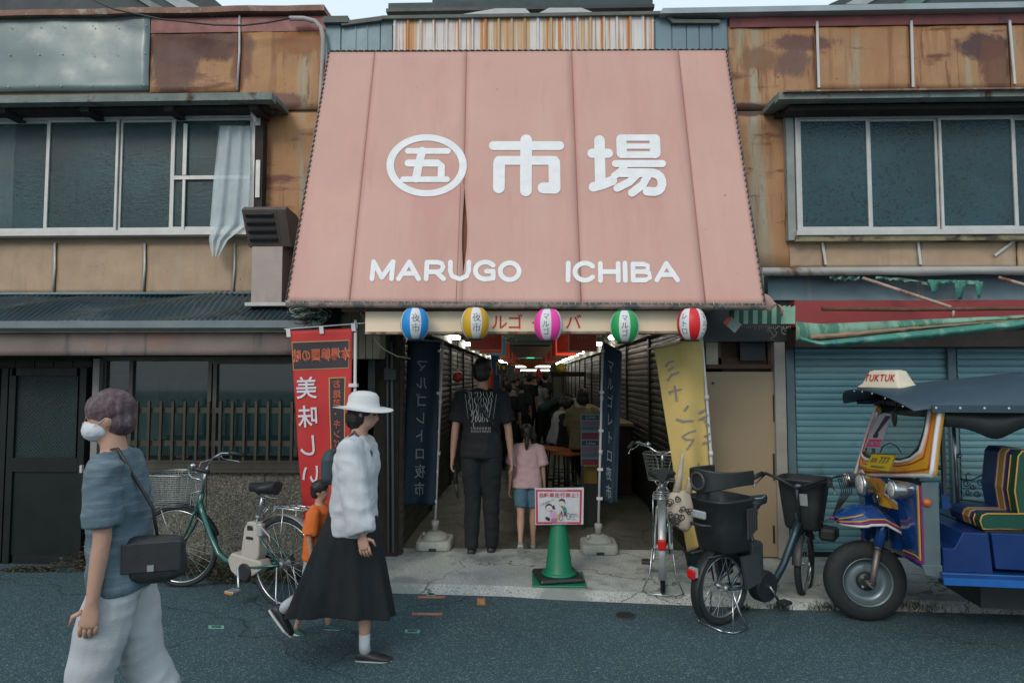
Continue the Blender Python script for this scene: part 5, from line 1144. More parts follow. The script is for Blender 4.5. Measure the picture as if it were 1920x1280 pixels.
dgreen = M('dark_green_enamel', (.008, .085, .072), .28, .2, .1, 4, .03, coat=.6)
rc = V((-1.78, 4.66, -K)); hd = math.atan2(.42, -.906)
city_bike('dark green electric city bicycle with oval wire basket parked by the aggregate wall', rc, hd, dgreen, 22)
sil = M('silver_frame', (.32, .36, .37), .35, .5, .1, 6, .05)
city_bike('silver city bicycle with rectangular wire basket seen from behind near the yellow banner', V((1.0, 4.98, 0)), math.atan2(1.05, .22), sil, -8, False, M('grey_wire', (.30, .33, .31), .45, .5), (.13, .18))

# child-seat electric bicycle
cbk = thing('bicycle', 'black electric bicycle with rear child seat and black front basket near the beige door', 'bicycle', V((1.30, 4.48, -K)), rz=R(33))
nvf = M('dark_blue_enamel', (.018, .045, .065), .3, .3, .1, 4, .03, coat=.5); r2 = .25; wb2 = .98
T2 = Matrix.Rotation(R(22), 3, 'Z'); _h0 = V((.87, 0, 0)); TF = Matrix.Translation(_h0) @ Matrix.Rotation(R(22), 4, 'Z') @ Matrix.Translation(-_h0); wheel(cbk, (0, 0, r2), r2, .024, None, 'rear_wheel', sp_n=24); wheel(cbk, TF @ V((wb2, 0, r2)), r2, .024, T2, 'front_wheel', sp_n=24)
mb = MB(); mb.tube([(.86, 0, .60), (.80, 0, .50), (.66, 0, .30), (.56, 0, .20), (.42, 0, .19)], [.026, .028, .027, .026, .024], 12); mb.tube([(.87, 0, .50), (.84, 0, .66)], .022, 10); mb.tube([(.42, 0, .20), (.30, 0, .56)], .019, 10)
for y in (-.06, .06): mb.tube([(.42, y * .4, .20), (0, y, r2)], .011, 7); mb.tube([(.32, y * .4, .46), (0, y, r2)], .010, 7)
mb.build('frame', nvf, cbk)
mb = MB()
for y in (-.05, .05): mb.tube([TF @ V((.875, 0, .49)), TF @ V((.885, y, .47)), TF @ V((wb2 - .01, y, r2))], .011, 8)
mb.build('fork', blk2, cbk)
mb = MB(); mudguard(mb, TF @ V((wb2, 0, r2)), r2 + .014, 30, 170, .032, T2); mb.build('front_mudguard', blk2, cbk); mb = MB(); mudguard(mb, (0, 0, r2), r2 + .016, 35, 215, .034); mb.build('rear_mudguard', blk2, cbk)
mb = MB(TF); mb.tube([(.86, 0, .52), (.80, 0, .76), (.79, 0, .84)], .015, 9)
for sy in (-1, 1): mb.tube([(.79, 0, .84), (.80, sy * .12, .90), (.77, sy * .22, .94), (.66, sy * .25, .93)], .012, 8)
hb2 = mb.build('handlebar', blk2, cbk)
for sy in (-1, 1):
    mb = MB(TF); mb.tube([(.74, sy * .235, .94), (.60, sy * .262, .92)], .018, 9); mb.build('grip', blk2, hb2)
    mb = MB(TF); mb.tube([(.77, sy * .22, .93), (.72, sy * .27, .87), (.66, sy * .28, .85)], .006, 6); mb.build('brake_lever', chrome, hb2)
mb = MB(TF)
for k in range(6): mb.tube([(.78, -.20, .93), (.88 + .02 * k, -.26 - .01 * k, .95), (.98 + .012 * k, -.27 - .012 * k, .82), (.96, -.2, .62), (.88, -.05, .55)], .0035, 5)
mb.build('brake_cable', blk2, hb2)
# front basket: moulded plastic tub
def tub(par, name, c, lx, ly, z0, z1, k0_, mat, n=32, sx=.45, th=.012, pitch=0., T=None):
    def ring(k, z, d=0.):
        out = []
        for i in range(n):
            a = 2 * math.pi * i / n; ca, sa = math.cos(a), math.sin(a); out.append(V(c) + V(((lx * k - d) * abs(ca) ** sx * (1 if ca > 0 else -1) + pitch * (z - z0), (ly * k - d) * abs(sa) ** sx * (1 if sa > 0 else -1), z)))
        return out
    mb = MB(T); mb.rings([ring(k0_ * .9, z0), ring(k0_, z0 + .02), ring((k0_ + 1) / 2, (z0 + z1) / 2), ring(.98, z1 - .03), ring(1.05, z1 - .015), ring(1.06, z1), ring(1.0, z1, th), ring((k0_ + 1) / 2, (z0 + z1) / 2, th), ring(k0_, z0 + .03, th)], True, True); return mb.build(name, mat, par)
fb = tub(cbk, 'front_basket', (.985, 0, 0), .15, .175, .52, .90, .72, blk2, pitch=.08, T=TF)
lab = plain('grey_label', (.30, .33, .35), .5)
mb = MB(TF); mb.slab([V((.843, .02, .80)), V((.843, -.06, .80)), V((.862, -.06, .71)), V((.862, .02, .71))], (-.008, 0, 0)); mb.build('label', lab, fb); mb = MB(TF); mb.ell((.838, 0, .855), (.012, .028, .014), 12, 8); mb.build('basket_lock', plain('blue_grey_lock', (.10, .15, .19), .4), fb)
mb = MB(TF); mb.box((1.115, -.04, .74), (1.155, .04, .80)); mb.build('front_label', lab, fb)
mb = MB(TF); mb.bbox((.98, -.22, .44), (1.14, -.10, .53), .02); mb.tube([(.95, .0, .56), (1.1, 0, .53)], .02, 8); mb.ell((1.16, -.12, .50), (.03, .03, .03), 10, 6); mb.build('basket_carrier', blk2, cbk)
mb = MB(); mb.tube([(.30, 0, .56), (.27, 0, .70), (.26, 0, .75)], .014, 9); mb.build('seat_post', blk2, cbk)
saddle(cbk, (.33, 0, .80), plain('navy_saddle', (.03, .045, .055), .45), .28, .20, 2)
mb = MB(); mb.tube([(.22, -.085, .835), (.30, -.10, .832), (.38, -.06, .83), (.46, -.012, .825)], .004, 5); mb.build('saddle_piping', lab, cbk)
# rear child seat
cs = tub(cbk, 'child_seat', (.03, 0, 0), .185, .175, .50, .86, .80, blk2, sx=.5, pitch=-.10)
mb = MB()
for k in range(6):
    for s_ in (-1,): mb.box((.06 + k * .018 - .02, s_ * .186 - .006, .60 + k * .01), (.066 + k * .018 - .02, s_ * .186 + .004, .80))
mb.build('seat_ribs', plain('rib_grey', (.045, .05, .055), .5), cs)
mb = MB(); mb.bbox((-.245, -.075, .74), (-.222, .055, .79), .008); mb.build('seat_label', lab, cs)
mb = MB(); mb.tube([(-.21, -.10, .70), (-.25, -.06, .70), (-.25, .06, .70), (-.21, .10, .70)], .012, 7); mb.tube([(.17, -.14, .80), (.24, -.10, .74), (.25, 0, .70), (.24, .10, .70), (.17, .14, .80)], .016, 7); mb.build('grab_bar', blk2, cs)
mb = MB()          # wrap-around headrest
rings = []
for i in range(33):
    a = R(-104 + 208 * i / 32); cx, cy = -.13 - .02, 0; x = -.02 - .20 * math.cos(a) * (1.15 if abs(a) > 1.2 else 1) ; y = .18 * math.sin(a); zt2 = 1.065 - .02 * abs(math.sin(a)); zb2 = .905 + .045 * (abs(math.sin(a)) ** 2)
    x += .10 * max(0, (abs(a) - .95) / .86) ** 1.3
    o = V((math.cos(a), -math.sin(a), 0)) * .02
    rings.append([V((x, y, zb2)), V((x, y, zt2)), V((x, y, zt2)) + o, V((x, y, zb2)) + o])
mb.rings(rings, True, True, False); hr = mb.build('headrest', blk2, cbk, .008)
mb = MB(); torus(mb, (-.245, -.02, .985), .055, .008, 24, 6, Matrix.Rotation(R(90), 3, 'Z')); mb.build('headrest_ring', plain('rib_grey', (.045, .05, .055), .5), hr)
mb = MB(); mb.box((-.19, -.04, .84), (-.15, .04, .93)); mb.build('headrest_stem', blk2, cbk)
mb = MB(); mb.bbox((.24, -.06, .28), (.37, .06, .52), .02); bt2 = mb.build('battery', plain('dark_grey_plastic', (.035, .045, .05), .5), cbk)
for yy in (-.13, .11): mb = MB(); mb.slab([V((.05, yy, .47)), V((.22, yy, .47)), V((.25, yy, .28)), V((.10, yy, .25))], (0, .02, 0)); mb.build('foot_guard', plain('dark_grey_plastic', (.035, .045, .05), .5), cs)
mb = MB(); mb.lathe([(.10, -.05), (.11, -.03), (.11, .03), (.10, .05)], (.42, 0, .19), 30, 'y'); mb.build('motor', blk2, cbk)
mb = MB(); mb.tube([(.42, -.06, .20), (.50, -.07, .09)], .010, 7); mb.tube([(.42, .06, .20), (.35, .07, .33)], .010, 7); cr2 = mb.build('crank', chrome, cbk)
mb = MB(); mb.bbox((.46, -.15, .075), (.55, -.075, .098), .006); mb.build('pedal', blk2, cr2)
mb = MB(); mb.box((-.285, -.03, .36), (-.26, .03, .42)); rf_ = mb.build('lamp_bracket', lab, cbk); mb = MB(); mb.bbox((-.305, -.032, .35), (-.28, .032, .41), .01); mb.build('tail_light', plain('red_reflector', (.5, .01, .01), .25), rf_)
mb = MB()
for y in (-.12, .12): mb.tube([(0, y * .7, r2), (.02, y, .12), (.06, y * 1.3, .01)], .007, 6); mb.tube([(0, y * .7, r2), (-.08, y * 1.3, .01)], .006, 6); mb.tube([(.06, y * 1.3, .01), (-.08, y * 1.3, .01), (-.12, y * .8, .01)], .006, 6)
mb.tube([(-.12, -.1, .01), (-.12, .1, .01)], .006, 6); mb.build('stand', chrome, cbk)
mb = MB()
for y in (-.07, .07): mb.tube([(-.22, y, .49), (.16, y, .49)], .008, 6); mb.tube([(-.05, y, .49), (0, y, .27)], .006, 6); mb.tube([(.14, y, .49), (.29, y * .4, .50)], .006, 6)
mb.build('rear_rack', blk2, cbk)

# patterned tote bag hanging from the headrest
bagm = M('cream_print_cloth', (.40, .34, .27), .85, 0, .1, 6, .3, 40)
bc = P(1286, 985, 4.42)
tb = thing('tote_bag', 'cream cloth bag with black swirls and birds hanging beside the child seat', 'bag', V((bc.x, 4.42, P(1286, 993, 4.42).z)))
def tp_(x, y, d=0.): return P(x - 6, y, 4.42 + d)
mb = MB(); rings = []
for yy, xa, xb, d in ((918, 1275, 1292, .02), (925, 1262, 1300, .04), (945, 1256, 1305, .06), (965, 1258, 1306, .075), (985, 1272, 1302, .07), (994, 1284, 1296, .03)):
    a = tp_(xa, yy); b_ = tp_(xb, yy); c = (a + b_) / 2; w_ = (b_.x - a.x) / 2; rings.append([c + V((w_ * math.cos(2 * math.pi * k / 20), d * math.sin(2 * math.pi * k / 20) - .006 * math.sin(k * 2.1), 0)) for k in range(20)])
mb.rings(rings); bg_ = mb.build('bag_body', bagm, tb)
mb = MB(); mb.tube([tp_(1275, 922), tp_(1281, 890), tp_(1285, 858), tp_(1287, 850)], [.03, .018, .012, .012], 8); mb.tube([tp_(1296, 922), tp_(1300, 900), tp_(1296, 895)], [.03, .016, .01], 8); mb.build('handle', bagm, tb)
mb = MB(); rr = random.Random(8)
for k in range(20):
    x, y = rr.uniform(1260, 1302), rr.uniform(926, 986); r_ = rr.uniform(3.5, 7); a0 = rr.uniform(0, 6)
    pts = [(x + (r_ - i * .25) * math.cos(a0 + i * .7), y + (r_ - i * .25) * math.sin(a0 + i * .7)) for i in range(10)]
    mb.tube([tp_(px, py, -.080) for px, py in pts], .0035, 4)
mb.build('printed_swirls', blk, tb)
# ================================================================ tuk tuk  (own axes: x towards the tail, y away from the street, z up)
TO = V((2.31, 4.588, -K)); TR = R(-6); Ti = (Matrix.Translation(TO) @ Matrix.Rotation(TR, 4, 'Z')).inverted()
tk = thing('three_wheeler', 'blue and yellow three wheeled taxi with dark canvas roof parked before the grey shutters', 'tuk tuk', TO, rz=TR)
o_l = Ti @ CAM; 
def LY(px, py, y):
    d = Ti.to_3x3() @ ray(px, py); return o_l + d * ((y - o_l.y) / d.y)
def LXp(px, py, x0, slope=0.):      # on the leaning front plane x = x0 + slope*z
    d = Ti.to_3x3() @ ray(px, py); t = (x0 + slope * o_l.z - o_l.x) / (d.x - slope * d.z); return o_l + d * t
blue = M('blue_coachwork', (.006, .05, .20), .22, .0, .12, 3, .05, 9, coat=.8, over=[('n', (.05, .07, .10), 9, (1, 1, 1), .66, .74), ('n', (.008, .09, .30), 1.5, (1, 1, 1), .55, .75)])
dblue = M('deep_blue_panel', (.005, .028, .13), .35, 0, .15, 3, .08, 9, over=[('n', (.03, .045, .07), 6, (1, 1, .5), .60, .72), ('n', (.01, .05, .21), 2, (1, 1, 1), .55, .7)])
yel = M('yellow_coachwork', (.60, .31, .02), .3, 0, .06, 4, .03, 20, coat=.5)
gryp = M('grey_coachwork', (.10, .145, .16), .45, .2, .2, 3, .05, 20, over=[('n', (.05, .08, .10), 6, (1, 1, 1), .6, .72)])
whp = plain('white_pinstripe', (.60, .58, .60), .35); pur = plain('purple_pinstripe', (.16, .02, .12), .35); gldp = plain('gold_pinstripe', (.50, .27, .05), .35); redpn = plain('red_pinstripe', (.55, .06, .02), .35)
tgl = GL('windscreen_glass', (.02, .09, .085), .38)
lens = M('lamp_lens', (.50, .52, .50), .12, .3, .35, 30, .4, 60)
# front wheel
wc = (0, 0, .272)
mb = MB(); prof = []
for a in range(0, 361, 20): prof.append((.195 + .070 * math.cos(R(a)) * (1 if math.cos(R(a)) > 0 else .9), .068 * math.sin(R(a))))
mb.lathe([(.150, -.048), (.160, -.056), (.20, -.064), (.236, -.052), (.258, -.040), (.266, -.022), (.268, 0), (.266, .022), (.258, .040), (.236, .052), (.20, .064), (.160, .056), (.150, .048)], wc, 64, 'y', False); 
fwh = MB().lathe([(.03, -.045), (.06, -.045), (.062, -.03), (.062, .03), (.03, .045)], wc, 24, 'y').build('front_wheel', blackm, tk)
mb.build('tyre', tyr, fwh)
mb = MB(); mb.lathe([(.058, -.012), (.085, -.018), (.10, -.010), (.135, -.006), (.140, -.030), (.150, -.045), (.158, -.062), (.164, -.064), (.162, -.055), (.152, .05), (.06, .03)], wc, 56, 'y'); mb.build('rim', M('wheel_grey', (.16, .21, .23), .35, .5, .15, 8, .05), fwh)
mb = MB()
for k in range(4): a = R(45 + 90 * k); mb.lathe([(.008, -.055), (.008, -.04)], (wc[0] + .045 * math.cos(a), 0, wc[2] + .045 * math.sin(a)), 8, 'y')
mb.build('wheel_nuts', alu, fwh)
for (xx, yy) in ((2.05, -.46), (2.05, .46)):
    mb = MB(); mb.lathe([(.150, -.055), (.20, -.072), (.25, -.060), (.262, 0), (.25, .060), (.20, .072), (.150, .055), (.06, .02), (.06, -.02)], (xx, yy, .262), 40, 'y'); mb.build('rear_wheel', tyr, tk)
# fork
mb = MB()
for y in (-.105, .105): mb.tube([(.115, y, .74), (.085, y, .65), (.055, y, .53)], [.030, .030, .035], 14)
mb.build('fork_leg', blue, tk)
mb = MB()
for y in (-.105, .105):
    mb.tube([(.055, y, .53), (.02, y, .34), (.005, y, .265)], [.021, .021, .018], 12)
    mb.tube([(.056, y, .535), (.050, y, .51)], .026, 12)
mb.tube([(.0, -.12, .272), (.0, .12, .272)], .016, 10); mb.build('shock_absorber', M('worn_steel', (.17, .15, .14), .45, .6, .2, 12, .1), tk)
# mudguard: pointed nose, domed section
top = [(-.19, .70), (-.13, .745), (-.04, .785), (.06, .79), (.15, .74), (.22, .655), (.25, .60)]
def fender(u, v):
    q = u * (len(top) - 1); i = min(len(top) - 2, int(q)); f = q - i; x = top[i][0] * (1 - f) + top[i + 1][0] * f; z = top[i][1] * (1 - f) + top[i + 1][1] * f
    wd = .17 * min(1, (u / .22) ** .6) + .012; a = R(-90 + 180 * v)
    dr_ = (.04 + .06 * min(1, u / .3)); return V((x + .02 * (1 - math.cos(a)), wd * math.sin(a), z - dr_ * (1 - math.cos(a)) ** 1.0))
mb = MB(); mb.grid(fender, 30, 14, True, (0, 0, -.004)); fd = mb.build('mudguard', blue, tk)
for (v_, m_, rr_) in ((.0, whp, .010), (.06, pur, .009), (.11, gldp, .006), (1., whp, .010), (.94, pur, .009)):
    mb = MB(); mb.tube([fender(i / 30, v_) + V((0, -.004 if v_ < .5 else .004, .0015)) for i in range(31)], rr_, 5); mb.build('edge_stripe', m_, fd)
mb = MB(); mb.tube([fender(.02 + i * .018, .22) + V((0, 0, .004)) for i in range(17)], .006, 5); mb.build('edge_stripe', gldp, fd)
mb = MB(); mb.ell(fender(0, .5) + V((-.01, 0, -.01)), (.02, .014, .014), 10, 6); mb.build('nose_tip', pur, fd)
# cowl: closed shell from the windscreen down round the front wheel
zt_c = 1.0; zb_c = .50
def sec(z):
    t = max(0, (z - zb_c) / (zt_c - zb_c)); nose = min(.17, -.01 + .18 * (zt_c - .01 - z) / .19); half = .475; s_ = []
    for (x, y) in ((.25, -half), (.17, -half - .004), (.155, -half + .015), (.15 + .02 * (1 - t), -.38), (.15 - .05 * t, -.27), (nose + .07, -.16), (nose + .02, -.08), (nose, 0), (nose + .02, .08), (nose + .07, .16), (.15 - .05 * t, .27), (.15 + .02 * (1 - t), .38), (.155, half - .015), (.17, half + .004), (.25, half)): s_.append(V((x, y, z)))
    return s_
mb = MB(); zz_ = [zb_c, .55, .60, .66, .72, .76, .79, .82, .86, .90, .95, zt_c]; mb.rings([sec(z) for z in zz_], False, False); cw = mb.build('cowl', blue, tk)
mb = MB(); mb.box((.168, -.487, zb_c), (.262, -.478, zt_c + .02)); mb.box((.256, -.478, zb_c), (.262, .478, zt_c)); mb.box((.168, .478, zb_c), (.262, .487, zt_c)); mb.slab([V((.15, -.491, .52)), V((.268, -.491, .52)), V((.268, -.491, .44)), V((.17, -.491, .46))], (0, .012, 0)); mb.build('side_panel', gryp, tk, .003)
mb = MB(); mb.box((.156, -.488, .52), (.168, -.480, zt_c)); mb.tube([sec(.525)[i] + V((-.004, -.003, 0)) for i in range(1, 6)], .008, 5); mb.build('edge_stripe', pur, cw)
mb = MB(); mb.box((.146, -.478, .54), (.154, -.462, zt_c)); mb.tube([sec(.55)[i] + V((-.005, -.003, 0)) for i in range(2, 6)], .005, 5); mb.build('edge_stripe', gldp, cw)
# yellow nose shield
mb = MB(); rings = []
for z, h_ in ((.785, .18), (.80, .17), (.84, .13), (.885, .09), (.93, .15), (zt_c - .005, .22)):
    s_ = sec(z); t = (z - .34) / (zt_c - .34); nx = min(p.x for p in s_)
    rings.append([V((nx + .07 * (h_ * abs(k) / 3 / .16) ** 1.5 - .008, h_ * k / 3, z)) for k in range(-3, 4)])
mb.rings(rings, False, False); ns = mb.build('nose_shield', yel, cw)
for side in (0, 6): mb = MB(); mb.tube([r_[side] + V((-.003, 0, 0)) for r_ in rings], .009, 5); mb.build('edge_stripe', whp, ns)
mb = MB(); mb.tube([r_[1] + V((-.004, .004, 0)) for r_ in rings], .003, 4); mb.build('edge_stripe', redpn, ns)
mb = MB(); torus(mb, (.09, 0, .835), .030, .006, 20, 6, Matrix.Rotation(R(90), 3, 'Z')); mb.box((.085, -.05, .825), (.10, .05, .845)); mb.build('badge', chrome, cw)
# lamps
def lamp(y, z, x, r_, ln):
    mb = MB(); mb.lathe([(.012, ln), (r_ * .45, ln * .82), (r_ * .8, ln * .5), (r_ * .98, ln * .2), (r_, .02), (r_ * 1.06, .0), (r_ * 1.06, -.012), (r_ * .93, -.016)], (x, y, z), 28, 'x'); h_ = mb.build('headlight', chrome, tk)
    mb = MB(); mb.lathe([(r_ * .93, -.014), (r_ * .7, -.024), (r_ * .35, -.030), (.004, -.032)], (x, y, z), 28, 'x'); mb.build('lens', lens, h_)
lamp(0.0, .925, .0, .078, .11); lamp(-.37, .955, .05, .058, .22); lamp(.37, .90, .04, .056, .18)
mb = MB(); mb.tube([(.12, -.37, .95), (.18, -.40, .92)], .014, 8); mb.tube([(.12, .37, .90), (.18, .40, .90)], .014, 8); mb.build('lamp_bracket', chrome, tk)
mb = MB(); mb.ell(LY(1738, 942, -.492), (.026, .022, .026), 16, 10); mb.build('indicator', plain('amber_lens', (.45, .10, .02), .25), tk)
# windscreen surround
x0_, sl = .0, .18
def W_(px, py, off=0.): return LXp(px, py, x0_ - off, sl)
outer = [(1763, 766), (1754, 830), (1747, 893), (1602, 893), (1612, 862), (1630, 800), (1644, 760)]
inner = [(1742, 766), (1734, 810), (1724, 838), (1708, 856), (1690, 862), (1624, 856), (1617, 846), (1635, 795), (1650, 766)]
# build the frame as a ring between resampled outlines
def resample(poly, n, closed=False):
    L_ = [0]
    for a, b in zip(poly, poly[1:]): L_.append(L_[-1] + math.hypot(b[0] - a[0], b[1] - a[1]))
    out = []
    for k in range(n):
        d = L_[-1] * k / (n - 1); i = max(j for j in range(len(L_)) if L_[j] <= d + 1e-9); i = min(i, len(poly) - 2); f = (d - L_[i]) / max(1e-9, L_[i + 1] - L_[i]); out.append((poly[i][0] + (poly[i + 1][0] - poly[i][0]) * f, poly[i][1] + (poly[i + 1][1] - poly[i][1]) * f))
    return out
def prt(o, names): pass
oo = resample(outer[:3], 12) + resample(outer[2:4], 14)[1:] + resample(outer[3:], 12)[1:]; ii = resample(inner[:5], 18) + resample(inner[4:7], 10)[1:] + resample(inner[6:], 11)[1:]
n = min(len(oo), len(ii)); oo, ii = oo[:n], ii[:n]
mb = MB(); mb.grid(lambda u, v: W_(*[oo[round(u * (n - 1))][c] * (1 - v) + ii[round(u * (n - 1))][c] * v for c in (0, 1)], .012 * math.sin(v * math.pi)), n - 1, 4, True, (.03, 0, 0)); wf = mb.build('windscreen_frame', yel, tk)
def ringstripe(f, m_, r_, off=.012):
    mb = MB(); mb.tube([W_(oo[k][0] * (1 - f) + ii[k][0] * f, oo[k][1] * (1 - f) + ii[k][1] * f, off) for k in range(n)], r_, 6); mb.build('edge_stripe', m_, wf)
ringstripe(.04, whp, .014, .004); ringstripe(.86, whp, .014, .006); ringstripe(.28, redpn, .0035, .014); ringstripe(.66, redpn, .0035, .014)
mb = MB(); mb.tube([W_(*ii[k], .002) for k in range(n)], .012, 6); mb.build('rubber_seal', blackm, wf)
mb = MB(); mb.add([W_(*q_, -.012) for q_ in ii], [tuple(range(n))]); mb.build('windscreen', tgl, tk)
# near door pillar: solid yellow quarter panel behind the frame edge
mb = MB(); a, b_, c, d = W_(1763, 766, -.02), W_(1747, 893, -.02), W_(1602, 893, -.02), W_(1644, 760, -.02)
mb.box((a.x, a.y - .004, .95), (a.x + .02, a.y + .02, 1.46)); mb.tube([d, W_(1650, 752, -.02), W_(1755, 752, -.02), a], .014, 8); mb.build('screen_header', blackm, tk)
# number plate with Thai letters
def NP(px, py, off=0.): return LXp(px, py, .0 - off, .06)
pl = [(1634, 850), (1679, 852), (1668, 884), (1622, 878)]
mb = MB(); mb.slab([NP(*q_) for q_ in pl], (.006, 0, 0)); npl = mb.build('number_plate', plain('plate_yellow', (.56, .36, .015), .45), tk)
mb = MB(); mb.tube([NP(*q_, .001) for q_ in pl], .0025, 4, True); mb.build('plate_edge', plain('plate_green', (.02, .14, .05), .5), npl)
A_, B_, D_ = NP(*pl[0], .004), NP(*pl[1], .004), NP(*pl[3], .004)
def plf(u, v): return A_ + (B_ - A_) * u + (D_ - A_) * v
for s_, u_, v_, h_ in (('สก', .22, .36, .40), ('777', .66, .36, .44)):
    mb = MB(); Wp = (B_ - A_).length; Hp = (D_ - A_).length
    text(mb, s_, lambda x, y: plf(x / Wp, -y / Hp), Hp * h_ * 1.15, u_ * Wp, -v_ * Hp, bold=.012); mb.build('plate_writing', plain('plate_green', (.02, .14, .05), .5), npl)
mb = MB()
for k in range(14): mb.add([plf(.20 + k * .043, .75), plf(.225 + k * .043, .75), plf(.225 + k * .043 - .01, .75 + .10 + .02 * (k % 3)), plf(.20 + k * .043 - .01, .85)], [(0, 1, 2, 3)])
mb.build('plate_writing', plain('plate_green', (.02, .14, .05), .5), npl)
# leaflet stuck inside the screen
def FL(px, py, off=0.): return W_(px, py, -.004 + off)
mb = MB(); mb.slab([FL(1646, 776), FL(1672, 776), FL(1649, 840), FL(1622, 839)], (.002, 0, 0)); lf_ = mb.build('leaflet', plain('leaflet_white', (.50, .46, .52), .5), tk)
mb = MB(); mb.slab([FL(1630, 823, .003), FL(1654, 823, .003), FL(1649, 838, .003), FL(1624, 837, .003)], (.001, 0, 0)); mb.build('pink_band', plain('leaflet_pink', (.55, .04, .17), .5), lf_)
mb = MB(); mb.slab([FL(1660, 779, .003), FL(1670, 780, .003), FL(1641, 817, .003), FL(1636, 818, .003)], (.001, 0, 0)); mb.slab([FL(1640, 812, .0034), FL(1647, 812, .0034), FL(1645, 820, .0034), FL(1636, 820, .0034)], (.001, 0, 0)); mb.build('picture', plain('leaflet_dark', (.02, .04, .06), .5), lf_)
mb = MB(); text(mb, 'TUKTUK', lambda u, v: FL(1639 + u, 830.5 - v, .0046), 9, wide=.75); mb.build('writing', plain('leaflet_white', (.50, .46, .52), .5), lf_)
# mirror, wiper, handlebar
mb = MB(); mb.ell(LY(1677, 783, -.12), (.012, .035, .06), 14, 8); mb.tube([LY(1677, 775, -.12), LY(1682, 755, -.12)], .005, 5); mb.build('mirror', blackm, tk)
mb = MB(); mb.tube([W_(*q_, .012) for q_ in ((1650, 848), (1656, 836), (1668, 830), (1680, 835), (1688, 846), (1691, 852))], .004, 5); mb.build('wiper', blackm, tk)
mb = MB(); mb.tube([LY(1726, 872, -.25), LY(1745, 872, -.30), LY(1774, 880, -.34)], .013, 8); mb.tube([LY(1726, 872, .1), LY(1720, 900, 0)], .013, 8); mb.build('handlebar', blackm, tk)
# floor, sills, side boxes
fz = LY(1800, 1072, -.52).z
XE_ = 2.45
p = LY(1765, 1078, -.53)
mb = MB(); mb.box((.25, -.53, fz - .055), (XE_, .53, fz - .005)); mb.build('floor_sill', blue, tk, .006)
mb = MB(); mb.box((.25, -.54, fz - .075), (XE_, -.525, fz - .035)); mb.build('sill_lip', M('bright_blue_edge', (.01, .10, .36), .35, coat=.4), tk)
q1, q2, q3 = LY(1790, 1028, -.5), LY(1806, 998, -.5), LY(1855, 998, -.5)
seatz = q2.z
mb = MB(); mb.slab([V((.27, -.50, fz - .005)), V((.27, -.50, q1.z)), V((q1.x, -.50, q1.z)), V((q2.x, -.50, seatz)), V((q3.x - .006, -.50, seatz)), V((q3.x + .012, -.50, fz - .005))], (0, 1.0, 0)); mb.build('side_box', dblue, tk, .004)
mb = MB(); mb.slab([V((q3.x + .012, -.498, seatz)), V((q3.x + .03, -.498, fz + .02)), V((XE_ - .02, -.498, fz - .005)), V((XE_ - .02, -.498, seatz))], (0, .99, 0)); mb.build('side_box', dblue, tk, .004)
mb = MB(); mb.slab([V((XE_ - .8, -.51, seatz + .002)), V((XE_, -.51, seatz + .002)), V((XE_, -.51, seatz + .35)), V((XE_ - .55, -.51, seatz + .33))], (0, 1.02, 0)); mb.build('rear_side', blue, tk, .01)
a_, b2_ = LY(1763, 1030, -.2), LY(1790, 992, -.2)
mb = MB(); mb.slab([V((a_.x, -.2, a_.z)), V((b2_.x, -.2, a_.z)), V((b2_.x + .005, -.2, (a_.z + b2_.z) / 2)), V((b2_.x - .02, -.2, b2_.z)), V((a_.x, -.2, b2_.z))], (0, .3, 0)); mb.build('engine_cover', plain('box_yellow', (.42, .27, .01), .5), tk, .006)
# dark underbody
mb = MB(); mb.box((.60, -.26, .20), (XE_ - .1, .26, fz - .08)); mb.build('underbody', blackm, tk)
# striped seat
def stripes(): return [(-.47, -.30, 'g'), (-.30, -.19, 'b'), (-.19, -.155, 'r'), (-.155, -.115, 'w'), (-.115, .02, 'y'), (.02, .06, 'w'), (.06, .09, 'r'), (.09, .46, 'b')]
vin = {'g': M('vinyl_green', (.006, .06, .04), .4, 0, .15, 4, .15, 12), 'b': M('vinyl_blue', (.01, .035, .12), .4, 0, .15, 4, .15, 12), 'r': plain('vinyl_red', (.28, .015, .02), .4), 'w': plain('vinyl_white', (.45, .44, .42), .4), 'y': M('vinyl_gold', (.30, .18, .02), .4, 0, .15, 4, .15, 12)}
cf = LY(1838, 990, -.47); ct_ = LY(1838, 962, -.47); xb0 = LY(1906, 962, -.47).x; zbt = LY(1900, 843, -.40).z
seat = MB().box((cf.x + .03, -.46, cf.z - .03), (xb0 + .14, -.14, cf.z)).build('passenger_seat', blackm, tk)
cprof = [(cf.x + .012, cf.z), (cf.x, (cf.z + ct_.z) / 2), (cf.x + .012, ct_.z - .012), (cf.x + .04, ct_.z), (xb0 + .05, ct_.z + .004), (xb0 + .05, cf.z)]
bprof = [(xb0 + .01, ct_.z + .006), (xb0 - .006, ct_.z + .14), (xb0 + .022, zbt - .03), (xb0 + .045, zbt), (xb0 + .13, zbt), (xb0 + .15, zbt - .04), (xb0 + .13, ct_.z + .006)]
for (ya, yb, k_) in [(-.47 + (a + .47) * .37, -.47 + (b + .47) * .37, c) for a, b, c in stripes()]:
    for prof_, nm in ((cprof, 'cushion_stripe'), (bprof, 'backrest_stripe')):
        mb = MB(); mb.slab([V((x, ya, z)) for x, z in prof_], (0, yb - ya - .0006, 0)); mb.build(nm, vin[k_], seat)
for prof_ in (cprof, bprof):
    mb = MB(); mb.tube([V((x, -.472, z)) for x, z in prof_], .005, 5, True); mb.tube([V((x, -.408, z)) + V((-.004, 0, 0)) for x, z in prof_[:3]], .004, 4); mb.build('seat_piping', gldp, seat)
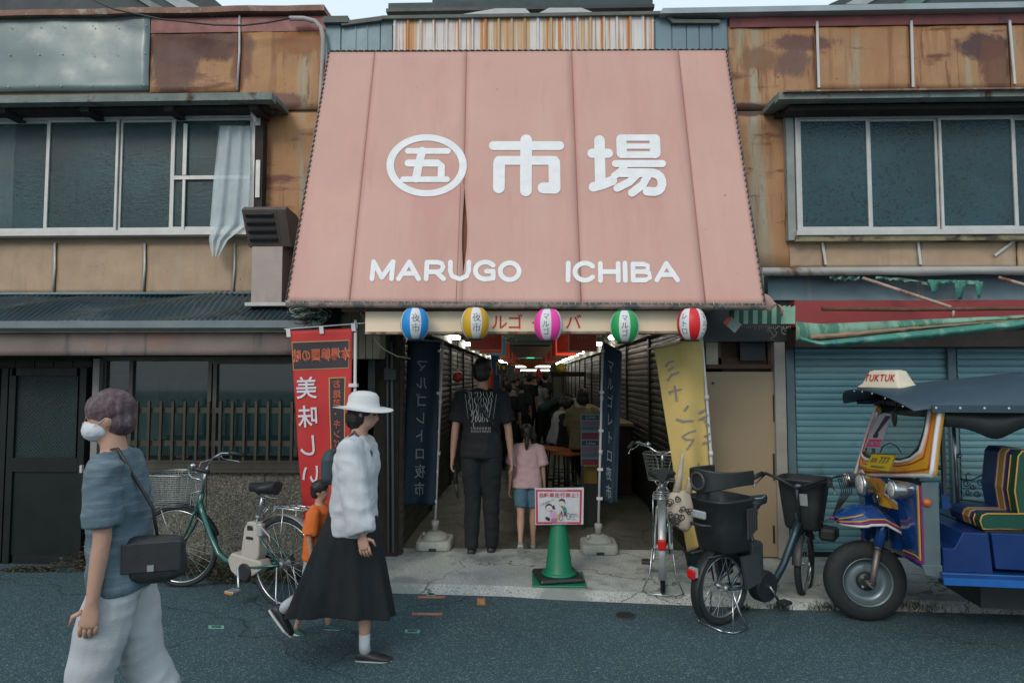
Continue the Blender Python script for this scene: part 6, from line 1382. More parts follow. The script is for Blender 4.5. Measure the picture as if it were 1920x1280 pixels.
# posts, scroll ironwork
mb = MB()
for px_, y_ in ((1792, .0),): 
    a = LY(1786, 764, -.05); b_ = LY(1797, 960, -.05); mb.tube([a, b_], .012, 8); mb.tube([LY(1797, 852, -.05), LY(1800, 855, -.05)], .018, 8)
for y_ in (-.5, .5): mb.tube([(XE_ - .12, y_, seatz + .3), (XE_ - .12, y_, 1.50)], .014, 8)
mb.tube([(.25, .46, .95), (.30, .46, 1.47)], .014, 8); mb.build('roof_post', chrome, tk)
mb = MB(); y_ = .46
for (cx, cy, r_) in ((1812, 905, 7), (1824, 912, 6), (1838, 903, 7), (1815, 922, 6), (1832, 925, 7), (1846, 916, 6)): mb.tube([LY(cx + (r_ - .35 * i) * math.cos(i * .55), cy + (r_ - .35 * i) * math.sin(i * .55), y_) for i in range(15)], .004, 4)
mb.tube([LY(1800, 936, y_), LY(1850, 942, y_)], .005, 4); mb.tube([LY(1800, 898, y_), LY(1822, 900, y_), LY(1850, 886, y_)], .005, 4); mb.tube([LY(1812, 898, y_), LY(1811, 890, y_), LY(1816, 886, y_), LY(1820, 890, y_)], .004, 4); mb.build('scroll_railing', blackm, tk)
mb = MB(); mb.slab([LY(1764, 905, -.3), LY(1785, 950, -.3), LY(1766, 955, -.3)], (0, .02, 0)); mb.build('knee_panel', blue, tk)
# canvas roof
tarp = M('dark_tarpaulin', (.022, .048, .072), .5, 0, .12, 1.5, .1, 10, over=[('n', (.03, .07, .11), 1.2, (1, 2, 1), .5, .7)])
zed = LY(1800, 764, -.56).z
def roof(u, v):
    x = .10 + (XE_ + .1 - .10) * u; y = -.57 + 1.14 * v; cr = (.085 + .13 * min(1, u / .38) ** 1.2 - .03 * max(0, u - .6))
    s_ = abs(2 * v - 1); prof_ = 1 - s_ ** 2.6
    x -= .11 * prof_ * max(0, 1 - u * 7)
    return V((x, y, zed + .012 + cr * prof_ + .01 * math.sin(u * 12) * prof_ - (.03 * (1 - min(1, u * 12)) * (1 - prof_))))
mb = MB(); mb.grid(roof, 46, 26, True, (0, 0, -.006)); rf = mb.build('canvas_roof', tarp, tk)
mb = MB(); mb.box((.2, -.578, zed - .028), (XE_ + .08, -.566, zed + .016)); mb.box((.2, .566, zed - .028), (XE_ + .08, .578, zed + .016)); mb.build('roof_hem', tarp, rf)
mb = MB()
for i in range(17): mb.ell((.22 + i * .135, -.581, zed - .002), (.008, .005, .008), 8, 5)
for i in range(5): mb.ell(roof(0, .06 + i * .12) + V((-.004, 0, -.012)), (.005, .006, .006), 6, 4)
mb.build('press_stud', whiteme, rf)
mb = MB(); mb.grid(lambda u, v: V((.30 + (XE_ - .35) * u, -.50 + .0 * v, zed - .02 - v * (.075 + .04 * abs(math.sin(u * 9 + .6)) + (.06 * math.exp(-((u - .14) / .05) ** 2))))), 70, 2, True, (0, .004, 0)); mb.grid(lambda u, v: V((.30 + (XE_ - .35) * u, .50, zed - .02 - v * (.06 + .04 * abs(math.sin(u * 9))))), 60, 2, True, (0, .004, 0)); mb.build('scalloped_valance', blackm, rf)
mb = MB(); mb.box((.30, -.56, zed - .022), (XE_, .56, zed - .004)); mb.build('roof_frame', blackm, rf)
# roof sign
sc = LY(1665, 727, 0); RS = Matrix.Translation(sc) @ Matrix.Rotation(R(26), 4, 'Z') @ Matrix.Translation(-sc)
sx0, sx1 = sc.x - .085, sc.x + .085
mb = MB()
def rr_(hx, hy, z, r_=.02, cx=sc.x): return [RS @ V((cx + sx * (hx - r_) + r_ * math.cos(R(a0 + q)), sy * (hy - r_) + r_ * math.sin(R(a0 + q)), z)) for sx, sy, a0 in ((1, 1, 0), (-1, 1, 90), (-1, -1, 180), (1, -1, 270)) for q in (0, 30, 60, 90)]
z0_ = sc.z
mb.rings([rr_(.10, .175, z0_), rr_(.10, .175, z0_ + .008), rr_(.080, .150, z0_ + .03), rr_(.062, .125, z0_ + .085), rr_(.050, .115, z0_ + .115), rr_(.03, .095, z0_ + .125)])
rs = mb.build('roof_sign', plain('cream_sign', (.58, .52, .40), .4), tk)
fa, fb_ = V((sc.x - .080, 0, z0_ + .03)), V((sc.x - .050, 0, z0_ + .115))
def sgf(u, v): return RS @ (mixp(fa, fb_, .5 + v / .09) + V((-.006, -u, 0)))
redt = plain('sign_red', (.42, .012, .015), .5)
mb = MB(); text(mb, 'TUKTUK', sgf, .062, bold=.02, wide=.82); mb.build('sign_writing', redt, rs)
mb = MB(); mb.rings([rr_(.104, .179, z0_ - .006), rr_(.104, .179, z0_)]); mb.build('sign_rim', blackm, rs)
mb = MB()
for y in (-.10, .09): mb.tube([V((sc.x, y, z0_)), V((sc.x + .01, y, z0_ - .12))], .006, 6)
mb.build('sign_leg', blackm, rs)

# ================================================================ arcade contents
lampm = EM('lit_lamp', (1, .95, .82), 26)
grp_l = 'small lit lamps along the arcade shutters'; k = 0
fix = M('lamp_fitting', (.25, .27, .24), .5)
Ls = [7.1 + 1.9 * i for i in range(12)]; first = None
for side, X in (('left', -1.06), ('right', 1.16)):
    for i, y in enumerate(Ls):
        zl = 2.17; ordn = ['first', 'second', 'third', 'fourth', 'fifth', 'sixth', 'seventh', 'eighth', 'ninth', 'tenth', 'eleventh', 'twelfth'][i]
        lb = f'small white arcade lamp, {ordn} from the street on the {side} side'
        if first is None:
            first = thing('arcade_lamp', lb, 'lamp', V((X, y, zl)), grp_l, rz=0)
            mb = MB(); mb.bbox((-.06, -.10, -.02), (.06, .10, .028), .018); mb.build('lamp_tube', lampm, first)
            mb = MB(); mb.box((-.03, -.11, .028), (.03, .11, .05)); mb.tube([(0, 0, .05), (0, 0, .15)], .008, 5); mb.build('fitting', fix, first)
        else: copy_tree(first, lb, V((X, y, zl)))
mb = MB()
for x in (-.95, 1.05): mb.box((x - .01, 24, 2.02), (x + .01, 29.5, 2.04))
tb_ = thing('tube_light', 'long bright fluorescent tube across the far end of the arcade, upper one', 'lamp', (0.1, 28, 2.05), 'fluorescent tubes at the far end of the arcade', rz=0)
mb = MB(); mb.tube([(-.75, 0, 0), (.75, 0, 0)], .03, 8); mb.build('lamp_tube', EM('lit_tube', (1, .97, .88), 12), tb_)
mb = MB(); mb.box((-.78, -.04, .03), (.78, .04, .07)); mb.build('fitting', fix, tb_)
copy_tree(tb_, 'long bright fluorescent tube across the far end of the arcade, lower one', V((.15, 25.5, 1.86)), sc=.8)
# hanging shop signs
rsm = M('red_sign_panel', (.80, .06, .025), .45, 0, .1, 3, .03); bsm = M('blue_sign_panel', (.01, .32, .66), .45, 0, .1, 3, .03); dsm = M('dark_red_sign_panel', (.45, .04, .025), .45, 0, .1, 3, .03); fsm = M('sign_frame_cream', (.62, .56, .40), .6)
lsm = EM('backlit_red_sign', (.9, .05, .02), .9); wrt = plain('pale_sign_writing', (.45, .30, .25), .6)
names = ['first', 'second', 'third', 'fourth', 'fifth', 'sixth', 'seventh', 'eighth']
def hsign(label, x, y, z, w_, h_, mat, words, lh=.07):
    th = thing('hanging_sign', label, 'sign', V((x, y, z - h_ / 2)), 'signs hanging over the arcade walkway')
    mb = MB(); mb.box((x - w_ / 2, y, z - h_ / 2), (x + w_ / 2, y + .05, z + h_ / 2)); mb.build('sign_frame', fsm, th)
    mb = MB(); mb.box((x - w_ / 2 + .012, y - .006, z - h_ / 2 + .012), (x + w_ / 2 - .012, y + .056, z + h_ / 2 - .012)); mb.build('sign_panel', mat, th)
    mb = MB(); 
    for k_, wd in enumerate(words): text(mb, wd, lambda u, v: V((x + u, y - .009, z + v)), lh * (1 if k_ == 0 else .55), 0, .04 - .09 * k_)
    if mb.v: mb.build('writing', wrt, th)
    mb = MB(); mb.tube([(x, y + .02, z + h_ / 2), (x, y + .02, 2.7)], .006, 4); mb.build('hanger', fix, th)
ys = [8.2, 9.9, 11.4, 13.2, 15.4, 18.6, 22.0, 26]
for i, y in enumerate(ys):
    s_ = 'left'; m_ = [dsm, rsm, bsm, rsm, dsm, rsm, rsm, dsm][i]; cn_ = {dsm: 'dark red', rsm: 'bright red', bsm: 'blue'}[m_]
    hsign(f'{cn_} hanging sign, {names[i]} from the street in the {s_} row', -.62 + (.05 if i == 0 else 0), y, 2.12 + .015 * i, .36 if i else .42, .32, m_, [['営業中'], ['e'], [','], [], [], [], [], []][i])
ysr = [8.6, 9.5, 11.2, 12.2, 13.8, 16, 19, 22.5]
for i, y in enumerate(ysr):
    m_ = [dsm, rsm, lsm, rsm, dsm, rsm, rsm, dsm][i]; cn_ = {dsm: 'dark red', rsm: 'bright red', lsm: 'glowing backlit red'}[m_]
    hsign(f'{cn_} hanging sign, {names[i]} from the street in the right row', .62 - (.04 if i % 2 else 0) + (.08 if i == 0 else 0), y, 2.12 + .012 * i, .38, .32, m_, [['パン'], ['パン'], [], [], [], [], [], []][i])
ye_ = thing('cafe_sign', 'black framed sign with yellow lettering Ye at head height on the left of the arcade', 'sign', P(941, 690, 9.5))
mb = MB(); BX(mb, 930, 680, 951, 702, 9.5, .05); mb.build('sign_frame', plain('frame_grey', (.3, .32, .3)), ye_); mb = MB(); BX(mb, 931, 681, 950, 701, 9.49, .02); pn_ = mb.build('sign_panel', blackm, ye_)
c_ = P(937, 687, 9.48); mb = MB(); text(mb, 'Ye', lambda u, v: V((c_.x + u, 9.483, c_.z + v)), .09, .03, 0, bold=.02); mb.build('writing', plain('sign_yellow', (.6, .45, .02)), pn_)
ex = thing('exit_sign', 'small lit green and white emergency exit sign hanging from the arcade ceiling', 'sign', V((0, 14, 2.02)), rz=0)
mb = MB(); mb.box((-.08, 0, 0), (.08, .05, .14)); mb.build('sign_box', EM('exit_green', (.05, .75, .35), 1.6), ex)
mb = MB(); mb.ell((-.01, -.003, .105), (.012, .003, .012), 8, 5); mb.slab([V((-.03, -.002, .09)), V((.02, -.002, .085)), V((.03, -.002, .03)), V((.01, -.002, .02)), V((0, -.002, .05)), V((-.03, -.002, .02)), V((-.02, -.002, .05))], (0, -.002, 0)); mb.build('running_figure', EM('exit_white', (.8, 1, .9), 2), ex)
mb = MB(); mb.tube([(0, .025, .14), (0, .025, .6)], .006, 4); mb.build('hanger', fix, ex)
bn = thing('hanging_banner', 'orange and yellow triangular cloth hanging across the arcade below the exit sign', 'banner', V((0, 17, 1.85)))
mb = MB(); mb.grid(lambda u, v: V((-.42 + .84 * u, 17 + .03 * math.sin(u * 9), 2.06 - .20 * v * (1 - abs(2 * u - 1) ** 1.5) - .02)), 20, 4, True, (0, .01, 0)); mb.build('cloth', M('orange_cloth', (.35, .11, .02), .8, 0, .3, 6), bn)
for lab_, x, y, z, col in (('small pink paper lantern far inside the arcade', -.42, 20, 1.78, (.55, .18, .28)), ('small glowing red paper lantern far inside the arcade', .22, 18, 1.70, (.7, .05, .02)), ('small yellow paper lantern by the right shutters inside the arcade', .72, 15.5, 1.83, (.55, .35, .03)), ('small red paper lantern half hidden behind the tall man', -.96, 8.4, 1.62, (.35, .05, .05))):
    th = thing('small_lantern', lab_, 'lantern', V((x, y, z)), 'small lanterns inside the arcade', rz=0); mb = MB(); r_ = .065 if 'half hidden' in lab_ else .11; mb.ell((0, 0, 0), (r_, r_, r_ * 1.1), 16, 10); mb.build('paper_body', M('small_lantern_' + ('pink' if 'pink' in lab_ else 'red' if 'glow' in lab_ else 'yellow' if 'yellow' in lab_ else 'dull'), col, .5), th); mb = MB(); mb.tube([(0, 0, .11), (0, 0, .5)], .005, 4); mb.build('hanging_wire', blackm, th)
# menu board on the right
mn = thing('menu_board', 'tall menu poster board with dark pictures and red bands beside the right navy banner', 'poster', P(1107, 905, 6.9))
mb = MB(); BX(mb, 1089, 776, 1124, 872, 6.9, .02); pb_ = mb.build('board', plain('poster_grey', (.16, .21, .23), .5), mn)
for ya, yb, m_ in ((778, 787, 'n'), (789, 798, 'p'), (799, 806, 'n2'), (811, 823, 'r'), (826, 835, 'n'), (837, 848, 'p'), (849, 857, 'n2'), (860, 871, 'r')):
    mm = {'n': plain('poster_navy', (.02, .05, .08)), 'p': plain('poster_mauve', (.16, .10, .15)), 'n2': plain('poster_teal', (.05, .12, .14)), 'r': plain('poster_red', (.16, .015, .03))}[m_]
    mb = MB(); BX(mb, 1091, ya, 1122, yb, 6.894, .004); mb.build('poster_band', mm, pb_)
for y_ in (781, 830): 
    c_ = P(1108, y_, 6.89); mb = MB(); text(mb, 'Lino', lambda u, v: V((c_.x + u, 6.889, c_.z + v)), .05); mb.build('writing', plain('poster_white', (.35, .38, .4)), pb_)
mb = MB(); BX(mb, 1090, 872, 1093, 1000, 6.91, .02); BX(mb, 1120, 872, 1123, 1000, 6.91, .02); mb.build('stand_leg', blackm, mn)
yb2 = thing('crate', 'dull yellow plastic crate below the menu board', 'crate', P(1109, 960, 7.05)); mb = MB(); BX(mb, 1095, 874, 1122, 906, 7.05, .3); mb.build('crate_body', M('dull_yellow', (.20, .13, .015), .6), yb2); mb = MB(); BX(mb, 1093, 906, 1124, 990, 7.06, .3); mb.build('dark_table', blackm, yb2)
# stools with orange seats
orw = M('orange_wood', (.45, .13, .05), .5, 0, .15, 8); st0 = None
for i, (px, py, Y) in enumerate(((1056, 829, 9.8), (1036, 836, 9.2), (1053, 842, 8.9), (1065, 848, 8.5))):
    c_ = P(px, py, Y); lb = ['bar stool with orange seat, furthest of the four', 'bar stool with orange seat, standing nearest the middle of the walkway', 'bar stool with orange seat, third from the back', 'bar stool with orange seat, nearest the menu board'][i]; loc = V((c_.x, Y, 0))
    if st0 is None:
        st0 = thing('bar_stool', lb, 'stool', loc, 'bar stools with orange seats inside the arcade', rz=0); hz_ = c_.z
        mb = MB(); mb.bbox((-.15, -.15, .60), (.15, .15, .625), .01); mb.build('seat', orw, st0)
        for sx in (-1, 1):
            for sy in (-1, 1): mb = MB(); mb.tube([(sx * .12, sy * .12, .60), (sx * .15, sy * .15, 0)], .012, 6); mb.build('leg', blackm, st0)
        mb = MB(); mb.tube([(-.14, -.14, .2), (.14, -.14, .2), (.14, .14, .2), (-.14, .14, .2)], .008, 5, True); mb.build('footrest', blackm, st0)
    else: copy_tree(st0, lb, loc, R(15 * i))
# counter with laptop like white box on the right
ctb = thing('counter', 'narrow wooden counter along the right shutters inside the arcade', 'counter', (1.1, 10.5, 0)); mb = MB(); mb.box((.92, 8.8, .95), (1.40, 15, .99)); mb.build('counter_top', M('counter_wood', (.22, .14, .06), .5), ctb); mb = MB(); mb.box((1.0, 8.9, 0), (1.38, 14.9, .95)); mb.build('counter_base', darkwood, ctb)
wbx = thing('white_screen', 'pale tablet box standing on the counter next to the seated woman', 'screen', P(1077, 765, 9.8)); mb = MB(); BX(mb, 1066, 746, 1088, 768, 9.8, .03); mb.build('casing', plain('pale_casing', (.40, .42, .40)), wbx); mb = MB(); BX(mb, 1071, 750, 1077, 764, 9.79, .02); mb.build('display', blackm, wbx)
st_ = thing('market_stall', 'dark draped stall structure at the right side deep inside the arcade', 'stall', (.95, 16, 0)); mb = MB(); mb.box((.55, 16, 0), (1.35, 17.5, 1.0)); mb.build('table', blackm, st_); mb = MB(); mb.box((.5, 16, 1.62), (1.38, 17.5, 1.74)); 
for x in (.52, 1.33): mb.box((x, 16, 1.0), (x + .04, 16.04, 1.62))
mb.build('canopy', darkwood, st_)
for lab_, x, y, z0, z1, w_, col in (('orange red vertical flag beside the tall man inside the arcade', -.62, 9.3, .9, 1.75, .16, (.38, .05, .015)), ('blue vertical flag beside the tall man inside the arcade', -.55, 9.9, 1.3, 1.95, .12, (.02, .06, .16))):
    th = thing('shop_flag', lab_, 'flag', V((x, y, z0)), rz=None); mb = MB(); mb.grid(lambda u, v: V((x - w_ / 2 + w_ * u, y + .02 * math.sin(u * 6), z0 + (z1 - z0) * v)), 8, 8, True, (0, .003, 0)); mb.build('cloth', M('flag_' + ('red' if 'orange' in lab_ else 'blue'), col, .8), th); mb = MB(); mb.tube([(x - w_ / 2, y, 0), (x - w_ / 2, y, z1 + .05)], .01, 6); mb.build('pole', fix, th)
# small rubber basin by the yellow banner
bsn = thing('planter', 'small dark blue plastic tub on the ground under the yellow banner', 'tub', (1.42, 5.55, 0)); mb = MB(); mb.lathe([(.09, .0), (.12, .14), (.13, .145), (.115, .14), (.085, .02)], (1.42, 5.55, 0), 24); mb.build('tub', plain('navy_plastic', (.02, .045, .06)), bsn); mb = MB(); mb.lathe([(.10, .10), (.10, .115), (0.01, .12)], (1.42, 5.55, 0), 20); mb.build('soil', M('soil', (.03, .025, .02), .9, bump=.5), bsn)
# ================================================================ people
skin = M('skin', (.42, .25, .18), .55, 0, .06, 6, .05, 60, over=[('n', (.46, .22, .17), 6, (1, 1, 1), .6, .8)]); hairm = M('black_hair', (.012, .011, .012), .45, 0, .3, 30, .5, 120, vs=(1, 1, .2))
def remesh(mb, vox, smooth=3, wr=0., seed=0, wf=9.):
    me = bpy.data.meshes.new('tmp'); me.from_pydata([tuple(p) for p in mb.v], [], mb.f); o = bpy.data.objects.new('tmp', me); C.objects.link(o)
    a = o.modifiers.new('r', 'REMESH'); a.mode = 'VOXEL'; a.voxel_size = vox; a.use_smooth_shade = True
    b = o.modifiers.new('s', 'SMOOTH'); b.iterations = smooth; b.factor = .5
    dg = bpy.context.evaluated_depsgraph_get(); m2 = bpy.data.meshes.new_from_object(o.evaluated_get(dg)); bpy.data.objects.remove(o); bpy.data.meshes.remove(me)
    vs = [v.co.copy() for v in m2.vertices]; nn = [v.normal.copy() for v in m2.vertices]; fs = [tuple(p.vertices) for p in m2.polygons]; bpy.data.meshes.remove(m2)
    if wr: vs = [p + q * wr * (.8 * noise.noise(V((p.x * wf * 1.5, p.y * wf * 1.5, p.z * wf * .35 + seed))) + .45 * (1 - 2 * abs(noise.noise(V((p.x * wf * .9 + 9 + p.z * wf * .7, p.y * wf * 1.1, p.z * wf * 1.5 + seed))))) + .2 * noise.noise(V((p.x * wf * 4, p.y * wf * 4, p.z * wf * 2 + seed)))) for p, q in zip(vs, nn)]
    r = MB(); r.add(vs, fs, True); return r
def elr(c, fx, fy, ax, n=18):      # ring in the plane across axis ax; fx forward half size, fy sideways half size
    ax = V(ax).normalized(); side = V((0, 1, 0)); fw = side.cross(ax).normalized()
    return [V(c) + fw * fx * math.cos(2 * math.pi * k / n) + side * fy * math.sin(2 * math.pi * k / n) for k in range(n)]
def ik(a, L1, L2, a1, a2, out=0.):
    """joint chain in the walking plane; angles from straight down, forward positive"""
    k = a + V((math.sin(R(a1)), out, -math.cos(R(a1)))).normalized() * L1; e = k + V((math.sin(R(a2)), out * .5, -math.cos(R(a2)))).normalized() * L2; return k, e
def person(label, loc, face, H, legs=((8, 4), (-8, -12)), arms=((6, 12), (-6, 4)), out=(.14, .14), lean=2, head=0, shirt=None, sleeve='short', bottom='long', bm=None, hair='short', hm=None, shoe=None, vox=.014, sit=None, hatm=None, mask=False, feet=None, loose=1., detail=True, skn_=None):
    th = thing('person', label, 'person', loc, rz=R(face)); hm = hm or hairm; shoe = shoe or blk2; sk = skn_ or skin
    hz_ = sit if sit else .525 * H; Pv = V((0, 0, hz_)); sp_ = V((math.sin(R(lean)), 0, math.cos(R(lean))))
    ch = Pv + sp_ * .22 * H; sh = Pv + sp_ * .295 * H; nk = Pv + sp_ * .335 * H; hd_ = nk + V((math.sin(R(head + lean)), 0, math.cos(R(head + lean)))) * .075 * H
    hip = [V((0, s * .05 * H, hz_ - .01 * H)) for s in (1, -1)]; shl = [sh + V((0, s * .104 * H, -.008 * H)) for s in (1, -1)]
    kn = []; an = []; el = []; wr_ = []
    for i in (0, 1):
        k_, a_ = ik(hip[i], .245 * H, .245 * H, *legs[i]); kn.append(k_); an.append(a_)
        k_, a_ = ik(shl[i], .175 * H, .155 * H, arms[i][0], arms[i][1], out[i] * (1 if i == 0 else -1)); el.append(k_); wr_.append(a_)
    b = MB()
    b.rings([elr(Pv + sp_ * -.03 * H, .055 * H, .088 * H, sp_), elr(Pv + sp_ * .03 * H, .060 * H, .094 * H, sp_), elr(Pv + sp_ * .12 * H, .050 * H, .074 * H, sp_), elr(Pv + sp_ * .21 * H, .060 * H, .092 * H, sp_), elr(Pv + sp_ * .28 * H, .052 * H, .100 * H, sp_), elr(Pv + sp_ * .315 * H, .036 * H, .055 * H, sp_)])
    b.tube([nk - sp_ * .03 * H, mixp(nk, hd_, .5)], [.034 * H, .030 * H], 14)
    hdv = (hd_ - nk).normalized(); Rh = Matrix.Rotation(R(head + lean), 3, 'Y')
    b.ell(hd_ + hdv * .008 * H, (.056 * H, .044 * H, .062 * H), 20, 14, Rh); b.ell(hd_ + Rh @ V((.020 * H, 0, -.030 * H)), (.034 * H, .034 * H, .036 * H), 16, 10, Rh)
    if detail:
        b.ell(hd_ + Rh @ V((.060 * H, 0, -.012 * H)), (.009 * H, .007 * H, .013 * H), 8, 6, Rh); b.ell(hd_ + Rh @ V((.050 * H, 0, -.036 * H)), (.008 * H, .014 * H, .006 * H), 8, 6, Rh)
        for s in (1, -1): b.ell(hd_ + Rh @ V((-.002 * H, s * .044 * H, -.008 * H)), (.010 * H, .006 * H, .017 * H), 8, 6, Rh)
    for i in (0, 1):
        b.tube([hip[i] + V((0, 0, .02 * H)), mixp(hip[i], kn[i], .35), kn[i], mixp(kn[i], an[i], .3), mixp(kn[i], an[i], .75), an[i] + V((0, 0, -.01 * H))], [.050 * H, .046 * H, .031 * H, .032 * H, .021 * H, .019 * H], 14)
        b.tube([shl[i] + V((0, (-.02 if i == 0 else .02) * H, 0)), shl[i], mixp(shl[i], el[i], .5), el[i], mixp(el[i], wr_[i], .3), wr_[i]], [.030 * H, .030 * H, .025 * H, .021 * H, .021 * H, .0145 * H], 12)
        d = (wr_[i] - el[i]).normalized(); s = 1 if i == 0 else -1; fw = V((d.z * -1, 0, d.x)) if abs(d.z) > .3 else V((1, 0, 0)); fw = V((1, 0, 0)) - d * d.x; fw.normalize()
        pl_ = wr_[i] + d * .030 * H; sd = d.cross(fw).normalized() * -s
        b.rings([[q + fw * fx * math.cos(2 * math.pi * k / 10) + sd * fy * math.sin(2 * math.pi * k / 10) for k in range(10)] for q, fx, fy in ((wr_[i] - d * .004 * H, .015 * H, .012 * H), (wr_[i] + d * .022 * H, .022 * H, .010 * H), (wr_[i] + d * .050 * H, .024 * H, .009 * H), (wr_[i] + d * .056 * H, .020 * H, .007 * H))])
    body = remesh(b, vox, 3)
    if detail:
        for i in (0, 1):       # five fingers, unequal and curled, and a thumb off the side of the palm
            d = (wr_[i] - el[i]).normalized(); s = 1 if i == 0 else -1; fw = V((1, 0, 0)) - d * d.x; fw.normalize(); sd = d.cross(fw).normalized() * -s; rf2 = .0052 * H
            for j, (o_, L_) in enumerate(((.017, .040), (.006, .045), (-.005, .042), (-.016, .033))):
                p0 = wr_[i] + d * .048 * H + fw * o_ * H; c1_ = p0 + d * L_ * .42 * H - sd * .004 * H; c2_ = c1_ + (d * .8 - sd * .6).normalized() * L_ * .32 * H; c3_ = c2_ + (d * .45 - sd * .9).normalized() * L_ * .26 * H
                body.tube([p0, c1_, c2_, c3_], [rf2, rf2 * .95, rf2 * .85, rf2 * .65], 7)
            p0 = wr_[i] + d * .016 * H + fw * .017 * H; body.tube([p0, p0 + (d * .5 + fw * .8).normalized() * .022 * H, p0 + (d * .5 + fw * .8).normalized() * .022 * H + (d * .95 + fw * .2 - sd * .3).normalized() * .024 * H], [rf2 * 1.2, rf2 * 1.1, rf2 * .75], 7)
    body.build('body', sk, th)
    if detail:
        for s in (1, -1): mb = MB(); mb.ell(hd_ + Rh @ V((.050 * H, s * .018 * H, .004 * H)), (.005 * H, .008 * H, .0045 * H), 8, 6, Rh); mb.build('eye', blackm, th)
    # shirt
    g = .010 * loose
    if shirt:
        t_ = MB(); hem = -.035 if bottom != 'skirt' else -.055
        t_.rings([elr(Pv + sp_ * hem * H, .066 * H + g, .100 * H + g, sp_), elr(Pv + sp_ * .04 * H, .064 * H + g, .098 * H + g, sp_), elr(Pv + sp_ * .12 * H, .060 * H + g, .088 * H + g, sp_), elr(Pv + sp_ * .21 * H, .066 * H + g, .100 * H + g * .6, sp_), elr(Pv + sp_ * .28 * H, .056 * H + g * .5, .106 * H, sp_), elr(Pv + sp_ * .318 * H, .040 * H, .060 * H, sp_)])
        for i in (0, 1):
            e_ = {'short': mixp(shl[i], el[i], .82), 'elbow': mixp(el[i], wr_[i], .15), 'long': mixp(el[i], wr_[i], .93)}[sleeve]
            pts = [shl[i] + V((0, (-.03 if i == 0 else .03) * H, .0)), shl[i], mixp(shl[i], el[i], .5)]; rs = [.036 * H, .036 * H + g * .3, .034 * H + g * .8]
            if sleeve != 'short': pts += [el[i]]; rs += [.030 * H + g]
            pts.append(e_); rs.append((.036 if sleeve == 'short' else .026) * H + g); t_.tube(pts, rs, 16)
        remesh(t_, vox, 3, .018 * min(1, H / 1.5), H * 7 + loc[0], 8).build('shirt', shirt, th)
    # lower clothes
    q_ = MB(); q_.rings([elr(Pv + sp_ * .045 * H, .062 * H, .094 * H, sp_), elr(Pv, .068 * H, .100 * H, sp_), elr(Pv - sp_ * .045 * H, .066 * H, .096 * H, sp_)])
    if bottom in ('long', 'shorts', 'wide'):
        wd = {'long': 1., 'shorts': 1.15, 'wide': 1.22}[bottom]
        for i in (0, 1):
            if bottom == 'shorts': q_.tube([hip[i], mixp(hip[i], kn[i], .4), mixp(hip[i], kn[i], .75)], [.056 * H, .058 * H, .056 * H], 16)
            else: q_.tube([hip[i], mixp(hip[i], kn[i], .4), kn[i], mixp(kn[i], an[i], .5), an[i] + V((0, 0, -.0 * H))], [.056 * H, .055 * H * (wd ** .6), .042 * H * wd, .038 * H * wd, .034 * H * wd], 16)
        remesh(q_, vox, 3, .016, H * 3 + loc[1], 7).build('trousers' if bottom != 'shorts' else 'shorts', bm, th)
    elif bottom == 'skirt':
        kc = (kn[0] + kn[1]) / 2; ac = (an[0] + an[1]) / 2; spread = abs(kn[0].x - kn[1].x) / 2; hemz = .62
        def skirt(u, v):
            a = 2 * math.pi * u; t = v; z = Pv.z + .05 * H - t * (.05 * H + .36 * H); fx = .078 * H + (spread * 1.0 + .050 * H) * t ** .9; fy = .098 * H + .045 * H * t; cxx = (kc.x * .7 + ac.x * .3) * t
            f_ = 1 + .075 * t * math.sin(a * 9 + 1.3 * math.sin(a * 2)) + .03 * t * math.sin(a * 17 + 2)
            return V((cxx + fx * math.cos(a) * f_, fy * math.sin(a) * f_, z - .02 * H * t * math.cos(a * 2)))
        mb = MB(); mb.grid(skirt, 90, 20, True, (0, 0, .004)); mb.build('skirt', bm, th)
    # shoes
    for i in (0, 1):
        a_ = an[i]; pitch = feet[i] if feet else 0; Rs = Matrix.Rotation(R(-pitch), 3, 'Y'); mb = MB()
        mb.rings([[a_ + Rs @ V((x, wy * math.cos(2 * math.pi * k / 14), -.038 * H * .95 + zc + hz2 * math.sin(2 * math.pi * k / 14))) for k in range(14)] for x, wy, zc, hz2 in ((-.030 * H, .012 * H, .012 * H, .010 * H), (-.024 * H, .020 * H, .018 * H, .018 * H), (0, .023 * H, .022 * H, .024 * H), (.035 * H, .024 * H, .014 * H, .016 * H), (.075 * H, .027 * H, .009 * H, .011 * H), (.100 * H, .020 * H, .006 * H, .008 * H), (.108 * H, .008 * H, .004 * H, .004 * H))])
        sh_ = mb.build('shoe', shoe, th)
        if detail and H < 1.3 or 'sneaker' in label: mb = MB(); mb.rings([[a_ + Rs @ V((x, wy * s_, -.037 * H + z_)) for s_, z_ in ((-1, -.004), (1, -.004), (1, .008), (-1, .008))] for x, wy in ((-.03 * H, .018 * H), (.0, .024 * H), (.075 * H, .029 * H), (.108 * H, .012 * H))], True, True, False); mb.build('sole', plain('white_sole', (.5, .52, .5)), sh_)
    # hair
    hb3 = MB(); up_ = Rh @ V((-.008 * H, 0, .014 * H))
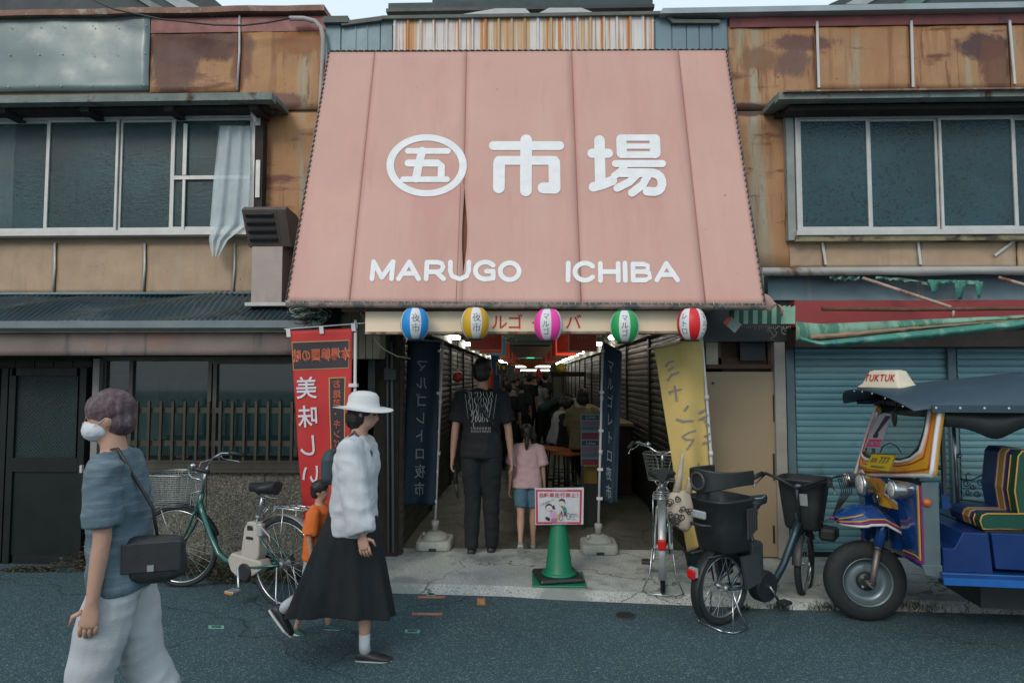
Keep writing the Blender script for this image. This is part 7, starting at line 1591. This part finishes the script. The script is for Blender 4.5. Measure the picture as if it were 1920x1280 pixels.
    if hair in ('short', 'bob', 'pony', 'long'):
        hb3.ell(hd_ + Rh @ V((-.006 * H, 0, .022 * H)), (.060 * H, .051 * H, .054 * H), 20, 14, Rh); hb3.ell(hd_ + Rh @ V((-.022 * H, 0, -.012 * H)), (.040 * H, .046 * H, .043 * H), 16, 10, Rh)
        if hair == 'bob': hb3.ell(hd_ + Rh @ V((-.018 * H, 0, -.022 * H)), (.046 * H, .054 * H, .052 * H), 18, 12, Rh)
        if hair == 'pony': hb3.tube([hd_ + Rh @ V((-.05 * H, 0, .0)), hd_ + Rh @ V((-.078 * H, 0, -.03 * H)), hd_ + Rh @ V((-.080 * H, 0, -.09 * H)), hd_ + Rh @ V((-.072 * H, 0, -.14 * H))], [.018 * H, .022 * H, .020 * H, .006 * H], 12)
        hh = remesh(hb3, vox * .8, 2, .006, 3, 30)
        hh.build('hair', hm, th)
    elif hair == 'cap':
        hb3.ell(hd_ + Rh @ V((0, 0, .02 * H)), (.062 * H, .052 * H, .050 * H), 20, 12, Rh); hb3.ell(hd_ + Rh @ V((.06 * H, 0, .022 * H)), (.045 * H, .040 * H, .006 * H), 16, 6, Rh); remesh(hb3, vox * .8, 2).build('cap', hm, th)
    if mask:
        mb = MB(); mb.ell(hd_ + Rh @ V((.030 * H, 0, -.026 * H)), (.040 * H, .040 * H, .032 * H), 18, 12, Rh); mm = remesh(mb, vox * .6, 2, .004, 1, 30); mm.build('face_mask', plain('mask_white', (.55, .58, .62), .7), th)
        mb = MB()
        for s in (1, -1): mb.tube([hd_ + Rh @ V((.03 * H, s * .040 * H, -.015 * H)), hd_ + Rh @ V((0, s * .050 * H, -.0 * H))], .0015, 4)
        mb.build('mask_loop', plain('mask_white', (.55, .58, .62), .7), th)
    return th, dict(hd=hd_, Rh=Rh, sh=sh, shl=shl, el=el, wr=wr_, P=Pv, sp=sp_, an=an, kn=kn)
tee_b = M('black_tshirt', (.008, .010, .013), .85, 0, .2, 6, .3, 120); teeg = M('grey_teal_tshirt', (.075, .125, .16), .85, 0, .15, 4, .35, 150, over=[('n', (.13, .18, .21), 20, (.2, .2, 2.2), .5, .62)])
wht = M('white_linen', (.50, .53, .57), .8, 0, .08, 3, .3, 120); gpants = M('pale_grey_trousers', (.40, .43, .46), .85, 0, .08, 3, .3, 120); blkc = M('black_cloth', (.007, .010, .013), .85, 0, .2, 4, .3, 100)
pinkt = M('pink_tshirt', (.46, .31, .32), .85, 0, .06, 4, .25, 100); teals = M('teal_shorts', (.06, .14, .19), .85, 0, .12, 6, .3); navyt = M('navy_tshirt', (.018, .025, .038), .85, 0, .15, 6, .3)
# 1 tall man from behind
mp = V((P(903, 1020, 6.05).x, 6.02, 0))
man, J = person('tall man in black shirt with white back print and black trousers', mp, 90, 1.79, legs=((3, -6), (5, 0)), arms=((-2, 6), (0, 5)), out=(.20, .20), shirt=tee_b, bm=blkc, loose=1.6, feet=(20, 0))
prm = plain('shirt_print_white', (.42, .42, .42), .8)
def bk(u, v, off=0.):     # back of the shirt: u right as seen from behind, v up from chest centre
    c_ = J['P'] + J['sp'] * (.20 * 1.79 + v); return c_ + V((-.066 * 1.79 - .016 - off + .35 * u * u, -u, 0))
rr = random.Random(12); mb = MB()
for k in range(46):
    v0 = .16 - .30 * (k // 9) / 5.4; hw = .125 - .10 * (k // 9) / 9; u0 = -hw + 2 * hw * ((k % 9) + .5) / 9; L_ = .028
    mb.tube([bk(u0 + rr.uniform(-.008, .008), v0 + L_), bk(u0 + rr.uniform(-.010, .010), v0), bk(u0 + rr.uniform(-.012, .012), v0 - L_)], rr.uniform(.0025, .0055), 4)
mb.tube([bk(-.145, .17), bk(-.115, -.06)], .002, 4); mb.tube([bk(.145, .17), bk(.115, -.06)], .002, 4)
for k in range(26): u0 = -.085 + .17 * (k % 13) / 12; v0 = -.145 - .028 * (k // 13); mb.tube([bk(u0, v0 + .011, .002), bk(u0 + rr.uniform(-.006, .006), v0 - .011, .002)], rr.uniform(.002, .0035), 4)
mb.build('shirt_print', prm, man)
mb = MB(); sh_ = J['shl']; mb.tube([sh_[0] + V((.02, 0, .045)), bk(-.06, .17, .01), bk(0, .05, .012), bk(.10, -.10, .01), bk(.165, -.18, -.05)], .010, 6); mb.build('shoulder_strap', blk2, man)
mb = MB(); wv = J['wr'][0]; mb.lathe([(.021, -.008), (.023, 0), (.021, .008)], wv + V((0, 0, .02)), 14); mb.build('wristband', blackm, man)
# thing in his left hand
um = thing('folded_umbrella', 'small dark folded umbrella dangling from the left hand of the tall man', 'umbrella', man.matrix_basis @ (wv + V((.03, 0, -.30))))
mb = MB(); g0 = man.matrix_basis @ (wv + V((.01, 0, -.09))); mb.tube([g0, g0 + V((.02, 0, -.05)), g0 + V((.03, 0, -.16))], [.006, .016, .024], 8); mb.tube([g0 + V((.03, 0, -.16)), g0 + V((.05, 0, -.30))], [.024, .006], 8); mb.build('folded_canopy', blk2, um)
# 2 girl
person('small girl in pink shirt and blue shorts with a black ponytail', V((P(988, 1015, 6.2).x, 6.2, 0)), 90, 1.16, legs=((-14, -38), (4, -2)), arms=((-3, 4), (2, 8)), out=(.16, .16), shirt=pinkt, bm=teals, bottom='shorts', hair='pony', loose=2.2, shoe=plain('grey_sneaker', (.20, .25, .28)), feet=(-45, 0), vox=.011)
# 3 walker on the left
wl_ = V((-1.755, 2.75, -K))
w1, J1 = person('walking woman in grey blue shirt, white trousers and face mask at the left edge', wl_, 200, 1.61, legs=((13, 2), (-11, -26)), arms=((-2, 6), (-10, 2)), out=(.10, .12), lean=5, head=4, shirt=teeg, sleeve='short', bm=gpants, bottom='wide', hair='short', hm=M('plum_brown_hair', (.075, .045, .055), .55, 0, .3, 30, .6, 140, over=[('n', (.13, .09, .10), 40, (1, 1, .12), .5, .6)]), mask=True, vox=.010, loose=1.5, shoe=plain('white_shoe', (.5, .5, .5)), feet=(0, -35))
# her bag and apron-like dark wrap
mb = MB(); mb.rings([elr(J1['P'] + V((-.14 + dx, .11, dz + .10)), fx, fy, (0, 0, 1)) for dx, dz, fx, fy in ((0, -.12, .06, .03), (0, -.10, .13, .055), (0, .03, .125, .055), (.0, .06, .10, .03))])
bg2 = thing('shoulder_bag', 'black shoulder bag against the hip of the woman in white trousers', 'bag', wl_, rz=R(200)); remesh(mb, .012, 3, .012, 2, 8).build('bag_body', blk2, bg2)
mb = MB(); mb.tube([J1['P'] + V((-.15, .11, .16)), J1['P'] + V((-.13, .11, .28)), J1['sh'] + V((-.03, .10, .06)), J1['sh'] + V((.05, -.02, .04)), J1['P'] + V((.12, -.10, .2)), J1['P'] + V((.04, -.12, .05))], .007, 6); mb.build('strap', blk2, bg2)
mb = MB(); c_ = J1['P'] + V((-.14, .170, .09)); mb.bbox(c_ + V((-.11, -.004, -.06)), c_ + V((.11, .004, .06)), .003); mb.build('flap', plain('bag_flap', (.022, .024, .027), .45), bg2); mb = MB(); mb.box(c_ + V((-.012, .004, -.055)), c_ + V((.012, .010, -.03))); mb.build('buckle', alu, bg2)
# 4 walker with the hat
wh_ = V((-1.09, 3.95, -K))
w2, J2 = person('walking woman in white hat, loose white shirt and long black skirt with black sneakers', wh_, 0, 1.56, legs=((-22, -56), (15, 0)), arms=((-10, 8), (8, 12)), out=(.12, .14), lean=3, head=10, shirt=wht, sleeve='long', bm=blkc, bottom='skirt', hair='bob', vox=.010, loose=3.5, shoe=blk2, feet=(-50, 0))
hatm = M('white_sun_hat', (.55, .57, .58), .8, 0, .06, 4, .3, 150)
hb4 = MB(); hc = J2['hd'] + V((0, 0, .035)); Rt = Matrix.Rotation(R(3), 3, 'Y')
rings = []
for r_, z in ((.165, -.012), (.168, -.016), (.13, -.005), (.098, .004), (.092, .03), (.088, .065), (.07, .088), (.035, .098), (.005, .10)): rings.append([hc + Rt @ V((r_ * math.cos(2 * math.pi * k / 36) * (1.12 if r_ > .11 else 1.05), r_ * math.sin(2 * math.pi * k / 36) * .95, z + .008 * math.sin(4 * math.pi * k / 36) * (r_ > .11))) for k in range(36)])
hb4.rings(rings); hb4.build('sun_hat', hatm, w2)
for i in (0, 1): mb = MB(); q = J2['an'][i]; u_ = (J2['kn'][i] - q).normalized(); mb.tube([q + u_ * .10, q + u_ * .03, q + V((.005, 0, -.01))], [.034, .033, .034], 12); mb.build('sock', plain('pale_sock', (.40, .44, .48), .8), w2)
bp = thing('backpack', 'dark blue pack on the back of the woman in the white hat', 'bag', wh_, rz=0); mb = MB(); mb.rings([elr(J2['P'] + J2['sp'] * t + V((-.15, .0, 0)), fx, fy, (0, 0, 1)) for t, fx, fy in ((.20, .03, .06), (.23, .06, .10), (.36, .065, .11), (.41, .04, .08))]); remesh(mb, .012, 3).build('pack_body', plain('dark_blue_pack', (.03, .055, .07), .7), bp)
mb = MB()
for y in (-.085, .085): mb.tube([J2['P'] + J2['sp'] * .40 + V((-.12, y, 0)), J2['sh'] + V((0, y, .065)), J2['sh'] + V((.105, y, -.06)), J2['P'] + J2['sp'] * .26 + V((.10, y, 0)), J2['P'] + J2['sp'] * .23 + V((-.02, y * 1.7, 0))], .010, 6)
mb.build('strap', plain('dark_blue_pack', (.03, .055, .07), .7), bp)
# 5 child beside her
person('small child in orange shirt and pale blue shorts half hidden beside the hat wearer', V((-1.42, 4.28, -K)), 0, .98, legs=((12, 4), (-8, -20)), arms=((10, 30), (-6, 10)), shirt=M('orange_shirt', (.60, .13, .02), .8, 0, .08, 6, .3), bm=M('pale_denim', (.30, .36, .40), .85, 0, .12, 8, .3), bottom='shorts', hair='short', vox=.011, loose=2.6, shoe=plain('green_shoe', (.02, .09, .08)), feet=(0, -18))
# crowd inside the arcade
cr_ = [('young person in navy shirt and black trousers seen from behind', 978, 14.2, 80, 1.50, navyt, blkc, 'short', {}),
       ('man in black shirt with head turned standing deep in the walkway', 993, 16.5, 50, 1.68, tee_b, blkc, 'short', {}),
       ('person in white shirt with black backpack straps deep in the walkway', 1013, 17.6, 85, 1.55, wht, blkc, 'short', {}),
       ('person in dark green shirt bending forward in the walkway', 1018, 15.6, 0, 1.60, M('dark_green_shirt', (.02, .06, .05), .85), blkc, 'short', dict(lean=62, head=20, arms=((20, 30), (30, 40)))),
       ('dark clothed person by the left shutters behind the tall man', 953, 11.2, 90, 1.52, tee_b, blkc, 'short', {}),
       ('person in pale shirt half hidden by the tall man', 948, 13.4, 75, 1.58, M('pale_check_shirt', (.22, .24, .24), .85), blkc, 'short', {}),
       ('person with black cap far down the walkway left of centre', 970, 19.5, 90, 1.60, blkc, blkc, 'cap', {}),
       ('person in grey shirt far down the walkway in the centre', 985, 21.5, 270, 1.66, M('grey_shirt', (.12, .13, .12), .85), blkc, 'short', {}),
       ('person in pale shirt furthest down the walkway', 1003, 23, 270, 1.62, M('cream_shirt', (.30, .27, .20), .85), navyt, 'bob', {}),
       ('person with pale hat deep in the walkway left of centre', 963, 17.2, 90, 1.56, M('olive_shirt', (.07, .075, .05), .85), blkc, 'cap', {}),
       ('person in red shirt far down the walkway', 996, 25, 270, 1.60, M('red_shirt', (.16, .03, .02), .85), blkc, 'short', {}),
       ('tall person in black far down the walkway beside the stall', 1022, 19, 120, 1.72, blkc, blkc, 'short', {}),
       ('person in dark shirt far down the walkway right of centre', 1012, 20.5, 100, 1.58, navyt, blkc, 'bob', {})]
for lab_, px, Y, fc, H, s_, b_, hr_, kw in cr_:
    x = P(px, 760, Y).x; k_ = dict(legs=((8, 2), (-6, -12)), arms=((4, 14), (-5, 6))); k_.update(kw)
    person(lab_, V((x, Y, 0)), fc, H, shirt=s_, bm=b_, hair=hr_, vox=.022, detail=False, loose=1.6, **k_)
seatd = dict(legs=((84, 4), (84, 6)), sit=.64)
person('boy in white shirt sitting on a bar stool beside the walkway', V((P(1040, 790, 9.9).x, 9.9, 0)), 20, 1.45, shirt=wht, bm=blkc, hair='short', vox=.018, detail=False, loose=2, arms=((30, 80), (30, 80)), lean=14, head=18, **seatd)
person('dark clothed person holding up a phone on a bar stool', V((P(1060, 800, 9.3).x, 9.3, 0)), 30, 1.42, shirt=tee_b, bm=blkc, hair='short', vox=.018, detail=False, loose=2, arms=((40, 130), (30, 120)), lean=6, **seatd)
person('woman with black bob in beige shirt sitting at the counter', V((P(1093, 800, 8.6).x, 8.6, 0)), 80, 1.54, shirt=M('beige_shirt', (.20, .17, .10), .85, 0, .1, 4, .2), bm=blkc, hair='bob', vox=.014, detail=False, loose=3, arms=((20, 70), (20, 70)), legs=((84, 4), (84, 6)), sit=.72)
